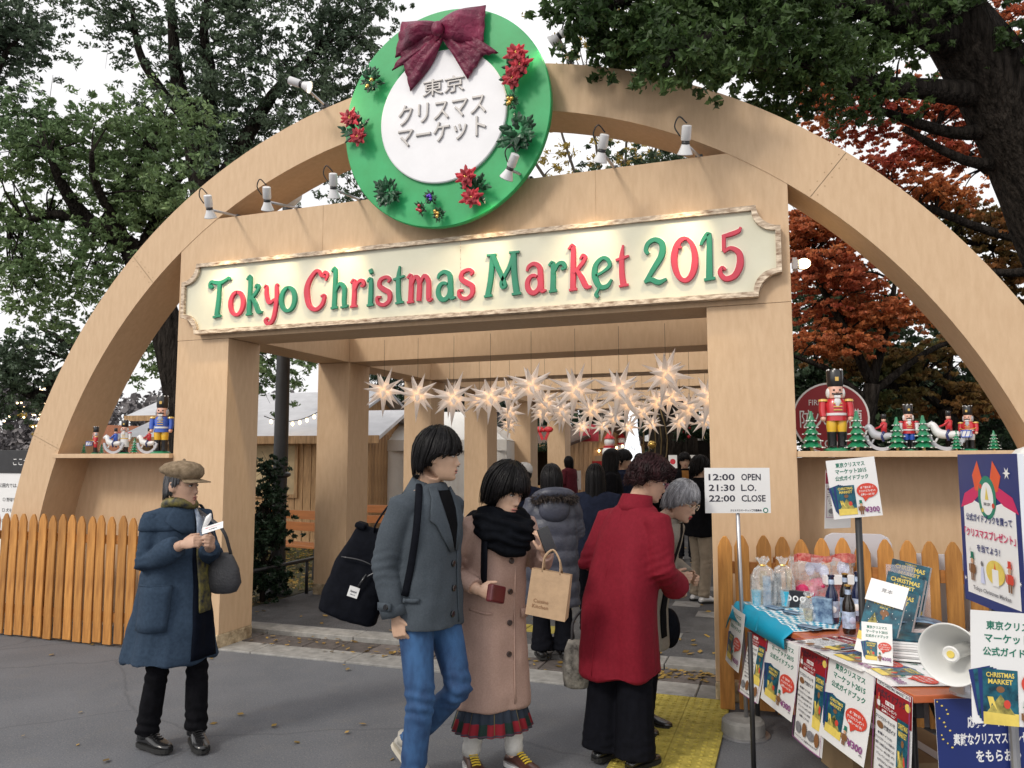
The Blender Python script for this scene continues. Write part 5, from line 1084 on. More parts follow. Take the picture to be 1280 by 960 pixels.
for i in range(nu+1):
    s_ = -.05+.86*i/nu; row = []
    for j in range(nv+1):
        d_ = j/nv; dd = -.035+(.50-.5*max(0, i/nu-.55))*d_; z = .010+.006*math.sin(i*1.1+j*.4)
        if dd < 0: z = .008+dd*2.6
        if s_ < 0: z += s_*1.5
        row.append(tb(s_, max(dd, -.014)-.032*(dd < 0), z))
    rows.append(row)
sheet(g, rows, .004); o = build(g, 'cloth', m_turq, cl, world=True, smooth=True)
uv = o.data.uv_layers.new(name='uv'); nn_ = (nu+1)*(nv+1)
for lp in o.data.loops: vi = lp.vertex_index % nn_; uv.data[lp.index].uv = (vi//(nv+1)/nu, vi % (nv+1)/nv)
# ------------------------------------------------------------------ goods on the table
m_cello = mat('cellophane', (.85, .88, .9), .08, .05, 20, .9, 22, alpha=.30, spec=1., bdist=.02); m_glassb = mat('dark_blue_glass', (.008, .015, .06), .08, .1, coat=.8); m_glassk = mat('dark_brown_glass', (.012, .008, .006), .08, .1, coat=.8)
m_lab = mat('silver_blue_label', (.45, .55, .75), .35, .4, 40, metal=.2); m_cup = mat('sky_blue_cup', (.05, .45, .65), .4, .05); m_bluebox = mat('blue_printed_box', (.03, .12, .35), .4, .6, 25, col2=(.3, .45, .6)); m_blk = mat('black_box', (.02, .022, .03), .4, .3, 20)
def bottle(c, h, gm, label, cap):
    t = thing('beer_bottle', label, 'bottle', c, random.random()*6, group='beer bottles on the table'); r = h*.13
    g = G(); g.lathe([(r*.9, 0), (r, .01), (r, h*.55), (r*.85, h*.64), (r*.45, h*.76), (r*.42, h*.94), (r*.5, h*.95), (r*.5, h*.975)], 18); build(g, 'glass', gm, t, smooth=True, sharp=50)
    g = G(); g.lathe([(r*.55, h*.965), (r*.55, h*.99), (r*.3, h)], 12); build(g, 'cap', cap, t)
    g = G(); g.lathe([(r*1.015, h*.12), (r*1.015, h*.46)], 18, cap=False); build(g, 'label_band', m_lab, t, smooth=True)
    g = G(); g.lathe([(r*.48, h*.80), (r*.48, h*.90)], 12, cap=False); build(g, 'neck_label', m_lab, t, smooth=True)
    for k in range(3):
        a = 2*PI*k/3; gg = G(); gg.lathe([(r*.55, r*1.02), (r*.5, r*1.05), (.001, r*1.09)], 16, (0, 0, 0)); gg.xf(Matrix.Rotation(a, 4, 'Z') @ Matrix.Translation((0, 0, h*.29)) @ Matrix.Rotation(PI/2, 4, 'Y')); build(gg, 'medallion', m_inkw if k == 0 else m_lil, t, smooth=True)
Z0 = .732
bt = [(1041, 778, .25, m_glassb, 'dark blue beer bottle, leftmost on the table', m_glassb), (1062, 792, .24, m_glassk, 'front beer bottle with a round label', m_gold), (1058, 772, .24, m_glassk, 'beer bottle with gold cap behind the front bottle', m_gold), (1074, 776, .26, m_glassb, 'tall dark bottle right behind the gold capped bottles', m_glassb)]
for (px, py, h, gm, lab, cap) in bt: bottle(atZ(px, py, Z0), h, gm, lab, cap)
def blob_bag(name, label, c, w, d, h, inner, seed, tie=True, cat='gift bag'):
    t = thing(name, label, cat, c, 0); rr = random.Random(seed); g = G(); rings = []; n = 26
    prof = [(.9, 0), (1., .1), (1., .35), (.95, .6), (.7, .75), (.2, .84), (.28, .9), (.55, 1.0)] if tie else [(.95, 0), (1., .2), (1.02, .5), (1., .8), (.97, .92), (.95, 1.0)]
    for k, (q, z) in enumerate(prof):
        rings.append([(w/2*q*math.copysign(abs(math.cos(a))**.7, math.cos(a))*(1+.10*rr.uniform(-1, 1)), d/2*q*math.copysign(abs(math.sin(a))**.7, math.sin(a))*(1+.12*rr.uniform(-1, 1)), h*z+rr.uniform(-.01, .01)*(k > 0)) for a in [2*PI*i/n for i in range(n)]])
    g.loft(rings, cap=False); build(g, 'cellophane_wrap', m_cello, t)
    for (nm, gm, mm) in inner: build(gm, nm, mm, t, smooth=False)
    if tie: g = G(); g.lathe([(w*.13, h*.82), (w*.15, h*.84), (w*.13, h*.86)], 12); build(g, 'ribbon', m_gold, t)
    return t
def cupg(x, y, r=.03, h=.09): g = G(); g.lathe([(r*.75, .005), (r, h)], 16, (x, y, 0)); return g
def boxg(x, y, w, d, h, z=.004): g = G(); g.bx(x-w/2, x+w/2, y-d/2, y+d/2, z, z+h); return g
blob_bag('gift_bag', 'left cellophane gift bag with a sky blue cup and gold tie on the turquoise cloth', atZ(955, 757, Z0), .15, .11, .28, [('cup', cupg(-.04, -.02), m_cup), ('box', boxg(.02, -.01, .045, .04, .17), m_bluebox), ('box', boxg(.045, .02, .04, .04, .14), m_blk), ('jar', cupg(-.0, .03, .025, .2), m_gold)], 3)
blob_bag('gift_bag', 'right cellophane gift bag with a blue cup beside its twin', atZ(980, 757, Z0), .13, .11, .28, [('cup', cupg(.01, -.03), m_cup), ('box', boxg(-.03, .01, .04, .04, .18), m_blk), ('jar', cupg(.03, .03, .02, .21), m_gold)], 4)
blob_bag('gift_bag', 'small cellophane bag of golden sweets in front of the blue box', atZ(1012, 776, Z0), .10, .08, .15, [('sweets', cupg(0, 0, .032, .06), m_cov2)], 5)
cc = atZ(1028, 752, Z0); inner = []
g = G(); g.bx(-.14, .12, -.045, .045, .01, .12); inner.append(('box', g, m_inkr))
g = G(); g.bx(-.02, .16, -.12, -.06, .12, .17); inner.append(('box', g, m_inkw)); g = G(); rr = random.Random(2)
for k in range(9): g.ell((rr.uniform(-.15, .15), rr.uniform(-.05, .05), rr.uniform(.03, .13)), (rr.uniform(.03, .07),)*2+(.04,), 8, 6)
inner.append(('sweets', g, m_inkc)); g = G()
for k in range(6): g.ell((rr.uniform(-.12, .15), rr.uniform(-.07, .0), rr.uniform(.15, .22)), (.03, .03, .045), 7, 5)
inner.append(('candy', g, m_lil))
t = blob_bag('gift_bag', 'big clear gift bag with a red printed header standing behind the bottles', cc, .38, .16, .27, inner, 6, tie=False); t.rotation_euler = (0, 0, R(20))
g = G(); V = []; 
for i in range(13): x = -.19+.38*i/12; y = -.07+.015*math.sin(i*1.7); V += [(x, y, .245+.006*math.sin(i)), (x, y+.004*math.sin(i*2), .29+.01*math.sin(i*.8))]
g.add(V, [(2*i, 2*i+2, 2*i+3, 2*i+1) for i in range(12)]); build(g, 'header_strip', mat('red_patterned_header', (.62, .03, .03), .4, .3, 50, col2=(.7, .3, .25)), t)
t = thing('box', 'black flat box with three pretzel pictures leaning beside the gift bags', 'box', atZ(996, 760, Z0), R(-20)); g = G(); g.bx(-.075, .075, -.012, .012, 0, .10); build(g, 'carton', m_blk, t, bevel=.002)
for k in range(3): g = G(); g.lathe([(.017, -.014), (.009, -.0135)], 14, (-.04+.04*k, 0, .055), rot=Matrix.Rotation(PI/2, 3, 'X'), cap=False); g.V = [(v[0], -.0135, v[2]) for v in g.V]; build(g, 'picture', m_inkw, t)
t = thing('box', 'blue patterned box to the left of the dark bottles', 'box', atZ(1030, 778, Z0), R(-15)); g = G(); g.bx(-.05, .05, -.03, .03, 0, .13); build(g, 'carton', m_bluebox, t, bevel=.002)
for k, (px, py) in enumerate(((968, 762), (992, 768), (1012, 786))):
    t = thing('leaflet_pile', ('first', 'second', 'third')[k]+' low pile of dark leaflets on the cloth, from the left', 'leaflets', atZ(px, py, Z0), R(-60+9*k)); 
    for j in range(3): g = G(); g.bx(-.055, .055, -.03, .03, .003+.004*j, .006+.004*j); g.xf(Matrix.Rotation(.12*j-.1, 4, 'Z')); build(g, 'leaflet', m_blk if j % 2 else m_bluebox, t)
# guide books
def guide(label, px, py, h, w, lean, rz, z=Z0, thk=.012, tl=.16, name='guide_book', group='teal guide books on display', note=False):
    c = atZ(px, py, z); t = thing(name, label, 'book', c, 0, group); M3 = Matrix.Rotation(rz, 3, 'Z'); xd = np.array(M3 @ Vector((1, 0, 0))); bk = np.array(M3 @ Vector((0, math.sin(lean), 0)))
    yd = bk+np.array([0, 0, math.cos(lean)])+xd*tl; yd /= np.linalg.norm(yd); xd = xd-yd*(xd@yd); xd /= np.linalg.norm(xd); nd = np.cross(xd, yd); o = c-xd*w/2+yd*h
    V = [o+xd*a*w-yd*b*h-nd*k for k in (0.0006, thk) for (a, b) in ((0, 0), (1, 0), (1, 1), (0, 1))]; g = G(); g.add(V, [(0, 3, 2, 1), (4, 5, 6, 7), (0, 1, 5, 4), (1, 2, 6, 5), (2, 3, 7, 6), (3, 0, 4, 7)]); build(g, 'pages', m_sheet, t, world=True)
    ds = [Rr(0, 1, -1.4, 0, m_cover), T('TOKYO', .5, -.06, .3, .05, m_inky), T('CHRISTMAS', .5, -.17, .78, .12, m_inky), T('MARKET', .5, -.32, .56, .1, m_inky), T('2015', .5, -.42, .22, .05, m_inky), El(.55, -.55, .12, .09, m_brn, 14), Rr(.52, .58, -.72, -.6, m_brn), Pg([(.05, -1.2), (.3, -.6), (.6, -1.2)], m_cov2), Rr(0, 1, -1.4, -1.18, m_inky)]+[El(.1+.11*i % .9, -.5-.13*(i*7 % 6)*.8, .012, .012, m_inkw, 6) for i in range(14)]
    sheet_print('cover', ds, w, h/w, o, xd, yd, t)
    return t, o, xd, yd, nd
rzv = math.atan2(RT[1], RT[0])
for k, (px, py, h, w, lean, lab) in enumerate(((1124, 786, .34, .19, .16, 'tallest guide book at the back right of the display'), (1118, 795, .30, .18, .2, 'guide book in the middle row, half covered by the front one'), (1112, 803, .25, .17, .24, 'guide book right behind the front one'))):
    guide(lab, px, py, h, w, lean, rzv-.85, thk=.02)
t, o_, xd, yd, nd = guide('front teal guide book with a white note clipped on its top', 1090, 820, .285, .165, .30, rzv-.85)
g = G(); oo = o_+nd*.006+yd*.045; V = [oo+xd*a*.17-yd*b*.10+nd*(.002+.012*(b == 1)) for (a, b) in ((0, 0), (1, 0), (1, 1), (0, 1))]; V += [v-nd*.001 for v in V]; g.add(V, [(0, 3, 2, 1), (4, 5, 6, 7), (0, 1, 5, 4), (1, 2, 6, 5), (2, 3, 7, 6), (3, 0, 4, 7)]); build(g, 'note', m_sheet, t, world=True)
g = G(); put_text(g, '見本', 0, 0, .05, .018, 0); put_text(g, 'サンプル', 0, -.035, .07, .014, 0); g.V = [tuple(oo+xd*(.085+v[0])-yd*(.04-v[1])+nd*(.009)) for v in g.V]; build(g, 'writing', m_inkg, t, world=True)
m_acr = mat('clear_acrylic', (.8, .78, .85), .1, .02, alpha=.3)
t = thing('book_stand', 'clear acrylic stand leaning behind the tall guide book', 'stand', atZ(1136, 790, Z0)); c = atZ(1136, 790, Z0); M3 = Matrix.Rotation(rzv-.55, 3, 'Z')
g = G(); g.box((0, .06, .16), (.2, .004, .32), Matrix.Rotation(-.16, 3, 'X')); g.box((0, 0, .002), (.2, .12, .004)); g.xf(Matrix.Rotation(rzv-.55, 4, 'Z')); build(g, 'panel', m_acr, t)
# stack of guide books lying flat
t = thing('book_stack', 'stack of blue guide books lying flat between the display and the horn', 'books', atZ(1146, 822, Z0), rzv-.35)
for k in range(9):
    g = G(); g.bx(-.12, .12, -.085, .085, .010*k, .010*k+.0085); g.xf(Matrix.Translation((random.uniform(-.012, .012), random.uniform(-.01, .01), 0)) @ Matrix.Rotation(random.uniform(-.1, .1), 4, 'Z')); build(g, 'guide_book', m_cover if k == 8 else m_sheet, t, bevel=.001, bseg=1)
t = thing('magazine', 'open blue magazine on top behind the stack of guide books', 'magazine', atZ(1140, 800, Z0), rzv-.2); g = G(); sheet(g, [[(-.16+.32*i/10, -.1+.2*j/4, .075+.03*math.sin(PI*i/10)) for j in range(5)] for i in range(11)], .003); build(g, 'pages', m_bluebox, t, smooth=True); g = G(); g.bx(-.15, .15, -.09, .09, 0, .07); build(g, 'pile', m_sheet, t)
# mini price card in front of the books
t = thing('price_card', 'small white price card standing before the front guide book', 'card', atZ(1098, 826, Z0)); c = atZ(1098, 828, Z0); xd = np.array(Matrix.Rotation(rzv-.55, 3, 'Z') @ Vector((1, 0, 0)))
sheet_print('c', POST_A, .12, 1.414, c-xd*.06+np.array([0, 0, .165]), xd, np.array([0, 0, 1.])-TC*.25, t)
# horn loudspeaker
hp = atD(1188, 818, 2.78); t = thing('horn_loudspeaker', 'white horn loudspeaker on the table facing the visitors', 'loudspeaker', hp); ax = TC*.66-RT*.76+np.array([0, 0, .02]); rot = frame_to(ax); m_horn = mat('horn_white', (.74, .74, .72), .35, .05, 4, coat=.2)
g = G(); g.lathe([(r_*.87, z_*.9) for r_, z_ in [(.022, -.19), (.05, -.16), (.075, -.10), (.105, -.03), (.118, .005), (.125, .012), (.127, .006), (.121, -.004), (.100, -.045), (.070, -.11), (.045, -.16), (.02, -.185)]], 40, rot=rot); build(g, 'bell', m_horn, t, smooth=True)
g = G(); g.lathe([(.025, -.17), (.024, -.03), (.027, -.02), (.029, -.004), (.024, .0), (.012, -.004)], 20, rot=rot); build(g, 'inner_tube', m_horn, t, smooth=True, sharp=50)
g = G(); g.lathe([(.013, -.003), (.013, .001)], 12, rot=rot); build(g, 'core', m_inky, t)
g = G(); g.lathe([(.04, -.27), (.05, -.265), (.05, -.19), (.03, -.18)], 18, rot=rot); build(g, 'driver', m_horn, t, smooth=True, sharp=40)
b0 = Vector((0, 0, -.10)); g = G(); v = rot @ Vector((0, 0, -.14)); g.tube([(v[0], v[1], -.05), (v[0], v[1], 1.0*(.735-hp[2]))], .012, 8); g.lathe([(.06, .735-hp[2]), (.06, .745-hp[2])], 16, (v[0], v[1], 0)); build(g, 'bracket', m_steel, t)
# signs on poles
def pole_sign(label, px, py, D, w, design, asp, rz, polex, foot, split=False, tilt=0.):
    c = atD(px, py, D)
    t = thing('pole_sign', label, 'sign', (c[0], c[1], 0)); xd = np.array(Matrix.Rotation(rz, 3, 'Z') @ Vector((1, 0, 0))); yd = np.array([0, 0, 1.])+xd*tilt; nd = np.cross(xd, yd)
    sheet_print('s', design, w, asp, c-xd*w/2+yd*w*asp/2, xd-np.array([0, 0, tilt]), yd, t, th=.006, split=split)
    return t, c, xd, nd
W1 = mat('hours_board', (.62, .72, .84), .4, .02)
D = 4.62; wd = 80*D/FPX*1.03
HD = [Rr(.0, 1, -.7, 0, m_sheet)]
t, c, xd, nd = pole_sign('white opening hours board on a grey pole before the right pillar', 922, 613, D, wd, [T('12:00', .26, -.14, .40, .10, m_inkb, .02), T('21:30', .26, -.30, .40, .10, m_inkb, .02), T('22:00', .26, -.46, .40, .10, m_inkb, .02), T('OPEN', .71, -.14, .30, .10, m_inkb, .02), T('L.O.', .67, -.30, .23, .10, m_inkb, .02), T('CLOSE', .74, -.46, .37, .10, m_inkb, .02), T('クリスマスマーケット実行委員会', .62, -.64, .48, .035, m_inkb), El(.92, -.64, .04, .04, m_ink, 18), El(.92, -.64, .025, .025, m_inkw, 14)], .68, rzv+.03, 0, 0, split=True)
g = G(); p = c-nd*.02; g.tube([(p[0]+xd[0]*.02, p[1]+xd[1]*.02, .08), (p[0]+xd[0]*.0, p[1]+xd[1]*.0, c[2]+.1)], .012, 8); build(g, 'pole', m_steel, t, world=True, smooth=True)
g = G(); g.lathe([(.115, 0), (.125, .02), (.12, .08), (.105, .095), (.03, .10)], 32, (p[0], p[1], 0)); build(g, 'concrete_foot', m_slab, t, world=True, smooth=True, sharp=40)
g = G(); g.lathe([(.15, 0), (.15, .008)], 24, (p[0], p[1], .002)); build(g, 'foot_plate', m_steel, t, world=True)
# guide book sign on black pole with the leaflet behind it
c0 = atZ(1083, 800, .70); D = float((c0-CAM)@_fw); D = 3.72; 
t, c, xd, nd = pole_sign('white guide book price sign with red bubble on a thick black pole above the table', 1068, 613, D, .225, [T('東京クリスマス', .48, -.12, .60, .105, m_ink), T('マーケット2015', .48, -.26, .64, .105, m_ink), T('公式ガイドブック', .48, -.40, .68, .105, m_ink)]+[(('p', [(x*1.0, y*1.0+.10) for x, y in e[1]], e[2]) if e[0] == 'p' else ('t', e[1], e[2], e[3]+.10, e[4], e[5], e[6], e[7])) for e in POST_A[3:]], 1.25, rzv-.12, 0, 0, tilt=-.10)
p = c-nd*.025+xd*.02; g = G(); g.tube([(p[0], p[1], 0), (p[0], p[1], c[2])], .016, 10); build(g, 'pole', m_black, t, world=True, smooth=True)
g = G(); g.lathe([(.2, 0), (.2, .015), (.03, .03)], 24, (p[0], p[1], 0)); build(g, 'foot', m_black, t, world=True)
t = thing('poster', 'tall red headed leaflet fixed askew behind the guide book price sign', 'poster', atD(1028, 632, 3.85)); xd2 = RT*.93-TC*.35; sheet_print('x', POST_B, .165, 1.75, atD(1032, 588, 3.85)+np.array([0, 0, 0]), xd2, np.array([0, 0, 1.])+RT*.22, t)
# big blue board, right white sheet, dark blue sheet
m_brd = mat('foam_board_edge', (.75, .78, .84), .5, .02)
A_ = atD(1197, 568, 3.2); B_ = atD(1270, 545, 2.72); wv = B_-A_; wv[2] = 0; wl = float(np.linalg.norm(wv))
t = thing('poster_board', 'big navy bordered board with a red bow and green wreath at the right edge', 'board', (A_+B_)/2); hgt = float(atD(1205, 745, 3.2)[2]); asp = (A_[2]-hgt)/wl
DC = [(('p', [(x, y*asp/1.414) for x, y in e[1]], e[2]) if e[0] == 'p' else ('t', e[1], e[2], e[3]*asp/1.414, e[4], e[5]*asp/1.414, e[6], e[7])) for e in POST_C]
sheet_print('c', DC, wl, asp, A_, wv, np.array([0, 0, 1.]), t, th=.02, base=m_brd)
q = (A_+B_)/2; nv = np.cross(wv/wl, [0, 0, 1.]); g = G(); q2 = q-nv*.04; g.tube([(q2[0], q2[1], 0), (q2[0], q2[1], q[2]-.05)], .015, 8); build(g, 'pole', m_steel, t, world=True)
t = thing('poster', 'largest white guide book sheet, cut off by the right edge, below the navy board', 'poster', atD(1245, 825, 2.2)); A_ = atD(1213, 762, 2.25); 
sheet_print('r', POST_A, .245, 1.28, A_, RT+TC*.15-np.array([0, 0, .05]), np.array([0, 0, 1.])-RT*.05, t, curl=.05)
q = atD(1262, 820, 2.33); g = G(); g.tube([(q[0], q[1], 0), (q[0], q[1], 1.08)], .012, 8); build(g, 'pole', m_steel, t, world=True)
t = thing('poster', 'navy sheet with white writing hanging from the near end of the table', 'poster', atD(1225, 915, 2.85)); A_ = atD(1168, 874, 2.86); sheet_print('d', POST_D, .42, 1.2, A_, EN-ED*.02, np.array([0, 0, 1.])-TC*.02, t)
# cardboard boxes under the table, plastic lids behind the fence
m_card = mat('cardboard', (.35, .24, .13), .8, .15, 6)
for k, (s_, d_, w_, h_, lab) in enumerate(((.75, .35, .34, .28, 'cardboard box under the middle of the stall table'), (1.3, .34, .42, .34, 'larger cardboard box under the near half of the stall table'))):
    p = tb(s_, d_, -.72); t = thing('cardboard_box', lab, 'box', p, math.atan2(ED[1], ED[0])); g = G(); g.bx(-w_/2, w_/2, -w_*.35, w_*.35, 0, h_); build(g, 'carton', m_card, t, bevel=.004)
    g = G(); g.bx(-w_/2-.002, w_/2+.002, -.025, .025, h_*.3, h_+.002); build(g, 'tape', m_paper, t)
m_lid = mat('frosted_plastic', (.66, .66, .72), .4, .03, 3, alpha=.65)
for k, (xa, xb, za, zb, lab) in enumerate(((2.72, 3.12, .55, 1.13, 'frosted plastic lid standing behind the fence by the black pole'), (3.16, 3.95, .55, 1.02, 'wide frosted plastic lid leaning behind the right fence'))):
    t = thing('plastic_lid', lab, 'lid', ((xa+xb)/2, -.08, za)); g = G(); w_, h_ = xb-xa, zb-za; pl = [(x, z) for (x, z) in [(-w_/2, 0), (w_/2, 0), (w_/2, h_-.06), (w_/2-.02, h_-.02), (w_/2-.06, h_), (-w_/2+.06, h_), (-w_/2+.02, h_-.02), (-w_/2, h_-.06)]]; g.prism(pl, -.008, .008); build(g, 'panel', m_lid, t, bevel=.004)
    g = G(); g.bx(-w_/2+.05, w_/2-.05, -.02, .02, -za, 0); build(g, 'crate', m_lid, t)

# ================================================================== nutcracker figures on the shelves
ZS = 1.648
PC = {'red': (.55, .02, .03), 'yellow': (.75, .45, .03), 'blue': (.03, .10, .50), 'white': (.75, .75, .75), 'black': (.012, .012, .014), 'green': (.02, .22, .10), 'pink': (.75, .42, .32), 'grey': (.45, .46, .5), 'gold': (.7, .45, .1), 'navy': (.02, .03, .14)}
def pm(c): return mat('gloss_paint_'+c, PC[c], .3, .04, 6, coat=.5)
def nutcracker(label, c, h, jacket, trouser, sleeve, rz, hat='black', drum=False, long_coat=False, beard='white'):
    t = thing('nutcracker_figure', label, 'figurine', c, rz, group='nutcracker figures on the shelves'); s = h
    def P(name, g, col, par=t, sm=True): return build(g, name, pm(col), par, smooth=sm, sharp=50)
    g = G(); g.lathe([(.17*s, 0), (.17*s, .02*s), (.13*s, .04*s)], 16, sy=.8); P('base', g, 'green')
    for k in (-1, 1):
        g = G(); g.lathe([(.055*s, .03*s), (.055*s, .2*s), (.06*s, .22*s), (.06*s, .235*s)], 12, (k*.06*s, 0, 0)); g.ell((k*.06*s, -.035*s, .05*s), (.05*s, .07*s, .025*s), 10, 6); P('boot', g, 'black')
        g = G(); g.lathe([(.055*s, .235*s), (.065*s, .33*s), (.06*s, .38*s)], 12, (k*.06*s, 0, 0)); P('trouser_leg', g, trouser)
        g = G(); g.tube([(k*.155*s, 0, .60*s), (k*.165*s, -.01*s, .5*s), (k*.16*s, -.03*s, .42*s)], [.045*s, .042*s, .036*s], 10); P('arm', g, sleeve)
        g = G(); g.ell((k*.16*s, -.03*s, .395*s), .035*s, 8, 6); P('hand', g, 'pink')
        g = G(); g.lathe([(.02*s, 0), (.06*s, .01*s), (.05*s, .035*s), (.01*s, .045*s)], 12, (k*.15*s, 0, .60*s)); P('epaulette', g, 'gold' if sleeve != 'white' else 'red')
    if long_coat: g = G(); g.lathe([(.14*s, .2*s), (.12*s, .4*s), (.12*s, .6*s), (.09*s, .64*s)], 16, sy=.75); P('jacket', g, jacket)
    else: g = G(); g.lathe([(.125*s, .37*s), (.115*s, .45*s), (.13*s, .58*s), (.09*s, .64*s)], 16, sy=.75); P('jacket', g, jacket)
    g = G(); g.lathe([(.122*s, .435*s), (.122*s, .465*s)], 16, sy=.78, cap=False); P('belt', g, 'white' if jacket != 'white' else 'gold')
    for k in range(3): g = G(); g.box((0, -.095*s, (.5+.04*k)*s), (.1*s, .012*s, .012*s)); P('braid', g, 'gold', sm=False)
    g = G(); g.lathe([(.05*s, .63*s), (.085*s, .65*s), (.09*s, .76*s), (.08*s, .80*s)], 16); hd = P('head', g, 'pink')
    g = G(); g.ell((0, -.09*s, .72*s), (.018*s, .03*s, .02*s), 8, 6); P('nose', g, 'pink', hd)
    g = G(); g.box((0, -.088*s, .665*s), (.07*s, .02*s, .03*s)); P('mouth', g, 'white', hd, False)
    g = G(); g.tube([(-.06*s, -.085*s, .70*s), (0, -.098*s, .692*s), (.06*s, -.085*s, .70*s)], .010*s, 6); P('moustache', g, 'black', hd)
    for k in (-1, 1): g = G(); g.ell((k*.035*s, -.083*s, .745*s), .013*s, 8, 6); P('eye', g, 'black', hd)
    for k in (-1, 1): g = G(); g.ell((k*.085*s, .0, .71*s), (.03*s, .05*s, .065*s), 8, 8); P('hair', g, beard, hd)
    g = G(); g.lathe([(.03*s, .64*s), (.045*s, .60*s), (.03*s, .57*s), (.005*s, .53*s)][::-1], 10, (0, -.09*s, 0), sy=.5); P('beard', g, beard, hd)
    g = G(); g.lathe([(.085*s, .79*s), (.095*s, .81*s), (.10*s, .97*s), (.085*s, 1.0*s)], 16); ht = P('hat', g, hat)
    g = G(); g.box((0, -.1*s, .88*s), (.04*s, .012*s, .05*s)); P('badge', g, 'gold', ht, False)
    for k in range(7): a = 2*PI*k/7; g = G(); g.ell((.085*s*math.cos(a), .085*s*math.sin(a), .995*s), .014*s, 6, 4); P('stud', g, 'white', ht)
    if drum:
        g = G(); g.lathe([(.11*s, .30*s), (.11*s, .44*s)], 18, (0, -.2*s, 0)); d = P('drum', g, 'white')
        for z in (.30, .44): g = G(); g.lathe([(.115*s, (z-.01)*s), (.115*s, (z+.01)*s)], 18, (0, -.2*s, 0)); P('drum_rim', g, 'blue', d)
        for k in range(8): a = 2*PI*k/8; g = G(); g.tube([(.113*s*math.cos(a), -.2*s+.113*s*math.sin(a), .31*s), (.113*s*math.cos(a+.39), -.2*s+.113*s*math.sin(a+.39), .43*s)], .008*s, 4); P('drum_cord', g, 'blue', d)
        for k in (-1, 1): g = G(); g.tube([(k*.16*s, -.05*s, .5*s), (k*.05*s, -.2*s, .46*s)], .01*s, 5); P('drumstick', g, 'gold')
    return t
def rocking_horse(label, c, h, rz, coat_c, body_c='white'):
    t = thing('rocking_horse_figure', label, 'figurine', c, rz, group='rocking horse riders on the shelves'); s = h
    arcp = [(math.cos(a)*.42*s, .42*s+math.sin(a)*.42*s) for a in np.linspace(PI*1.0, 2.0*PI*.98, 18)]+[(math.cos(a)*.33*s, .42*s+math.sin(a)*.33*s) for a in np.linspace(2.0*PI*.98, PI*1.0, 18)]
    g = G(); g.prism(arcp, -.04*s, .04*s); build(g, 'rocker', pm('grey'), t)
    g = G(); g.tube([(.28*s, 0, .42*s), (.05*s, 0, .40*s), (-.18*s, 0, .45*s), (-.30*s, 0, .66*s), (-.42*s, 0, .60*s)], [.07*s, .11*s, .12*s, .08*s, .045*s], 10, smooth=4)
    for x, x2 in ((.22, .33), (-.16, -.3)): g.tube([(x*s, .03*s, .38*s), (x2*s, .03*s, .14*s)], .03*s, 6)
    build(g, 'horse', pm(body_c), t, smooth=True)
    g = G(); g.tube([(-.33*s, 0, .74*s), (-.24*s, 0, .62*s), (-.14*s, 0, .53*s)], .03*s, 6); build(g, 'mane', pm('grey'), t)
    g = G(); g.tube([(.30*s, 0, .45*s), (.40*s, 0, .36*s), (.38*s, 0, .2*s)], [.03*s, .04*s, .01*s], 6); build(g, 'tail', pm('grey'), t)
    g = G(); g.lathe([(.08*s, .50*s), (.075*s, .62*s), (.09*s, .74*s), (.05*s, .78*s)], 12, (.06*s, 0, 0)); r = build(g, 'rider_jacket', pm(coat_c), t, smooth=True)
    for k in (-1, 1):
        g = G(); g.tube([(.06*s, k*.08*s, .52*s), (-.0*s, k*.1*s, .4*s), (.04*s, k*.1*s, .25*s)], .035*s, 6); build(g, 'leg', pm('navy'), t, smooth=True)
        g = G(); g.tube([(.06*s, k*.09*s, .74*s), (-.05*s, k*.08*s, .64*s), (-.15*s, k*.03*s, .60*s)], .028*s, 6); build(g, 'arm', pm(coat_c), t, smooth=True)
    g = G(); g.ell((.06*s, 0, .83*s), .06*s, 10, 8); build(g, 'head', pm('pink'), t, smooth=True)
    g = G(); g.lathe([(.06*s, .86*s), (.065*s, .98*s), (.05*s, 1.0*s)], 12, (.06*s, 0, 0)); build(g, 'hat', pm('black'), t, smooth=True)
    return t
def toy_tree(label, c, h):
    t = thing('toy_tree', label, 'toy tree', c, random.random(), group='toy fir trees on the shelves')
    g = G(); g.lathe([(.04*h, 0), (.04*h, .15*h)], 8); build(g, 'trunk', pm('gold'), t)
    for k in range(5):
        z = (.10+.16*k)*h; r = (.26-.042*k)*h; g = G(); rings = []; n = 16
        for (q, zz) in ((1.0, 0), (.55, .09*h), (.3, .22*h)): rings.append([(r*q*math.cos(2*PI*i/n)*(1+.12*(i % 2)), r*q*math.sin(2*PI*i/n)*(1+.12*(i % 2)), z+zz-.03*h*(i % 2)*(q == 1.0)) for i in range(n)])
        g.loft(rings); b = build(g, 'tier', pm('green'), t)
        g = G(); 
        for i in range(1, n, 2): g.ell((r*1.1*math.cos(2*PI*i/n), r*1.1*math.sin(2*PI*i/n), z-.015*h), (.03*h, .03*h, .018*h), 6, 4)
        build(g, 'snow', pm('white'), b)['kind'] = 'stuff'
def sh(px, y=.16): p = atY(px, 560, y); p[2] = ZS; return p
def hpx(px, y, n): return n*float((atY(px, 560, y)-CAM)@_fw)/FPX
nutcracker('largest nutcracker, red jacket and yellow trousers, on the right shelf', sh(1047), hpx(1047, .16, 102), 'red', 'yellow', 'red', R(10))
nutcracker('nutcracker in blue trousers with white sleeves in the middle of the right shelf', sh(1137), hpx(1137, .16, 58), 'red', 'blue', 'white', R(5))
nutcracker('drummer nutcracker at the right end of the right shelf', sh(1212), hpx(1212, .16, 56), 'red', 'white', 'red', R(-25), drum=True, beard='grey')
rocking_horse('rocking horse with red rider between the two nutcrackers on the right shelf', sh(1103, .12), hpx(1103, .12, 46), R(-8), 'red', 'grey')
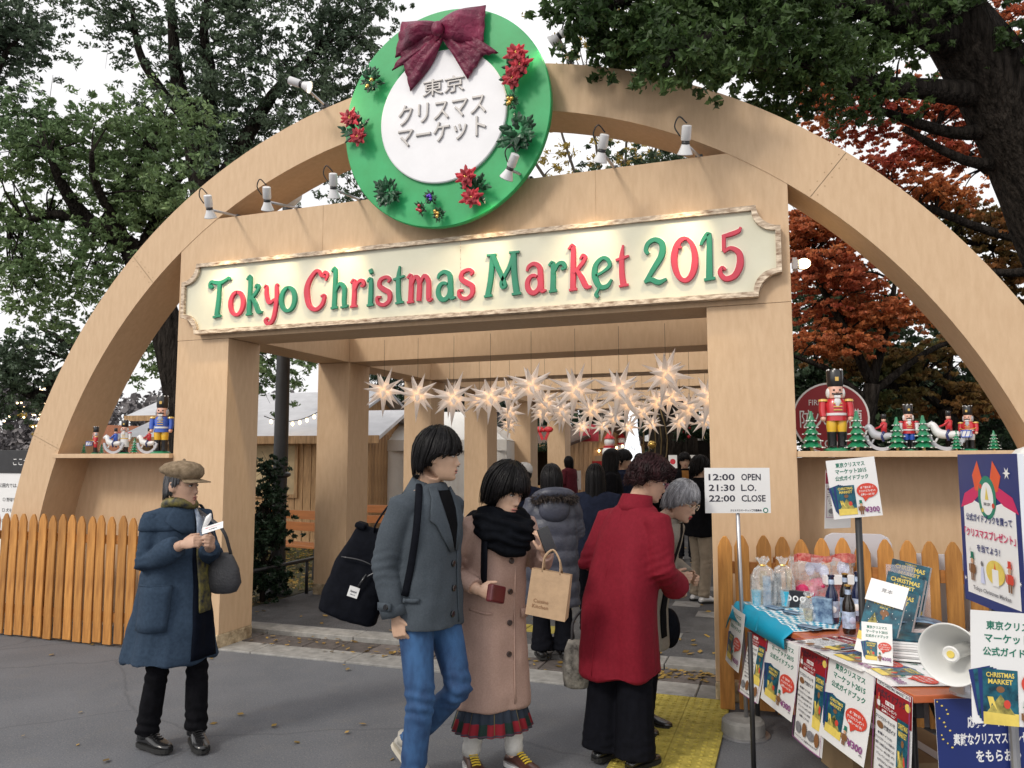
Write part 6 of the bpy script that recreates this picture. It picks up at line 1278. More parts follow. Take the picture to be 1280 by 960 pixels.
rocking_horse('white rocking horse with red rider beside the drummer on the right shelf', sh(1184, .12), hpx(1184, .12, 50), R(-8), 'red')
for px, n, lab in ((1015, 52, 'toy fir tree left of the largest nutcracker'), (1072, 52, 'toy fir tree right of the largest nutcracker'), (1122, 44, 'toy fir tree just left of the blue trousered nutcracker'), (1155, 46, 'toy fir tree just right of the blue trousered nutcracker'), (1196, 26, 'tiny toy fir tree before the drummer on the right shelf'), (1243, 26, 'tiny toy fir tree at the far right end of the right shelf')): toy_tree(lab, sh(px, .1), hpx(px, .1, n))
nutcracker('tall blue jacketed nutcracker on the left shelf next to the pillar', sh(201), hpx(201, .16, 72), 'blue', 'yellow', 'blue', R(25), hat='black', beard='grey')
nutcracker('nutcracker in a long white coat on the left shelf', sh(155), hpx(155, .16, 42), 'white', 'navy', 'white', R(25), hat='black', long_coat=True)
nutcracker('small drummer nutcracker at the left end of the left shelf', sh(119), hpx(119, .16, 34), 'red', 'red', 'red', R(-35), drum=True, beard='grey')
rocking_horse('white rocking horse with blue rider on the left shelf', sh(142, .1), hpx(142, .1, 32), R(15), 'blue')
rocking_horse('white rocking horse with red rider on the left shelf', sh(184, .1), hpx(184, .1, 32), R(15), 'red')
for px, n, lab in ((105, 13, 'tiny toy tree left of the small drummer'), (127, 13, 'tiny toy tree right of the small drummer'), (168, 20, 'toy fir tree behind the white coated nutcracker on the left shelf')): toy_tree(lab, sh(px, .2), hpx(px, .2, n))
# fire cistern sign
c = atY(1038, 523, 1.1); t = thing('fire_sign', 'round red fire cistern sign behind the largest nutcracker', 'sign', c); r = hpx(1038, 1.1, 45); rot = Matrix.Rotation(PI/2, 3, 'X')
g = G(); g.lathe([(r, .0), (r, .012), (r*.95, .014)], 48, rot=rot); build(g, 'rim', m_paper, t, smooth=True, sharp=30)
g = G(); g.lathe([(r*.95, .0145), (.001, .016)], 48, rot=rot, cap=False); build(g, 'disc', mat('sign_red', (.30, .014, .022), .5, .06, 4), t)
for (s, x, z, w, h) in (('FIRE CISTERN', 0, .45, 1.1, .16), ('防火水槽', 0, 0, 1.6, .5), ('100t', 0, -.7, .6, .2)):
    g = G(); put_text(g, s, 0, 0, w*r, h*r, 0); g.V = [(v[0]+x, -.018, v[1]+z*r) for v in g.V]; build(g, 'lettering', m_paper, t)
g = G(); g.tube([(0, .03, 0), (0, .03, -c[2])], .025, 10); build(g, 'post', m_steel, t, smooth=True)
# ================================================================== people
def solid(g, vox, it=3, fac=.5):
    """one continuous surface out of the closed shapes in g: (vertices, quads)"""
    me = bpy.data.meshes.new('tmp'); me.from_pydata(g.V, [], g.F); o = bpy.data.objects.new('tmp', me); COL.objects.link(o)
    m = o.modifiers.new('r', 'REMESH'); m.mode = 'VOXEL'; m.voxel_size = vox
    if it: s = o.modifiers.new('s', 'SMOOTH'); s.factor = fac; s.iterations = it
    bpy.context.view_layer.update(); dg = bpy.context.evaluated_depsgraph_get(); r = bpy.data.meshes.new_from_object(o.evaluated_get(dg)); bpy.data.objects.remove(o); bpy.data.meshes.remove(me); return r
def displace(me, fn):
    n = len(me.vertices); co = np.empty(n*3); no = np.empty(n*3); me.vertices.foreach_get('co', co); me.vertices.foreach_get('normal', no); co = co.reshape(-1, 3); no = no.reshape(-1, 3)
    d = np.array([fn(Vector(p)) for p in co]); co = co+no*d[:, None]; me.vertices.foreach_set('co', co.ravel()); me.update()
HEAD_T = [(-.118, .014, .070, -.045), (-.112, .030, .082, -.030), (-.100, .041, .088, -.010), (-.085, .049, .088, .015), (-.07, .055, .087, .035), (-.055, .0595, .086, .055), (-.035, .0655, .086, .072), (-.015, .069, .086, .083), (0, .0705, .085, .090), (.02, .0725, .089, .096), (.045, .0745, .089, .098), (.07, .0715, .082, .096), (.09, .062, .068, .083), (.105, .047, .048, .063), (.114, .030, .028, .040), (.119, .012, .010, .018)]
def gs(x, z, cx, cz, sx, sz): return math.exp(-((x-cx)/sx)**2-((z-cz)/sz)**2)
def head_rings(fem=1., old=0.):
    zs = np.concatenate([np.linspace(-.118, .119, 60)]); Tt = np.array(HEAD_T); rings = []; n = 64
    for z in zs:
        w, f, b = [np.interp(z, Tt[:, 0], Tt[:, k]) for k in (1, 2, 3)]; ring = []
        for i in range(n):
            a = 2*PI*i/n; s, c = math.sin(a), math.cos(a); e = 2.25; q = (abs(s)**e+abs(c)**e)**(-1/e); x = w*s*q
            if c > 0: y = f*c*q; 
            else: y = b*c*q
            if c < 0 and b < 0: y = abs(b)*0+(-b)*abs(c)*q*(1)*1.0; y = -b*-1*0+(-b)*q*(-c)*.0+ (f*.0) + (-b)*1.0*1+0*(c)
            if c > 0:
                fz = max(0, c)**.5
                y += fz*(.019*gs(x, z, 0, -.036, .0095, .013)+.009*gs(x, z, 0, -.018, .0085, .02)+.006*gs(abs(x), z, .0115, -.041, .006, .007)-.010*gs(abs(x), z, .031, .001, .015, .011)+.004*gs(abs(x), z, .026, .021, .022, .007)
                        +.0035*gs(abs(x), z, .040, -.028, .015, .014)+.007*gs(x, z, 0, -.064, .019, .007)+.006*gs(x, z, 0, -.0775, .016, .006)-.004*gs(x, z, 0, -.0708, .02, .0025)-.005*gs(x, z, 0, -.089, .022, .005)+.004*gs(x, z, 0, -.106, .018, .010)-.003*old*gs(abs(x), z, .030, -.060, .006, .018))
            ring.append((x, -y, z))
        rings.append(ring)
    return rings
def hand(g, wr, d, nrm, side, curl=.5, s=1., spread=.0):
    """palm and five fingers; d towards the fingers, nrm the way the palm faces, side towards the thumb"""
    wr = np.array(wr, float); d = np.array(d, float); d /= np.linalg.norm(d); nrm = np.array(nrm, float); nrm = nrm-d*(nrm@d); nrm /= np.linalg.norm(nrm); sd = np.cross(d, nrm); sd = sd if sd@np.array(side, float) > 0 else -sd
    rings = []
    for t, w, h in ((-.02, .024, .020), (.0, .025, .019), (.03, .035, .016), (.06, .040, .014), (.085, .038, .012)):
        c = wr+d*t*s; rings.append([c+sd*w*s*math.cos(a)+nrm*h*s*math.sin(a) for a in [2*PI*i/12 for i in range(12)]])
    g.loft(rings)
    for k, (off, L) in enumerate(((.029, .070), (.010, .078), (-.009, .073), (-.027, .058))):
        p = wr+d*.078*s+sd*off*s; q = d*math.cos(.1*k*spread)+sd*spread*(off*6); pts = [p]; a = 0
        for j, f in enumerate((.45, .32, .23)):
            a += curl*(1.0, 1.25, .8)[j]*(1+.08*k); dv = q*math.cos(a)+nrm*math.sin(a); p = p+dv*L*f*s; pts.append(p)
        g.tube(pts, [.0098*s, .0092*s, .0083*s, .0070*s], 8)
        g.ell(tuple(pts[-1]), .0072*s, 8, 6)
    p = wr+d*.022*s+sd*.026*s; v = d*.6+sd*.62+nrm*.35; v /= np.linalg.norm(v); p2 = p+v*.034*s; v2 = d*.85+sd*.15+nrm*(.25+.4*curl); v2 /= np.linalg.norm(v2); p3 = p2+v2*.03*s; p4 = p3+v2*.018*s
    g.tube([p-v*.01, p, p2, p3, p4], [.012*s, .0135*s, .011*s, .0095*s, .0075*s], 8)
def vlerp(a, b, t): return tuple(a[i]+(b[i]-a[i])*t for i in range(3))
m_eyew = mat('eye_white', (.70, .68, .66), .2, .02); m_iris = mat('dark_iris', (.02, .012, .01), .15, .1); m_brow = mat('brow_hair', (.03, .022, .02), .8, .2); m_lash = mat('lash', (.015, .01, .01), .7, .1)
def hair_strands(g, style, seed, n=420, wid=.008):
    rr = random.Random(seed); st = HAIR[style]
    for i in range(n):
        az = rr.uniform(-PI, PI); z_end = np.interp(abs(az), [0, .6, 1.0, 1.5, 2.2, PI], st['z'])+rr.gauss(0, st.get('jit', .008)); fly = i % 7 == 0; vol = st['vol']*rr.uniform(.55, 1.05)*(1.22 if fly else 1); z_end += rr.uniform(-.02, .004) if fly else 0; pts = []; rad = []
        start = rr.uniform(.0, .5)**1.2; pz = .128+vol*.6; k = 9; az0 = az+rr.gauss(0, .05)
        zt = pz
        for j in range(k):
            t = start*.6+(1-start*.6)*j/(k-1)
            # from crown over the skull, then straight down
            th = min(t*1.9, 1)*PI/2*1.02; azz = az0+st.get('swirl', .0)*(1-t)
            w = .0745+vol; f = .092+vol; b = .100+vol; cx = w*math.sin(azz)*math.sin(th); cy = (-(f) if math.cos(azz) > 0 else -(b))*math.cos(azz)*math.sin(th); z = .01+(.115+vol*.8)*math.cos(th)
            if t > .53:
                q = (t-.53)/.47; z = .012+(z_end-.012)*q if z_end < .012 else max(z, z_end); flare = st.get('flare', 0)*q; tuck = st.get('tuck', 0)*q*q
                cx *= 1+flare-tuck; cy *= 1+flare-tuck
            if z < z_end: z = z_end
            if z_end > .012 and z <= z_end+1e-6 and j > 0 and pts and abs(pts[-1][2]-z) < 1e-5: break
            c = st.get('curl', 0)
            if c: cx += c*math.sin(t*18+i); cy += c*math.cos(t*17+i*2); z += c*.7*math.sin(t*15+i*3)
            pts.append((cx, cy+.004, z)); rad.append(wid*(1.0 if j < k-2 else .5)*rr.uniform(.8, 1.1))
        if len(pts) < 3: continue
        rad = [q*(.28 if fly else 1) for q in rad]; rad[-1] = wid*.10; rad[0] = wid*.3
        g.tube(pts, rad, 5, flat=.55)
HAIR = {'crop': dict(z=[.036, .034, .016, .010, -.085, -.100], vol=.024, jit=.010, tuck=.10, swirl=.5), 'bob': dict(z=[.030, .026, -.015, -.080, -.100, -.105], vol=.032, jit=.005, tuck=.12),
        'perm': dict(z=[.078, .074, .040, .022, -.050, -.062], vol=.024, jit=.012, curl=.015), 'grey': dict(z=[.050, .040, .012, -.030, -.080, -.090], vol=.014, jit=.010, tuck=.06), 'long': dict(z=[.055, .03, -.16, -.24, -.30, -.32], vol=.014, jit=.02, flare=.10),
        'mid': dict(z=[.05, .02, -.09, -.13, -.15, -.16], vol=.018, jit=.012, tuck=.05), 'undercap': dict(z=[.07, .07, .06, -.005, -.07, -.085], vol=.006, jit=.01)}
def hairmat(nm, c, c2): return mat(nm, c, .38, .4, 30, .5, 200, stretch=(1, 1, .15), col2=c2, island=.3, spec=.16, bdist=.003)
HM = {'black': hairmat('black_hair', (.004, .0035, .004), (.010, .009, .010)), 'grey': hairmat('grey_hair', (.20, .20, .22), (.38, .38, .40)), 'brown': hairmat('dark_red_brown_hair', (.014, .005, .006), (.035, .012, .014)), 'dgrey': hairmat('dark_grey_hair', (.06, .06, .065), (.12, .12, .13))}
def skinmat(nm, c): return mat(nm, c, .5, .07, 14, .08, 120, col2=tuple(min(1, v*1.08) for v in c), bdist=.002)
SK = {'young': skinmat('skin_fair', (.62, .40, .29)), 'old': skinmat('skin_older', (.50, .31, .22)), 'man': skinmat('skin_tan', (.56, .36, .25))}
LIP = {'nat': mat('lips_natural', (.48, .20, .17), .4, .05), 'red': mat('lips_red', (.50, .03, .05), .35, .05)}
class Person:
    def __init__(s, label, x, y, facing, H, skin='young', vox=.0048, z=0., lean=0.):
        s.f = np.array([facing[0], facing[1]], float); s.f /= np.linalg.norm(s.f); s.rz = math.atan2(s.f[0], -s.f[1]); s.H = H; s.k = H/1.6; s.skin = SK[skin]; s.vox = vox; s.sh = None
        s.t = thing('person', label, 'person', (x, y, z), s.rz); s.lean = lean; s.hs = .235/.237*(.55+.45*s.k); s.body = G(); s.det = vox < .008
    def L(s, p): """leaning forward from the hips"""; q = max(0, p[2]-.85*s.k); return (p[0], p[1]-s.lean*q*(1+q*.6), p[2]-.25*s.lean**2*q)
    def head(s, yaw=0., pitch=0., roll=0., hair='bob', hcol='black', old=0., lips='nat', fwd=.02, ears=True, hw=.006, hn=420, mouth_open=False):
        H = s.H; c = s.L((0, -fwd, .932*H)); s.hc = Vector(c); Rm = Matrix.Rotation(yaw, 3, 'Z') @ Matrix.Rotation(pitch, 3, 'X') @ Matrix.Rotation(roll, 3, 'Y'); M = Matrix.Translation(c) @ Rm.to_4x4() @ Matrix.Scale(s.hs, 4); s.HM = M
        g = G(); g.loft(head_rings(old=old))
        for k in (-1, 1):
            if ears:
                g.ell((k*.0725, .012, -.012), (.010, .019, .031), 12, 8, Matrix.Rotation(k*-.35, 3, 'Z')); g.tube([(k*.080, .02+.012*math.cos(a), -.008+.028*math.sin(a)) for a in np.linspace(-1.2, 2.6, 8)], .0042, 6)
        g.xf(M); s.body.add(g.V, g.F)
        nb = s.L((0, .012, .845*H)); nt_ = M @ Vector((0, .022, -.085)); s.body.tube([nb, vlerp(nb, tuple(nt_), .5), tuple(nt_)], [.056*s.k, .050*s.k, .052*s.k], 14)
        def part(nm, gg, mm, sm=True): gg.xf(M); return build(gg, nm, mm, s.t, smooth=sm)
        if s.det:
            for k in (-1, 1):
                e = G(); e.ell((k*.031, -.0735, .000), (.0135, .0075, .0058), 12, 8, Matrix.Rotation(k*.25, 3, 'Z')); part('eye', e, m_eyew)
                e = G(); e.ell((k*.030, -.0800, .000), (.0055, .0025, .0054), 10, 6); part('iris', e, m_iris)
                e = G(); e.tube([(k*.017, -.0800, .0015), (k*.024, -.0826, .0062), (k*.033, -.0820, .0068), (k*.045, -.0755, .002)], [.0012, .0018, .0020, .0014], 5, smooth=3); part('eyelid', e, m_lash)
                e = G(); e.tube([(k*.016, -.0885, .0185), (k*.028, -.0895, .0235), (k*.042, -.0815, .0215), (k*.050, -.0745, .0165)], [.0020, .0030, .0028, .0014], 6, smooth=3, flat=.6); part('eyebrow', e, m_brow if hcol != 'grey' else HM['grey'])
                e = G(); e.ell((k*.0065, -.0985, -.0475), (.0032, .004, .0022), 6, 5); part('nostril', e, m_lash)
            lm = LIP[lips]; e = G(); e.ell((0, -.0905, -.0652), (.0205, .0058, .0042), 14, 8); part('upper_lip', e, lm)
            e = G(); e.ell((0, -.0890, -.0768), (.0175, .0062, .0050), 14, 8); part('lower_lip', e, lm)
            e = G(); e.tube([(-.021, -.0865, -.0712), (0, -.0950, -.0706), (.021, -.0865, -.0712)], [.0008, .0014 if not mouth_open else .004, .0008], 5, smooth=3); part('mouth_line', e, m_lash)
        if hair:
            st = HAIR[hair]; v = st['vol']*(.72 if hair != 'perm' else .5); zb = {'crop': -.055, 'bob': -.085, 'perm': -.055, 'grey': -.06, 'long': -.12, 'mid': -.10, 'undercap': -.06}[hair]; g = G(); n = 40; rings = []
            HT = np.array(HEAD_T)
            for z in np.linspace(zb, .119+v*.95, 26):
                zz = (z-zb)/(.119+v*.95-zb); ring = []
                sc_ = math.sqrt(max(0, 1-max(0, (z-.02)/(.10+v*.98))**2.2))
                for i in range(n):
                    a = 2*PI*i/n; az = abs(math.atan2(math.sin(a), math.cos(a))); zf = np.interp(az, [0, .6, 1.0, 1.5, 2.2, PI], st['z']); w_, f_, b_ = (.0735+v)*sc_, (.089+v)*sc_, (.098+v)*sc_
                    if z < zf:
                        q = max(0, 1-(zf-z)/.015); hw0, hf0, hb0 = [np.interp(z, HT[:, 0], HT[:, c_]) for c_ in (1, 2, 3)]; w_ = w_*q+(1-q)*hw0*.88; f_ = f_*q+(1-q)*hf0*.6; b_ = b_*q+(1-q)*max(hb0, .02)*.9
                    x = w_*math.sin(a); y = (f_ if math.cos(a) > 0 else b_)*math.cos(a); nn_ = noise.noise(Vector((x*50, y*50, z*8)))*.0035; ring.append((x*(1+nn_*8), -y*(1+nn_*8), z))
                rings.append(ring)
            g.loft(rings); hair_strands(g, hair, int(s.H*1000), int(hn*1.5), hw); g.xf(M); build(g, 'hair', HM[hcol], s.t, smooth=True)
        return s
    def arm(s, k, sh, el, wr, hd=(0, -1, 0), nrm=(1, 0, 0), side=(0, 0, 1), curl=.5, spread=0., r=(.050, .038, .027)):
        """k = -1 right, 1 left"""
        sh, el, wr = [s.L(p) for p in (sh, el, wr)]; s0 = (sh[0]*.88, sh[1], sh[2]-.025); s.body.tube([s0, vlerp(sh, el, .5), el, vlerp(el, wr, .5), wr], [r[0], r[0]*.92, r[1], r[1]*.95, r[2]], 10); hand(s.body, wr, hd, nrm, side, curl, s.k*.97, spread)
        s.arms = getattr(s, 'arms', {}); s.arms[k] = (sh, el, wr); return s
    def leg(s, k, hip, kn, an, r=(.075, .052, .036)):
        s.body.tube([hip, vlerp(hip, kn, .5), kn, vlerp(kn, an, .4), an, (an[0], an[1]-.02, an[2]-.02)], [r[0], r[0]*.9, r[1], r[1]*.98, r[2], r[2]*.9], 10); s.legs = getattr(s, 'legs', {}); s.legs[k] = (hip, kn, an)
        return s
    def finish_body(s):
        k = s.k; rings = []
        for z, w, d in ((.50, .14, .09), (.56, .150, .10), (.64, .125, .085), (.74, .14, .09), (.80, .15, .085), (.835, .10, .07), (.855, .055, .05)):
            c = s.L((0, .01, z*s.H)); rings.append([(c[0]+w*k*math.cos(a), c[1]+d*k*math.sin(a), c[2]) for a in [2*PI*i/16 for i in range(16)]])
        s.body.loft(rings); me = solid(s.body, s.vox, 2, .45); o = link('body', me, s.skin, s.t, True); s.bodyo = o; return s
    def garment(s, name, m, rings, sleeves=None, vox=.009, fold=(.010, 7, .004, 16), sq=2.3, hem=None, it=4, arm_r=(.075, .062, .052), cuff=.0, extra=None, shy=1.):
        """rings: (z, half width, half depth, y offset)"""
        g = G(); n = 28; rs = []
        for rg in rings:
            z, w, d, yo = rg[:4]; xo = rg[4] if len(rg) > 4 else 0; ring = []
            for i in range(n):
                a = 2*PI*i/n; c, q = math.cos(a), math.sin(a); e = (abs(c)**sq+abs(q)**sq)**(-1/sq); ring.append(s.L((xo+w*c*e, yo+d*q*e, z)))
            rs.append(ring)
        g.loft(rs)
        if sleeves:
            for k in sleeves:
                sh, el, wr = s.arms[k]; we = vlerp(el, wr, .93 if not cuff else cuff); a0 = vlerp(sh, (0, sh[1], sh[2]+.0), .35); g.tube([a0, sh, vlerp(sh, el, .5), el, vlerp(el, we, .5), we], [arm_r[0]*.9, arm_r[0], arm_r[0]*.95, arm_r[1], arm_r[1]*.97, arm_r[2]], 14)
        if extra: extra(g)
        gt = G(); gt.loft(rs); met = solid(gt, .014, 2, .5); me = solid(g, vox, it, .5); A1, F1, A2, F2 = fold; H = s.H; zb = rings[0][0]; zt = rings[-1][0]; arms = getattr(s, 'arms', {}); sd_ = len(s.t.name)+s.H*10
        els = [Vector(a[1]) for a in arms.values()]
        def fn(p):
            low = min(1, max(0, (zt-p.z)/(zt-zb))); v = A1*(.25+low)*noise.noise(Vector((p.x*F1, p.y*F1, p.z*1.6+sd_))); v += A2*noise.noise(Vector((p.x*F2+5, p.y*F2, p.z*F2*.8+sd_)))
            for e in els:
                d = (p-e).length
                if d < .14: v += .0045*(1-d/.14)*math.sin(p.z*150+p.x*40+p.y*50+2*noise.noise(p*20))
            return v
        displace(met, fn); s.bvT = BVHTree.FromPolygons([v.co for v in met.vertices], [tuple(p.vertices) for p in met.polygons]); bpy.data.meshes.remove(met)
        displace(me, fn); o = link(name, me, m, s.t, True); s.bv = BVHTree.FromPolygons([v.co for v in me.vertices], [tuple(p.vertices) for p in me.polygons]); s.last = o; return o
    def hitp(s, ang, u, z, off=.004, far=1.2, bv=None):
        """a point on the last garment: seen from the direction ang (0 = front, + towards the left), u metres to the side, height z"""
        d = Vector((math.sin(ang), -math.cos(ang), 0)); sd = Vector((math.cos(ang), math.sin(ang), 0)); c = Vector(s.L((0, 0, z))); o = Vector((c.x, c.y, z))+sd*u+d*far; h = (bv or s.bv).ray_cast(o, -d)
        if h[0] is None: return None
        nn = h[1] if h[1].dot(d) > 0 else -h[1]; return h[0]+(nn*.6+d*.4)*off
    def patch(s, name, m, rows, ang=0., off=.006, th=.006, nc=8, parent=None, smooth=True, torso=False):
        """cloth lying on the garment: rows of (z, u0, u1)"""
        gr = []; last = None
        for z, u0, u1 in rows:
            row = []
            for i in range(nc+1):
                p = s.hitp(ang, u0+(u1-u0)*i/nc, z, off, bv=s.bvT if torso else None)
                if p is None: p = last if last is not None else Vector((0, 0, z))
                row.append(np.array(p)); last = p
            gr.append(row)
        g = G(); sheet(g, gr, th); return build(g, name, m, parent or s.last, smooth=smooth)
    def buttons(s, pts, m, r=.011, ang=0.):
        for (u, z) in pts:
            p = s.hitp(ang, u, z, .006)
            if p is None: continue
            d = Vector((math.sin(ang), -math.cos(ang), 0)); g = G(); g.lathe([(r, -.004), (r, .003), (r*.8, .005), (r*.5, .004)], 12, tuple(p), rot=frame_to(d)); build(g, 'button', m, s.last, smooth=False)
    def line(s, name, pts, m, r=.002, ang=0., off=.003):
        P = [s.hitp(ang, u, z, off) for u, z in pts]; P = [tuple(p) for p in P if p is not None]
        if len(P) > 1: g = G(); g.tube(P, r, 5, smooth=3); return build(g, name, m, s.last, smooth=True)
    def trousers(s, m, rt=(.095, .068, .060), rb=None, vox=.009, hem=.03, wr=.006, name='trousers', flare=0.):
        g = G()
        for k, (hip, kn, an) in s.legs.items():
            e = vlerp(kn, an, 1-hem/.4); g.tube([(hip[0]*.8, hip[1], hip[2]+.05), hip, vlerp(hip, kn, .5), kn, vlerp(kn, e, .5), e], [rt[0], rt[0], (rt[0]+rt[1])/2, rt[1], (rt[1]+rt[2])/2+flare*.3, rt[2]+flare], 14)
        z = list(s.legs.values())[0][0][2]; g.ell((0, .01, z+.02), (.165*s.k, .115*s.k, .12), 16, 10)
        me = solid(g, vox, 3, .5); kns = [Vector(l[1]) for l in s.legs.values()]; ans = [Vector(l[2]) for l in s.legs.values()]
        def fn(p):
            v = .35*wr*noise.noise(Vector((p.x*14, p.y*14, p.z*5)))
            for q, rr_ in [(a, .18) for a in ans]+[(a, .13) for a in kns]:
                d = (p-q).length
                if d < rr_: v += wr*(1-d/rr_)*math.sin(p.z*110+2.5*noise.noise(p*14)+p.x*30)
            return v
        displace(me, fn); return link(name, me, m, s.t, True)
    def shoe(s, k, m, sole, d=(0, -1), pitch=0., Ls=.26, w=.046, hgt=.07, boot=0., laces=None, name='shoe'):
        hip, kn, an = s.legs[k]; d = np.array([d[0], d[1], 0.]); d /= np.linalg.norm(d); sd = np.cross([0, 0, 1.], d)*-1; up = np.array([0, 0, 1.]); dd = d*math.cos(pitch)-up*math.sin(pitch); uu = up*math.cos(pitch)+d*math.sin(pitch)
        heel = np.array(an)-uu*(.075*s.k)-dd*.055; rings = []; rs = []
        for t, wd, h in ((0, .55, .60), (.08, .75, .9), (.22, .80, 1.05), (.4, .82, 1.0), (.55, .92, .75), (.72, 1.0, .55), (.88, .85, .45), (.97, .55, .36), (1.0, .25, .28)):
            c = heel+dd*Ls*t; h_ = hgt*h; rings.append([c+sd*w*wd*math.cos(a)+uu*(h_*.5+.014+h_*.5*math.sin(a)) for a in [2*PI*i/16 for i in range(16)]]); rs.append((t, wd))
        g = G(); g.loft(rings)
        if boot: g.tube([np.array(an)-uu*.02, np.array(an)+np.array([0, 0, boot])], [.05, .055], 12)
        o = build(g, name, m, s.t, smooth=True)
        L1 = [heel+dd*Ls*t+sd*w*wd*1.06 for t, wd in rs]; L2 = [heel+dd*Ls*t-sd*w*wd*1.06 for t, wd in rs][::-1]; P = L1+L2; n = len(P); g = G(); g.add([p for p in P]+[p+uu*.022 for p in P], [tuple(range(n)), tuple(range(2*n-1, n-1, -1))]+[(i, n+i, n+(i+1) % n, (i+1) % n) for i in range(n)]); build(g, 'sole', sole, o)
        if laces:
            g = G()
            for q in range(5): c = heel+dd*Ls*(.42+.06*q)+uu*(.014+hgt*(1.0-.11*q)+.004); g.tube([c-sd*.022, c+uu*.004, c+sd*.022], .004, 5)
            build(g, 'lace', laces, o)
        return o
    def joints(s, k, a=None):
        H = s.H
def std_legs(P, spread=.09, sr=None, sl=None):
    H = P.H; P.leg(-1, (-spread, .01, .52*H), (sr or (-spread, -.01, .28*H)), (-spread if not sr else sr[0], .03, .075)); P.leg(1, (spread, .01, .52*H), (sl or (spread, -.01, .28*H)), (spread if not sl else sl[0], .03, .075)); return P
def fab(nm, c, var=.2, sc=30, b=.35, bs=220, rough=.9, sheen=0., c2=None):
    if max(c) < .03: c = tuple(v*.45 for v in c)
    return mat(nm, c, rough, var, sc, b, bs, col2=c2, spec=.08 if max(c) < .05 else .2, bdist=.003)
m_shoeb = mat('black_leather', (.012, .012, .013), .25, .2, 10, coat=.5); m_soleb = mat('black_sole', (.015, .015, .015), .7, .1); m_button = mat('dark_button', (.03, .015, .012), .3, .2, coat=.4)
FR = lambda a, b: RT*a+TC*b
def bag_strap(parent, pts, m, r=.012, name='strap'): g = G(); g.tube(pts, r, 8, smooth=4, flat=.35); return build(g, name, m, parent, smooth=True, world=False)

# ---- woman in the cap ----
p = Person('older woman in a brown cap and long blue coat reading a paper by the fence', -.79, -1.85, FR(.74, .67), 1.555, 'old')
p.head(R(32), R(2), 0, 'undercap', 'dgrey', old=1, fwd=.035, hn=260)
p.arm(-1, (-.145, .01, 1.265), (-.185, -.01, 1.02), (-.085, -.25, 1.135), hd=(.42, -.85, .25), nrm=(.8, .2, -.3), side=(0, -.2, 1), curl=.75).arm(1, (.145, .01, 1.265), (.185, -.04, 1.02), (.06, -.27, 1.12), hd=(-.25, -.9, .3), nrm=(-.8, .2, .2), side=(0, -.2, 1), curl=.7)
p.leg(-1, (-.08, .01, .80), (-.095, -.03, .44), (-.11, .04, .085)).leg(1, (.08, .01, .80), (.10, -.09, .44), (.10, -.11, .085)); p.finish_body()
m_blu = fab('blue_wool_coat', (.028, .048, .080), .1, 60, .3, 200, c2=(.036, .06, .098)); m_bluk = fab('black_knit', (.014, .014, .018), .3, 20, .6, 120)
p.trousers(m_bluk, (.082, .060, .062), hem=.0, wr=.008, name='leggings')
for k, d in ((-1, (.25, -1)), (1, (-.25, -1))): p.shoe(k, m_shoeb, m_soleb, d, 0, .25, .045, .072, boot=.05, laces=m_shoeb, name='shoe')
p.garment('dark_dress', fab('dark_navy_dress', (.010, .014, .028)), [(.66, .16, .12, 0), (.9, .135, .10, 0), (1.1, .115, .09, 0), (1.24, .10, .08, 0), (1.31, .05, .05, 0)], vox=.012)
p.garment('coat', m_blu, [(.47, .245, .225, .03), (.62, .225, .20, .02), (.85, .195, .165, .01), (1.05, .17, .135, .005), (1.2, .165, .122, 0), (1.26, .145, .11, 0), (1.305, .10, .09, 0), (1.34, .065, .068, .005)], (-1, 1), fold=(.040, 8, .009, 11), arm_r=(.062, .066, .056), cuff=.86)
A0 = .10
p.patch('dress_front', fab('dark_navy_dress', (.010, .014, .028)), [(z, A0-.055-.04*(1.35-z)/.9, A0+.055+.03*(1.35-z)/.9) for z in np.linspace(.49, 1.30, 22)], 0, .004, .006, torso=True)
p.patch('scarf_panel', mat('floral_scarf', (.015, .02, .04), .6, .3, 30, col2=(.20, .17, .04)), [(z, A0-.05, A0+.045) for z in np.linspace(.74, 1.12, 12)], 0, .012, .006, torso=True)
p.patch('blouse', mat('blue_white_print', (.12, .22, .42), .5, .5, 26, stretch=(1, 1, .4), col2=(.62, .70, .80)), [(z, A0-.05, A0+.05) for z in np.linspace(1.10, 1.31, 10)], 0, .012, .006, torso=True)
p.patch('collar', m_blu, [(1.33, -.05, A0-.05), (1.29, -.09, A0-.055), (1.25, -.11, A0-.06), (1.21, -.08, A0-.06), (1.18, -.03, A0-.062)], 0, .010, .008)
p.patch('collar', m_blu, [(1.32, A0+.02, .12), (1.27, A0+.045, .15), (1.22, A0+.05, .15), (1.19, A0+.05, .13)], 0, .010, .008)
p.patch('cape_collar', m_blu, [(1.34, -.05, .06), (1.32, -.07, .08), (1.295, -.10, .11), (1.26, -.115, .12), (1.225, -.11, .12), (1.20, -.09, .10)], R(-75), .006, .005)
p.patch('patch_pocket', m_blu, [(z, -.10, .08) for z in np.linspace(.66, .90, 7)], R(-62), .010, .012); p.line('pocket_edge', [(-.10, .90), (-.01, .902), (.08, .90)], m_blu, .006, R(-62), .014)
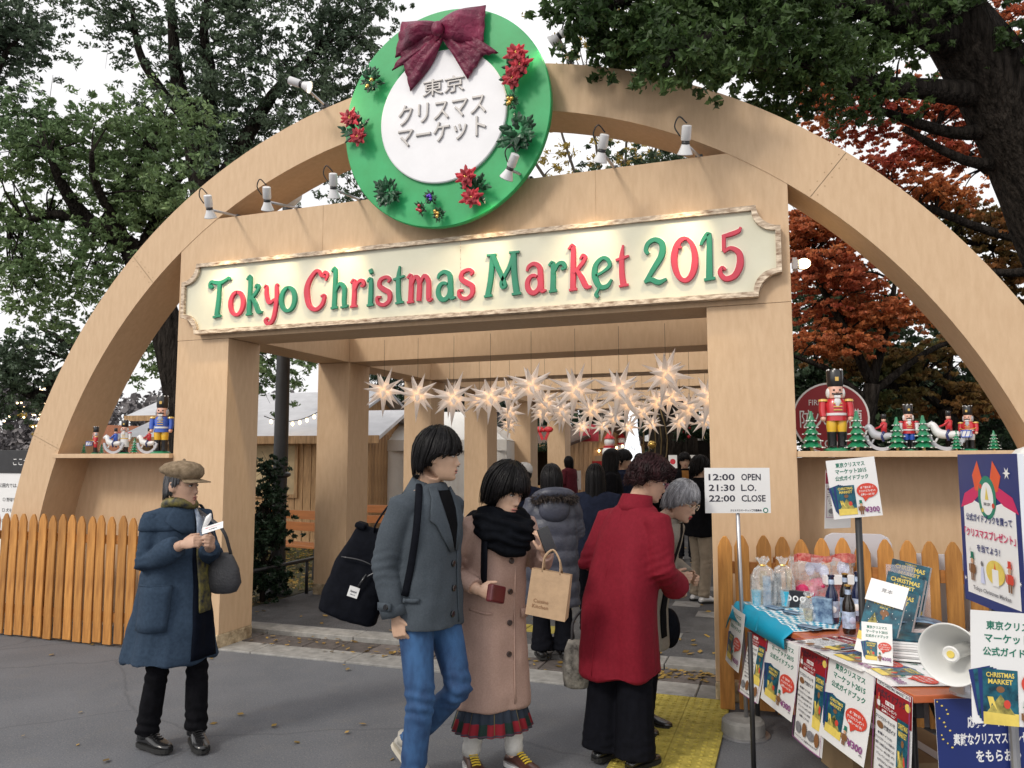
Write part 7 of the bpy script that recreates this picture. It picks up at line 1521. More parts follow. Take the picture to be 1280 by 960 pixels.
# scarf round the neck, cap, bag, paper
g = G(); c = Vector(p.L((0, 0, 1.345))); g.tube([(c.x+.075*math.cos(a), c.y-.015+.07*math.sin(a), c.z+.012*math.sin(2*a)) for a in np.linspace(0, 2*PI, 15)], .028, 10); build(g, 'neck_scarf', mat('floral_scarf', (.02, .03, .05)), p.t, smooth=True)
g = G(); m_cap = fab('brown_cap_tweed', (.20, .145, .09), .25, 40, .5, 200, c2=(.28, .21, .14)); n = 36; rings = []
for z, q, sag in ((.035, .99, 0), (.050, 1.03, 0), (.065, 1.20, .004), (.085, 1.30, .006), (.105, 1.26, .004), (.125, 1.0, 0), (.138, .6, 0), (.143, .2, 0), (.146, .05, 0)):
    rings.append([(.078*q*math.sin(a)*(1+.03*math.cos(8*a)*(z > .06)), -(.096 if math.cos(a) > 0 else .104*(1+.08*(z > .06)))*q*math.cos(a)*(1+.03*math.cos(8*a)*(z > .06)), z-sag+.012*math.cos(a)*(z < .1)*-1+.0) for a in [2*PI*i/n for i in range(n)]])
g.loft(rings); g.xf(p.HM); cap_ = build(g, 'cap', m_cap, p.t, smooth=True)
g = G(); rows = []
for i in range(13): a = -1.15+2.3*i/12; rows.append([(.080*math.sin(a)*(1+.12*j), -.094*math.cos(a)-.075*j/3*math.cos(a)**.7*1.0, .040-.016*j/3-.010*(1-math.cos(a))) for j in range(4)])
sheet(g, rows, .005); g.xf(p.HM); build(g, 'peak', m_cap, cap_, smooth=True)
g = G(); g.ell((0, 0, .147), .009, 8, 6); g.xf(p.HM); build(g, 'cap_button', m_cap, cap_, smooth=True)
hw_ = p.L((-.03, -.38, 1.20)); hand_world = np.array(wm(p.t) @ Vector(hw_))
t = thing('paper', 'small white printed paper held by the woman in the cap', 'paper', hand_world); sheet_print('x', [T('東京クリスマスマーケット', .5, -.2, .7, .08, m_tred), T('会場案内', .5, -.4, .4, .08, m_inkb)], .11, .6, hand_world+RT*-.01+np.array([0, 0, .03]), RT+np.array([0, 0, .32])-TC*.2, np.array([0, 0, .5])-TC*.8, t)
t = thing('paper_cone', 'small white wrapped cone held upright by the woman in the cap', 'cone', hand_world); g = G(); g.lathe([(.006, -.03), (.014, .03), (.016, .06), (.004, .085)], 12, (-.01, .01, .03), rot=Matrix.Rotation(.5, 3, 'Y')); build(g, 'wrap', m_sheet, t, smooth=True)
m_bagg = mat('grey_leather_bag', (.045, .045, .05), .45, .2, 12, .3, 90)
bp_ = np.array(wm(p.t) @ Vector((.20, -.17, .95))); t = thing('shoulder_bag', 'soft dark grey shoulder bag hanging from the arm of the woman in the cap', 'bag', bp_)
g = G(); rings = []; n = 20
for z, w, d in ((-.12, .05, .03), (-.11, .08, .04), (-.06, .105, .05), (.02, .09, .04), (.08, .06, .03), (.11, .04, .02)): rings.append([tuple(RT*w*math.cos(a)+TC*d*math.sin(a)+np.array([0, 0, z])) for a in [2*PI*i/n for i in range(n)]])
g.loft(rings); build(g, 'bag_body', m_bagg, t, smooth=True)
sh_ = np.array(wm(p.t) @ Vector((.12, -.02, 1.31)))-bp_; g = G(); g.tube([RT*.04+np.array([0, 0, .10]), RT*.0+np.array([0, 0, .25])+TC*.05, sh_+TC*.05, sh_-TC*.04, RT*-.04+np.array([0, 0, .10])-TC*.03], .013, 8, smooth=5, flat=.4); build(g, 'strap', m_bagg, t, smooth=True)

# ---- young man in the grey pea coat ----
p = Person('young man with black hair in a grey pea coat and jeans striding right', .87, -1.98, FR(.84, .54), 1.735, 'man')
p.head(R(30), R(4), 0, 'crop', 'black', fwd=.055, hn=520)
p.arm(-1, (-.175, .02, 1.38), (-.215, .10, 1.10), (-.19, .04, .865), hd=(.05, -.25, -1), nrm=(1, .0, 0), side=(0, -1, -.1), curl=.8).arm(1, (.175, .0, 1.38), (.20, .08, 1.11), (.155, -.02, .93), hd=(-.3, -.2, -1), nrm=(-1, 0, 0), side=(0, -1, 0), curl=.8)
p.leg(-1, (-.085, .02, .90), (-.09, -.03, .47), (-.09, .02, .09)).leg(1, (.085, .0, .90), (.09, -.12, .50), (.09, .19, .20)); p.finish_body()
m_jean = mat('blue_denim', (.015, .05, .15), .8, .35, 9, .5, 260, stretch=(1, 1, .5), col2=(.04, .12, .28), bdist=.003)
p.trousers(m_jean, (.092, .068, .058), hem=.01, wr=.009, name='jeans'); m_suede = fab('pale_grey_suede', (.42, .40, .36), .15, 12, .2, 90)
p.shoe(-1, m_suede, m_sheet, (0, -1), 0, .28, .050, .075); p.shoe(1, m_suede, mat('cream_sole', (.5, .46, .38)), (0, -1), .65, .28, .050, .08, boot=.03)
m_pea = fab('grey_melton_wool', (.060, .074, .090), .08, 120, .4, 300, c2=(.07, .085, .102))
p.garment('pea_coat', m_pea, [(.80, .190, .145, 0), (.92, .188, .142, 0), (1.05, .182, .132, 0), (1.22, .192, .135, 0), (1.32, .192, .128, 0), (1.39, .165, .108, 0), (1.435, .115, .09, .0), (1.48, .07, .07, -.005)], (-1, 1), fold=(.022, 7, .008, 12), arm_r=(.070, .063, .055), cuff=.94)
m_blackt = fab('black_sweater', (.012, .012, .015))
p.patch('sweater_front', m_blackt, [(1.49, -.045, .05), (1.44, -.06, .065), (1.36, -.045, .06), (1.28, -.02, .05), (1.20, .01, .035), (1.16, .015, .025)], 0, .006, .006, torso=True)
p.patch('lapel', m_pea, [(1.46, -.075, -.045), (1.41, -.095, -.048), (1.36, -.115, -.045), (1.31, -.125, -.038), (1.29, -.10, -.03), (1.23, -.07, -.012), (1.16, -.02, .012)], 0, .009, .009)
p.patch('lapel', m_pea, [(1.46, .045, .075), (1.41, .055, .10), (1.36, .055, .12), (1.31, .05, .125), (1.29, .05, .10), (1.23, .04, .075), (1.16, .028, .045)], 0, .009, .009)
g = G(); rows = []
for i in range(17):
    a = -2.25+4.5*i/16; f_ = (1-math.cos(a))*.5
    rows.append([(.070*math.sin(a)*(1+.30*j), .012+.066*math.cos(a)*(1+.22*j)+.012*j*f_*-1, 1.520-.026*j-.050*f_-.012*j*f_) for j in range(4)])
sheet(g, rows, .010); build(g, 'collar', m_pea, p.last, smooth=True)
m_blkb = mat('black_button', (.01, .01, .012), .25, .1, coat=.5)
p.buttons([(.02, 1.10), (.015, .985), (.01, .865)], m_blkb, .0155)
p.line('front_edge', [(.055, 1.16), (.062, 1.0), (.068, .82)], m_pea, .006, 0, .004); p.patch('pocket_welt', m_pea, [(.955, -.17, -.10), (.935, -.175, -.105)], R(-30), .006, .010, 4)
wr_ = Vector(p.arms[-1][2]); el_ = Vector(p.arms[-1][1]); cu = el_.lerp(wr_, .80); g = G(); g.tube([cu+(el_-wr_)*.02, cu, el_.lerp(wr_, .97)], [.0655, .067, .066], 18); g.box((cu.x-.068, cu.y-.005, cu.z+.01), (.012, .075, .035)); build(g, 'cuff_strap', m_pea, p.last, smooth=True)
g = G(); g.lathe([(.014, 0), (.012, .006)], 12, (cu.x-.075, cu.y-.02, cu.z+.01), rot=Matrix.Rotation(-PI/2, 3, 'Y')); build(g, 'button', m_blkb, p.last)
# his black bag
m_bagk = fab('black_canvas', (.012, .014, .022), .2, 40, .3, 260, rough=.8)
bc = atD(452, 716, 3.92); t = thing('tote_bag', 'large black canvas bag with a small white label on the young man\'s shoulder', 'bag', bc)
g = G(); rings = []; U1 = RT*.94-np.array([0, 0, .30]); U1 /= np.linalg.norm(U1); V1 = np.array([0, 0, .95])+RT*.30; V1 /= np.linalg.norm(V1); n = 28
for q, w, d in ((-.235, .13, .06), (-.225, .15, .075), (-.12, .155, .085), (.02, .14, .075), (.13, .115, .055), (.20, .095, .035), (.235, .085, .02)):
    rings.append([tuple(U1*w*math.copysign(abs(math.cos(a))**.55, math.cos(a))+TC*d*math.copysign(abs(math.sin(a))**.6, math.sin(a))+V1*q) for a in [2*PI*i/n for i in range(n)]])
g.loft(rings); me = solid(g, .008, 3); displace(me, lambda v: .008*noise.noise(v*9)+.003*noise.noise(v*25)); bo = link('bag_body', me, m_bagk, t, True)
g = G(); g.box((0, 0, 0), (.055, .10, .03)); g.xf(Matrix(((U1[0], TC[0], V1[0], 0), (U1[1], TC[1], V1[1], 0), (U1[2], TC[2], V1[2], 0), (0, 0, 0, 1))) @ Matrix.Translation((-.075, 0, .225))); build(g, 'rolled_top', m_bagk, t, bevel=.01)
for (a, b) in (((-.10, .13), (.12, .08)),):
    g = G(); g.tube([U1*-.11+V1*.06+TC*.085, U1*.0+V1*.075+TC*.098, U1*.12+V1*.055+TC*.09], .0045, 6, smooth=4); build(g, 'zip', m_blkb, t, smooth=True)
g = G(); g.tube([U1*.045+V1*.01+TC*.095, U1*.085+V1*.055+TC*.095, U1*.13+V1*.13+TC*.075], .007, 6, smooth=4, flat=.4); build(g, 'pull_tape', mat('grey_tape', (.25, .25, .26), .6), t, smooth=True)
g = G(); g.tube([U1*.04+V1*.02+TC*.10, U1*.02+V1*-.05+TC*.105], .007, 6); build(g, 'toggle', m_blkb, t, smooth=True)
lo_ = U1*.005+V1*-.085+TC*.100; q_ = np.array(bc)+lo_; 
sheet_print('label', [T('Herschel', .5, -.45, .6, .22, m_inkb), T('SUPPLY CO', .5, -.75, .5, .10, m_inkb)], .052, 1.0, q_-U1*.026+V1*.03, U1, V1, t, th=.004)
def snap_px(P, px, py, off=.012):
    Mi = wm(P.t).inverted(); o = Mi @ Vector(CAM); d = (Mi.to_3x3() @ Vector(ray(px, py))).normalized(); h = P.bv.ray_cast(o, d)
    if h[0] is None: return None
    return np.array(wm(P.t) @ (h[0]-d*off))
for w_, r0, route in ((0, .017, ((524, 606), (523, 630), (520, 665), (514, 705), (506, 745))), (1, .013, ((514, 606), (502, 614), (491, 628), (484, 645)))):
    Q = [snap_px(p, *q) for q in route]; Q = [q for q in Q if q is not None]
    Q0 = Q[0]-TC*.06+np.array([0, 0, .012])
    if not w_: Q = [Q0]+Q
    else: Q = [atD(505, 616, 3.95), atD(486, 632, 3.93), atD(470, 655, 3.90), bc+V1*.215+TC*.02]
    g = G(); g.tube([q-bc for q in Q], r0, 8, smooth=5, flat=.4); build(g, 'strap', m_bagk, t, smooth=True)

# ---- young woman in the dusty pink coat ----
p = Person('young woman with a black bob and huge black scarf in a dusty pink coat', 1.05, -1.58, FR(.50, .86), 1.545, 'young', lean=.10)
p.hs *= 1.06; p.head(R(14), R(20), R(5), 'bob', 'black', fwd=.06, hn=560, ears=False)
p.arm(-1, (-.165, .02, 1.25), (-.25, .05, 1.03), (-.17, -.15, .95), hd=(.6, -.8, -.15), nrm=(.7, .5, 0), side=(0, -.1, 1), curl=.45).arm(1, (.165, .0, 1.25), (.25, -.05, 1.02), (.17, -.22, 1.13), hd=(-.35, -.35, 1), nrm=(-.3, .9, .2), side=(-1, -.2, 0), curl=.55, spread=.3)
p.leg(-1, (-.08, .0, .80), (-.09, -.04, .44), (-.10, .05, .09)).leg(1, (.08, .0, .80), (.085, -.05, .44), (.10, -.05, .09)); p.finish_body()
m_tight = fab('black_tights', (.012, .012, .014), .2, 30, .1, 200, .6); m_sock = fab('white_ribbed_socks', (.66, .65, .62), .1, 30, .6, 180); m_pink = fab('dusty_pink_wool', (.40, .265, .22), .06, 120, .35, 300, c2=(.44, .30, .25))
g = G()
for k, (h, kn, an) in p.legs.items(): g.tube([h, kn, vlerp(kn, an, .5), vlerp(kn, an, .8)], [.078, .056, .052, .042], 12)
build(g, 'tights', m_tight, p.t, smooth=True)
for k, (h, kn, an) in p.legs.items():
    g = G(); g.tube([vlerp(kn, an, q) for q in (.62, .66, .72, .78, .84, .9, 1.0)], [.048, .051, .047, .050, .046, .049, .045], 14); build(g, 'sock', m_sock, p.t, smooth=True)
m_ox = mat('oxblood_shoe', (.06, .02, .015), .35, .2, 8, coat=.4)
p.shoe(-1, m_ox, m_sheet, (-.2, -1), 0, .245, .045, .062, laces=mat('yellow_laces', (.7, .5, .05))); p.shoe(1, m_ox, m_sheet, (.2, -1), 0, .245, .045, .062, laces=mat('yellow_laces', (.7, .5, .05)))
# tartan skirt: pleated
m_tart = bpy.data.materials.new('red_tartan'); m_tart.use_nodes = True; q_ = m_tart.node_tree; bb = q_.nodes['Principled BSDF']; bb.inputs['Roughness'].default_value = .85
tcn = N(q_, 'ShaderNodeUVMap'); sx_ = N(q_, 'ShaderNodeSeparateXYZ'); q_.links.new(tcn.outputs[0], sx_.inputs[0])
def band(src, fr, lo, hi): f = mth('FRACT', mth('MULTIPLY', src, fr)); return mth('MULTIPLY', mth('GREATER_THAN', f, lo), mth('LESS_THAN', f, hi))
def mixc(fac, a, b):
    mm = N(q_, 'ShaderNodeMixRGB'); q_.links.new(fac, mm.inputs[0])
    for i, v in ((1, a), (2, b)):
        if hasattr(v, 'links'): q_.links.new(v, mm.inputs[i])
        else: mm.inputs[i].default_value = (*v, 1)
    return mm.outputs[0]
cx_ = mixc(band(sx_.outputs[0], 9., .62, .95), (.26, .010, .022), (.008, .03, .024)); cx_ = mixc(band(sx_.outputs[1], 2.4, .5, .95), cx_, (.02, .03, .05)); cx_ = mixc(band(sx_.outputs[0], 9., .2, .23), cx_, (.2, .15, .05)); cx_ = mixc(band(sx_.outputs[1], 2.4, .2, .24), cx_, (.08, .05, .08)); q_.links.new(cx_, bb.inputs['Base Color'])
g = G(); n = 120; rings = []
for j, (z, q) in enumerate(((.78, .10), (.6, .12), (.45, .14), (.345, .165), (.225, .205), (.222, .20), (.30, .17))): rings.append([((q+.010*math.sin(a*24)*(1-z))*1.05*math.cos(a), (q*.86+.010*math.sin(a*24)*(1-z))*math.sin(a)+.0, z) for a in [2*PI*i/n for i in range(n)]])
g.loft(rings, cap=False); o = build(g, 'tartan_skirt', m_tart, p.t, smooth=True); uv = o.data.uv_layers.new(name='uv')
for lp in o.data.loops: vi = lp.vertex_index; uv.data[lp.index].uv = ((vi % n)/n, o.data.vertices[vi].co.z*2.2)
p.garment('coat', m_pink, [(.335, .195, .168, .01), (.5, .19, .162, .01), (.75, .18, .150, .005), (.95, .172, .138, 0), (1.12, .175, .13, 0), (1.22, .168, .118, 0), (1.29, .14, .10, 0), (1.33, .07, .07, 0)], (-1, 1), fold=(.026, 7, .007, 12), arm_r=(.068, .060, .052), cuff=.90)
p.line('front_edge', [(.055, 1.2), (.05, .95), (.045, .65), (.045, .37)], m_pink, .006, 0, .003); p.buttons([(.02, 1.08), (.018, .925), (.015, .77), (.012, .615)], m_button, .0145)
p.line('pocket_edge', [(-.155, .84), (-.10, .825), (-.06, .825)], m_pink, .006, R(-8), .004); p.patch('pocket_flap', m_pink, [(.83, .07, .15), (.81, .07, .152), (.785, .072, .15)], R(8), .008, .01, 5)
m_scarf = fab('chunky_black_scarf', (.010, .012, .018), .3, 20, .9, 90); g = G(); hc = p.hc
for k in range(4):
    rr_ = (.095, .118, .122, .10)[k]; z0 = hc.z-.128-.044*k; g.tube([(hc.x*.6+rr_*math.cos(a)*1.05, hc.y*.75+.03-.03*(k > 0)+rr_*math.sin(a), z0+.014*math.sin(a*2+k)-.02*math.sin(a-.8)*-1*(k*.6)) for a in np.linspace(0, 2*PI, 19)], [.040, .043, .044, .040][k], 12)
g.ell((.01, hc.y*.8-.09, hc.z-.27), (.085, .05, .075), 16, 10); me = solid(g, .008, 2); displace(me, lambda v: .006*math.sin(v.z*130+v.x*40+4*noise.noise(v*9))+.007*noise.noise(v*13)); link('scarf', me, m_scarf, p.t, True)
g = G(); g.tube([(-.125, -.13, .98), (-.135, -.155, 1.10), (-.125, -.13, 1.22), (-.115, -.02, 1.305), (-.12, .10, 1.24), (-.12, .15, 1.1)], .030, 10, smooth=5, flat=.35); build(g, 'rucksack_strap', m_bagk, p.t, smooth=True)
g = G(); g.ell((0, .21, 1.02), (.15, .085, .19), 18, 12); bk_ = thing('rucksack', 'black rucksack on the back of the woman in the pink coat', 'rucksack', p.t.location, p.rz); build(g, 'sack', m_bagk, bk_, smooth=True); g = G(); g.box((0, .29, .98), (.18, .03, .16)); build(g, 'pocket', m_bagk, bk_, bevel=.012)
def wpos(P, v): return np.array(wm(P.t) @ Vector(v))
ph = wpos(p, p.L((.14, -.265, 1.19))); t = thing('phone', 'dark phone in the raised hand of the woman in the pink coat', 'phone', ph, p.rz); g = G(); g.box((0, 0, 0), (.068, .010, .135), Matrix.Rotation(-.3, 3, 'Y') @ Matrix.Rotation(-.2, 3, 'X')); build(g, 'case', m_blkb, t, bevel=.004)
po = wpos(p, p.L((-.12, -.24, .94))); t = thing('pouch', 'dark red pouch in the lowered hand of the woman in the pink coat', 'pouch', po, p.rz+.5); g = G(); g.box((0, 0, 0), (.13, .035, .085), Matrix.Rotation(.25, 3, 'Y')); build(g, 'leather', mat('dark_red_leather', (.10, .01, .015), .4, .2, 10, coat=.3), t, bevel=.01)
m_kraft = mat('kraft_paper', (.46, .31, .19), .75, .08, 20, .15, 60); kb = atD(687, 742, 3.83); t = thing('paper_bag', 'brown kraft paper bag hanging from the wrist of the woman in the pink coat', 'bag', kb)
kx = RT*.93+TC*.25-np.array([0, 0, .14]); kx /= np.linalg.norm(kx); ky = np.array([0, 0, 1.])+RT*-.20; ky = ky-kx*(ky@kx); ky /= np.linalg.norm(ky); kn_ = np.cross(kx, ky)
g = G(); V = []
for (a, b, c_) in ((-.10, -.11, -.045), (.10, -.11, -.045), (.10, -.11, .045), (-.10, -.11, .045), (-.098, .11, -.02), (.098, .11, -.02), (.098, .115, .03), (-.098, .115, .03)): V.append(kx*a+ky*b+kn_*c_)
g.add(V, [(0, 1, 2, 3), (0, 4, 5, 1), (2, 6, 7, 3), (3, 7, 4, 0), (1, 5, 6, 2)]); bgo = build(g, 'bag_body', m_kraft, t); so2 = bgo.modifiers.new('t', 'SOLIDIFY'); so2.thickness = .0015
for q in (-.02, .03): g = G(); g.tube([kx*-.045+ky*.108+kn_*q, kx*-.045+ky*.175+kn_*.01, kx*-.01+ky*.215, kx*.03+ky*.175+kn_*.01, kx*.045+ky*.108+kn_*q], .006, 6, smooth=4, flat=.5); build(g, 'handle', m_kraft, t, smooth=True)
g = G(); gp = G()
for i, s_ in enumerate(('Cuisine', 'Kitchen')): put_text(gp, s_, -.03, -.035-.026*i, .075 if i == 0 else .08, .018, .001)
pl = [tuple(np.array(kx*v[0]+ky*v[1]+kn_*(.0475-.0682*0-(v[1]+.11)/.225*.015+.001))) for v in gp.V]; g.add(pl, gp.F); build(g, 'lettering', m_brn, t)

# ---- woman in the red coat ----
p = Person('older woman in a crimson coat with dark permed hair, seen from behind', 1.66, -1.27, FR(.76, -.65), 1.60, 'old', lean=.22)
p.head(R(-40), R(22), 0, 'perm', 'brown', old=.6, fwd=.075, hn=700, hw=.005)
p.arm(-1, (-.175, .0, 1.26), (-.235, -.03, 1.02), (-.19, -.24, .90), hd=(.2, -1, -.2), nrm=(.8, 0, -.4), side=(.3, 0, 1), curl=.6).arm(1, (.175, .0, 1.26), (.23, .02, 1.02), (.14, -.20, .92), hd=(-.2, -1, 0), nrm=(-1, 0, 0), side=(0, 0, 1), curl=.6)
p.leg(-1, (-.085, .0, .80), (-.095, .0, .43), (-.11, .02, .09)).leg(1, (.085, .0, .80), (.09, .02, .43), (.09, .06, .09)); p.finish_body()
m_blt = fab('black_trouser_wool', (.012, .013, .02), .2, 30, .2, 200); p.trousers(m_blt, (.105, .095, .095), hem=-.02, wr=.004, flare=.012)
for k in (-1, 1): p.shoe(k, m_shoeb, m_soleb, (0, -1), 0, .24, .043, .05)
m_redc = fab('crimson_coat_cloth', (.165, .006, .016), .06, 60, .12, 200, .8, c2=(.19, .008, .02))
p.garment('coat', m_redc, [(.475, .225, .19, .01), (.60, .22, .182, .01), (.85, .208, .165, .005), (1.05, .195, .148, 0), (1.2, .188, .134, 0), (1.27, .16, .118, 0), (1.33, .12, .10, 0), (1.36, .075, .075, 0)], (-1, 1), fold=(.040, 7, .007, 11), arm_r=(.080, .070, .062), cuff=.93)
g = G(); rows = []
for i in range(21): a = -2.9+5.8*i/20; rows.append([(.080*math.sin(a)*(1+.10*j), .005+.080*math.cos(a)*(1+.06*j), 1.415-.030*j-.012*(1-math.cos(a))) for j in range(4)])
sheet(g, rows, .010); g.V = [p.L(v) for v in g.V]; build(g, 'collar', m_redc, p.last, smooth=True)
p.line('back_seam', [(0, 1.30), (.002, 1.0), (0, .7), (0, .49)], m_redc, .0035, PI, .001)
m_gold2 = mat('thin_gold_frame', (.6, .45, .3), .3, .05, metal=.8)
def glasses(P, m, lens_r=.022):
    for k in (-1, 1):
        g = G(); g.tube([(k*.031+lens_r*1.15*math.cos(a), -.100+.004*abs(math.cos(a)), -.001+lens_r*.85*math.sin(a)) for a in np.linspace(0, 2*PI, 21)], .0016, 5); g.tube([(k*.056, -.098, .006), (k*.074, -.06, .008), (k*.076, .015, .0)], .0016, 5); g.xf(P.HM); o = build(g, 'glasses_frame', m, P.t, smooth=True)
        g = G(); g.lathe([(lens_r*.98, 0), (.001, -.001)], 18, (0, 0, 0), cap=False, sx=1.13, sy=.84); g.xf(P.HM @ Matrix.Translation((k*.031, -.100, -.001)) @ Matrix.Rotation(PI/2, 4, 'X')); build(g, 'lens', mat('clear_lens', (.9, .92, .95), .05, .01, alpha=.15, spec=.8), P.t)
    g = G(); g.tube([(-.007, -.101, .003), (0, -.104, .006), (.007, -.101, .003)], .0015, 5); g.xf(P.HM); build(g, 'bridge', m, P.t)
glasses(p, mat('mauve_frame', (.35, .12, .2), .3, .1))
hb = wpos(p, (.30, .02, .56)); hb = atD(722, 828, 4.2); t = thing('handbag', 'grey floral cloth bag hanging low behind the woman in the crimson coat', 'handbag', hb); g = G(); rings = []
for z, w, d in ((-.13, .05, .04), (-.12, .075, .055), (-.03, .085, .06), (.07, .07, .045), (.12, .05, .02)): rings.append([tuple(RT*w*math.copysign(abs(math.cos(a))**.7, math.cos(a))+TC*d*math.sin(a)+np.array([0, 0, z])) for a in [2*PI*i/20 for i in range(20)]])
g.loft(rings); build(g, 'bag_body', mat('grey_floral_cloth', (.10, .09, .08), .8, .6, 16, .5, 60, col2=(.36, .34, .30)), t, smooth=True)
g = G(); g.tube([np.array([0, 0, .11])-RT*.03, np.array([0, 0, .22])-RT*.02, np.array([0, 0, .28])+RT*.05-TC*.05, np.array([0, 0, .22])+RT*.04, np.array([0, 0, .11])+RT*.03], .008, 6, smooth=4); build(g, 'handle', m_bagg, t, smooth=True)

# ---- grey haired woman ----
p = Person('grey haired woman with glasses and red lips, half behind the crimson coated woman', 1.65, -.70, FR(.70, .55), 1.47, 'old', lean=.32)
p.head(R(4), R(26), 0, 'grey', 'grey', old=1, lips='red', fwd=.05, hn=460, mouth_open=True)
p.arm(-1, (-.16, .0, 1.19), (-.22, -.05, .98), (-.14, -.25, .93), hd=(.3, -1, 0), nrm=(1, 0, 0), side=(0, 0, 1)).arm(1, (.16, .0, 1.19), (.22, -.02, .98), (.14, -.22, .90), hd=(-.3, -1, -.2), nrm=(-1, 0, 0), side=(0, 0, 1))
std_legs(p, .085); p.finish_body(); p.trousers(m_blt, (.095, .08, .075), hem=-.02, wr=.004)
for k in (-1, 1): p.shoe(k, m_shoeb, m_soleb, (0, -1), 0, .25, .045, .06)
m_stone = fab('stone_coat', (.22, .195, .16), .06, 80, .2, 200, .8, c2=(.24, .215, .18))
p.garment('coat', m_stone, [(.47, .21, .175, .01), (.7, .205, .165, .01), (.95, .195, .15, 0), (1.12, .19, .135, 0), (1.2, .165, .12, 0), (1.26, .09, .08, 0)], (-1, 1), fold=(.014, 6, .004, 14), arm_r=(.072, .062, .054))
p.patch('inner_dark', m_blackt, [(z, -.02, .05) for z in np.linspace(.55, 1.22, 14)], 0, .005, .005, torso=True); p.patch('lapel', m_stone, [(1.22, -.11, -.02), (1.15, -.12, -.02), (1.05, -.07, -.02)], 0, .014, .01); glasses(p, m_gold2)
hb = atD(836, 785, 4.75); t = thing('handbag', 'black handbag held by the grey haired woman beside the right pillar', 'handbag', hb); g = G(); g.ell((0, 0, 0), (.07, .07, .12), 16, 12); build(g, 'bag_body', m_bagk, t, smooth=True); g = G(); g.tube([(-.03, 0, .10), (-.02, 0, .32), (.0, .03, .45)], .008, 6, smooth=4); build(g, 'strap', m_bagk, t, smooth=True)

# ---- people further in ----
def simple(label, px, D, H, facing, coatm, hem, hair='mid', hcol='black', trm=None, yaw=0., pitch=0., skin='man', w=1., z=.03, fl=0., armf=True, shoem=None, vox=.012, lean=0.):
    q = atD(px, 640, D); P = Person(label, q[0], q[1], facing, H, skin, vox=vox, z=z, lean=lean); k = P.k; P.det = True
    P.head(yaw, pitch, 0, hair, hcol, hn=200, hw=.010)
    if armf: P.arm(-1, (-.17*k, 0, .81*H), (-.225*k, 0, .65*H), (-.13*k, -.22*k, .66*H), hd=(.3, -1, .2), nrm=(1, 0, 0), side=(0, 0, 1)).arm(1, (.17*k, 0, .81*H), (.225*k, 0, .65*H), (.13*k, -.22*k, .64*H), hd=(-.3, -1, .2), nrm=(-1, 0, 0), side=(0, 0, 1))
    else: P.arm(-1, (-.17*k, 0, .81*H), (-.225*k, .02, .65*H), (-.22*k, -.04*k, .51*H), hd=(0, -.2, -1), nrm=(1, 0, 0), side=(0, -1, 0)).arm(1, (.17*k, 0, .81*H), (.225*k, .02, .65*H), (.22*k, -.03*k, .51*H), hd=(0, -.2, -1), nrm=(-1, 0, 0), side=(0, -1, 0))
    std_legs(P, .09); P.finish_body(); P.trousers(trm or m_blt, (.088*w, .066, .062), hem=-.01, vox=.013, flare=fl)
    for s_ in (-1, 1): P.shoe(s_, shoem or m_shoeb, m_soleb, (0, -1))
    P.garment('coat', coatm, [(hem, .20*w*k, .165*w*k, 0), (.5*(hem+.7*H), .195*w*k, .155*w*k, 0), (.70*H, .19*w*k, .145*w*k, 0), (.78*H, .19*k, .13*k, 0), (.825*H, .15*k, .11*k, 0), (.86*H, .07*k, .07*k, 0)], (-1, 1), vox=.012, arm_r=(.072, .062, .054)); return P
m_dkc = fab('black_coat_wool', (.014, .014, .018)); m_nav = fab('navy_coat', (.014, .018, .035))
m_puf = mat('grey_puffer', (.045, .050, .075), .45, .2, 10, .3, 60, col2=(.065, .07, .10))
p = simple('woman in a long grey quilted coat with a fur trimmed hood, seen from behind', 690, 6.25, 1.50, FR(-.12, -1), m_puf, .41, 'mid', 'black', w=1.12, fl=.03)
co = p.last.data; displace(co, lambda v: (.008*abs(math.sin(v.z*26)) if v.z < 1.2 else 0)); m_fur = mat('dark_fur', (.03, .022, .02), .9, .5, 40, col2=(.08, .06, .05), island=.4)
g = G(); g.tube([(.14*math.cos(a), .09+.075*math.sin(a), 1.25+.055*math.sin(a)) for a in np.linspace(-PI*.05, PI*1.05, 13)], .045, 10); g.ell((0, .12, 1.17), (.13, .07, .11), 14, 10); build(g, 'hood', m_puf, p.t, smooth=True)
g = G(); r_ = np.random.default_rng(2)
for k in range(700):
    a = r_.uniform(0, PI); c = np.array([.155*math.cos(a), .10+.085*math.sin(a), 1.255+.07*math.sin(a)*.3]); d = r_.normal(size=3); d /= np.linalg.norm(d); c = c+d*.02; g.tube([c, c+d*.035+np.array([0, 0, -.01])], [.0035, .0008], 3, cap=False)
build(g, 'fur_trim', m_fur, p.t)
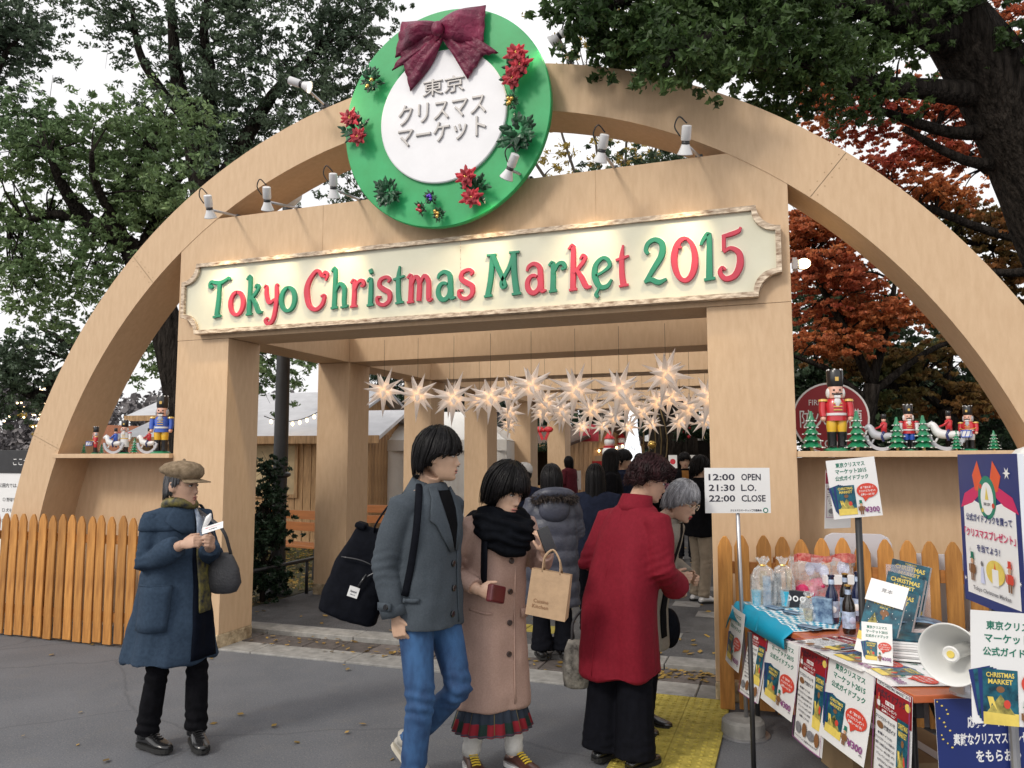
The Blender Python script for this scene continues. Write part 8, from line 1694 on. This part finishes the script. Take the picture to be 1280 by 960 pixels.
simple('woman with long black hair in a navy coat seen from behind', 745, 6.9, 1.50, FR(.1, -1), m_nav, .62, 'long', yaw=R(-15))
p = simple('man in an open black coat over a mustard sweater, facing the camera', 857, 12.0, 1.64, FR(-.15, 1), m_dkc, .75, 'crop', armf=False); p.patch('sweater', mat('mustard_knit', (.26, .11, .02), .9, .15, 20), [(z, -.05, .05) for z in np.linspace(.85, 1.38, 8)], 0, .012, .01)
m_beige = fab('beige_chino', (.34, .28, .21), .12, 15, .2, 150); p = simple('person in a black jacket and beige trousers facing right beside the right pillar', 875, 8.6, 1.58, FR(.95, -.3), m_dkc, .72, 'crop', trm=m_beige, shoem=m_sheet)
simple('woman with long dark hair in profile, in the crowd beyond the crimson coat', 764, 9.3, 1.67, FR(1, .1), m_dkc, .8, 'long', skin='young')
simple('short haired person in profile right behind the long haired woman in the crowd', 779, 9.9, 1.66, FR(1, .3), m_nav, .8, 'crop')
simple('dark haired person showing just above the permed hair', 815, 13, 1.62, FR(-.2, 1), m_dkc, .8, 'mid')
p = simple('person in a white knitted hat and navy jacket behind the woman in the pink coat', 655, 8.2, 1.50, FR(.3, -1), m_nav, .75, 'undercap'); g = G(); g.lathe([(.088, .02), (.092, .05), (.088, .09), (.06, .125), (.02, .14)], 20, sy=1.15); g.xf(p.HM); build(g, 'knitted_hat', m_sock, p.t, smooth=True)
simple('person in a dark coat far down the passage beside the broad trunk', 800, 15.5, 1.65, FR(.6, .8), m_dkc, .8, 'crop')
simple('passer-by in a dark red jacket near the wooden hut with decorations', 712, 17, 1.6, FR(-.6, -.5), fab('dark_red_jacket', (.12, .02, .03)), .8, 'mid')
# the seller at the right edge, behind the boards
p = simple('seller in white cap and dark jacket behind the navy board', 1296, 3.5, 1.62, FR(-.75, .65), m_dkc, .7, 'mid', vox=.008, z=0., skin='young'); g = G(); g.lathe([(.086, .035), (.09, .06), (.085, .10), (.06, .13), (.02, .145)], 20, sy=1.15); g.box((0, -.125, .05), (.12, .09, .01)); g.xf(p.HM); build(g, 'white_cap', m_sock, p.t, smooth=False)
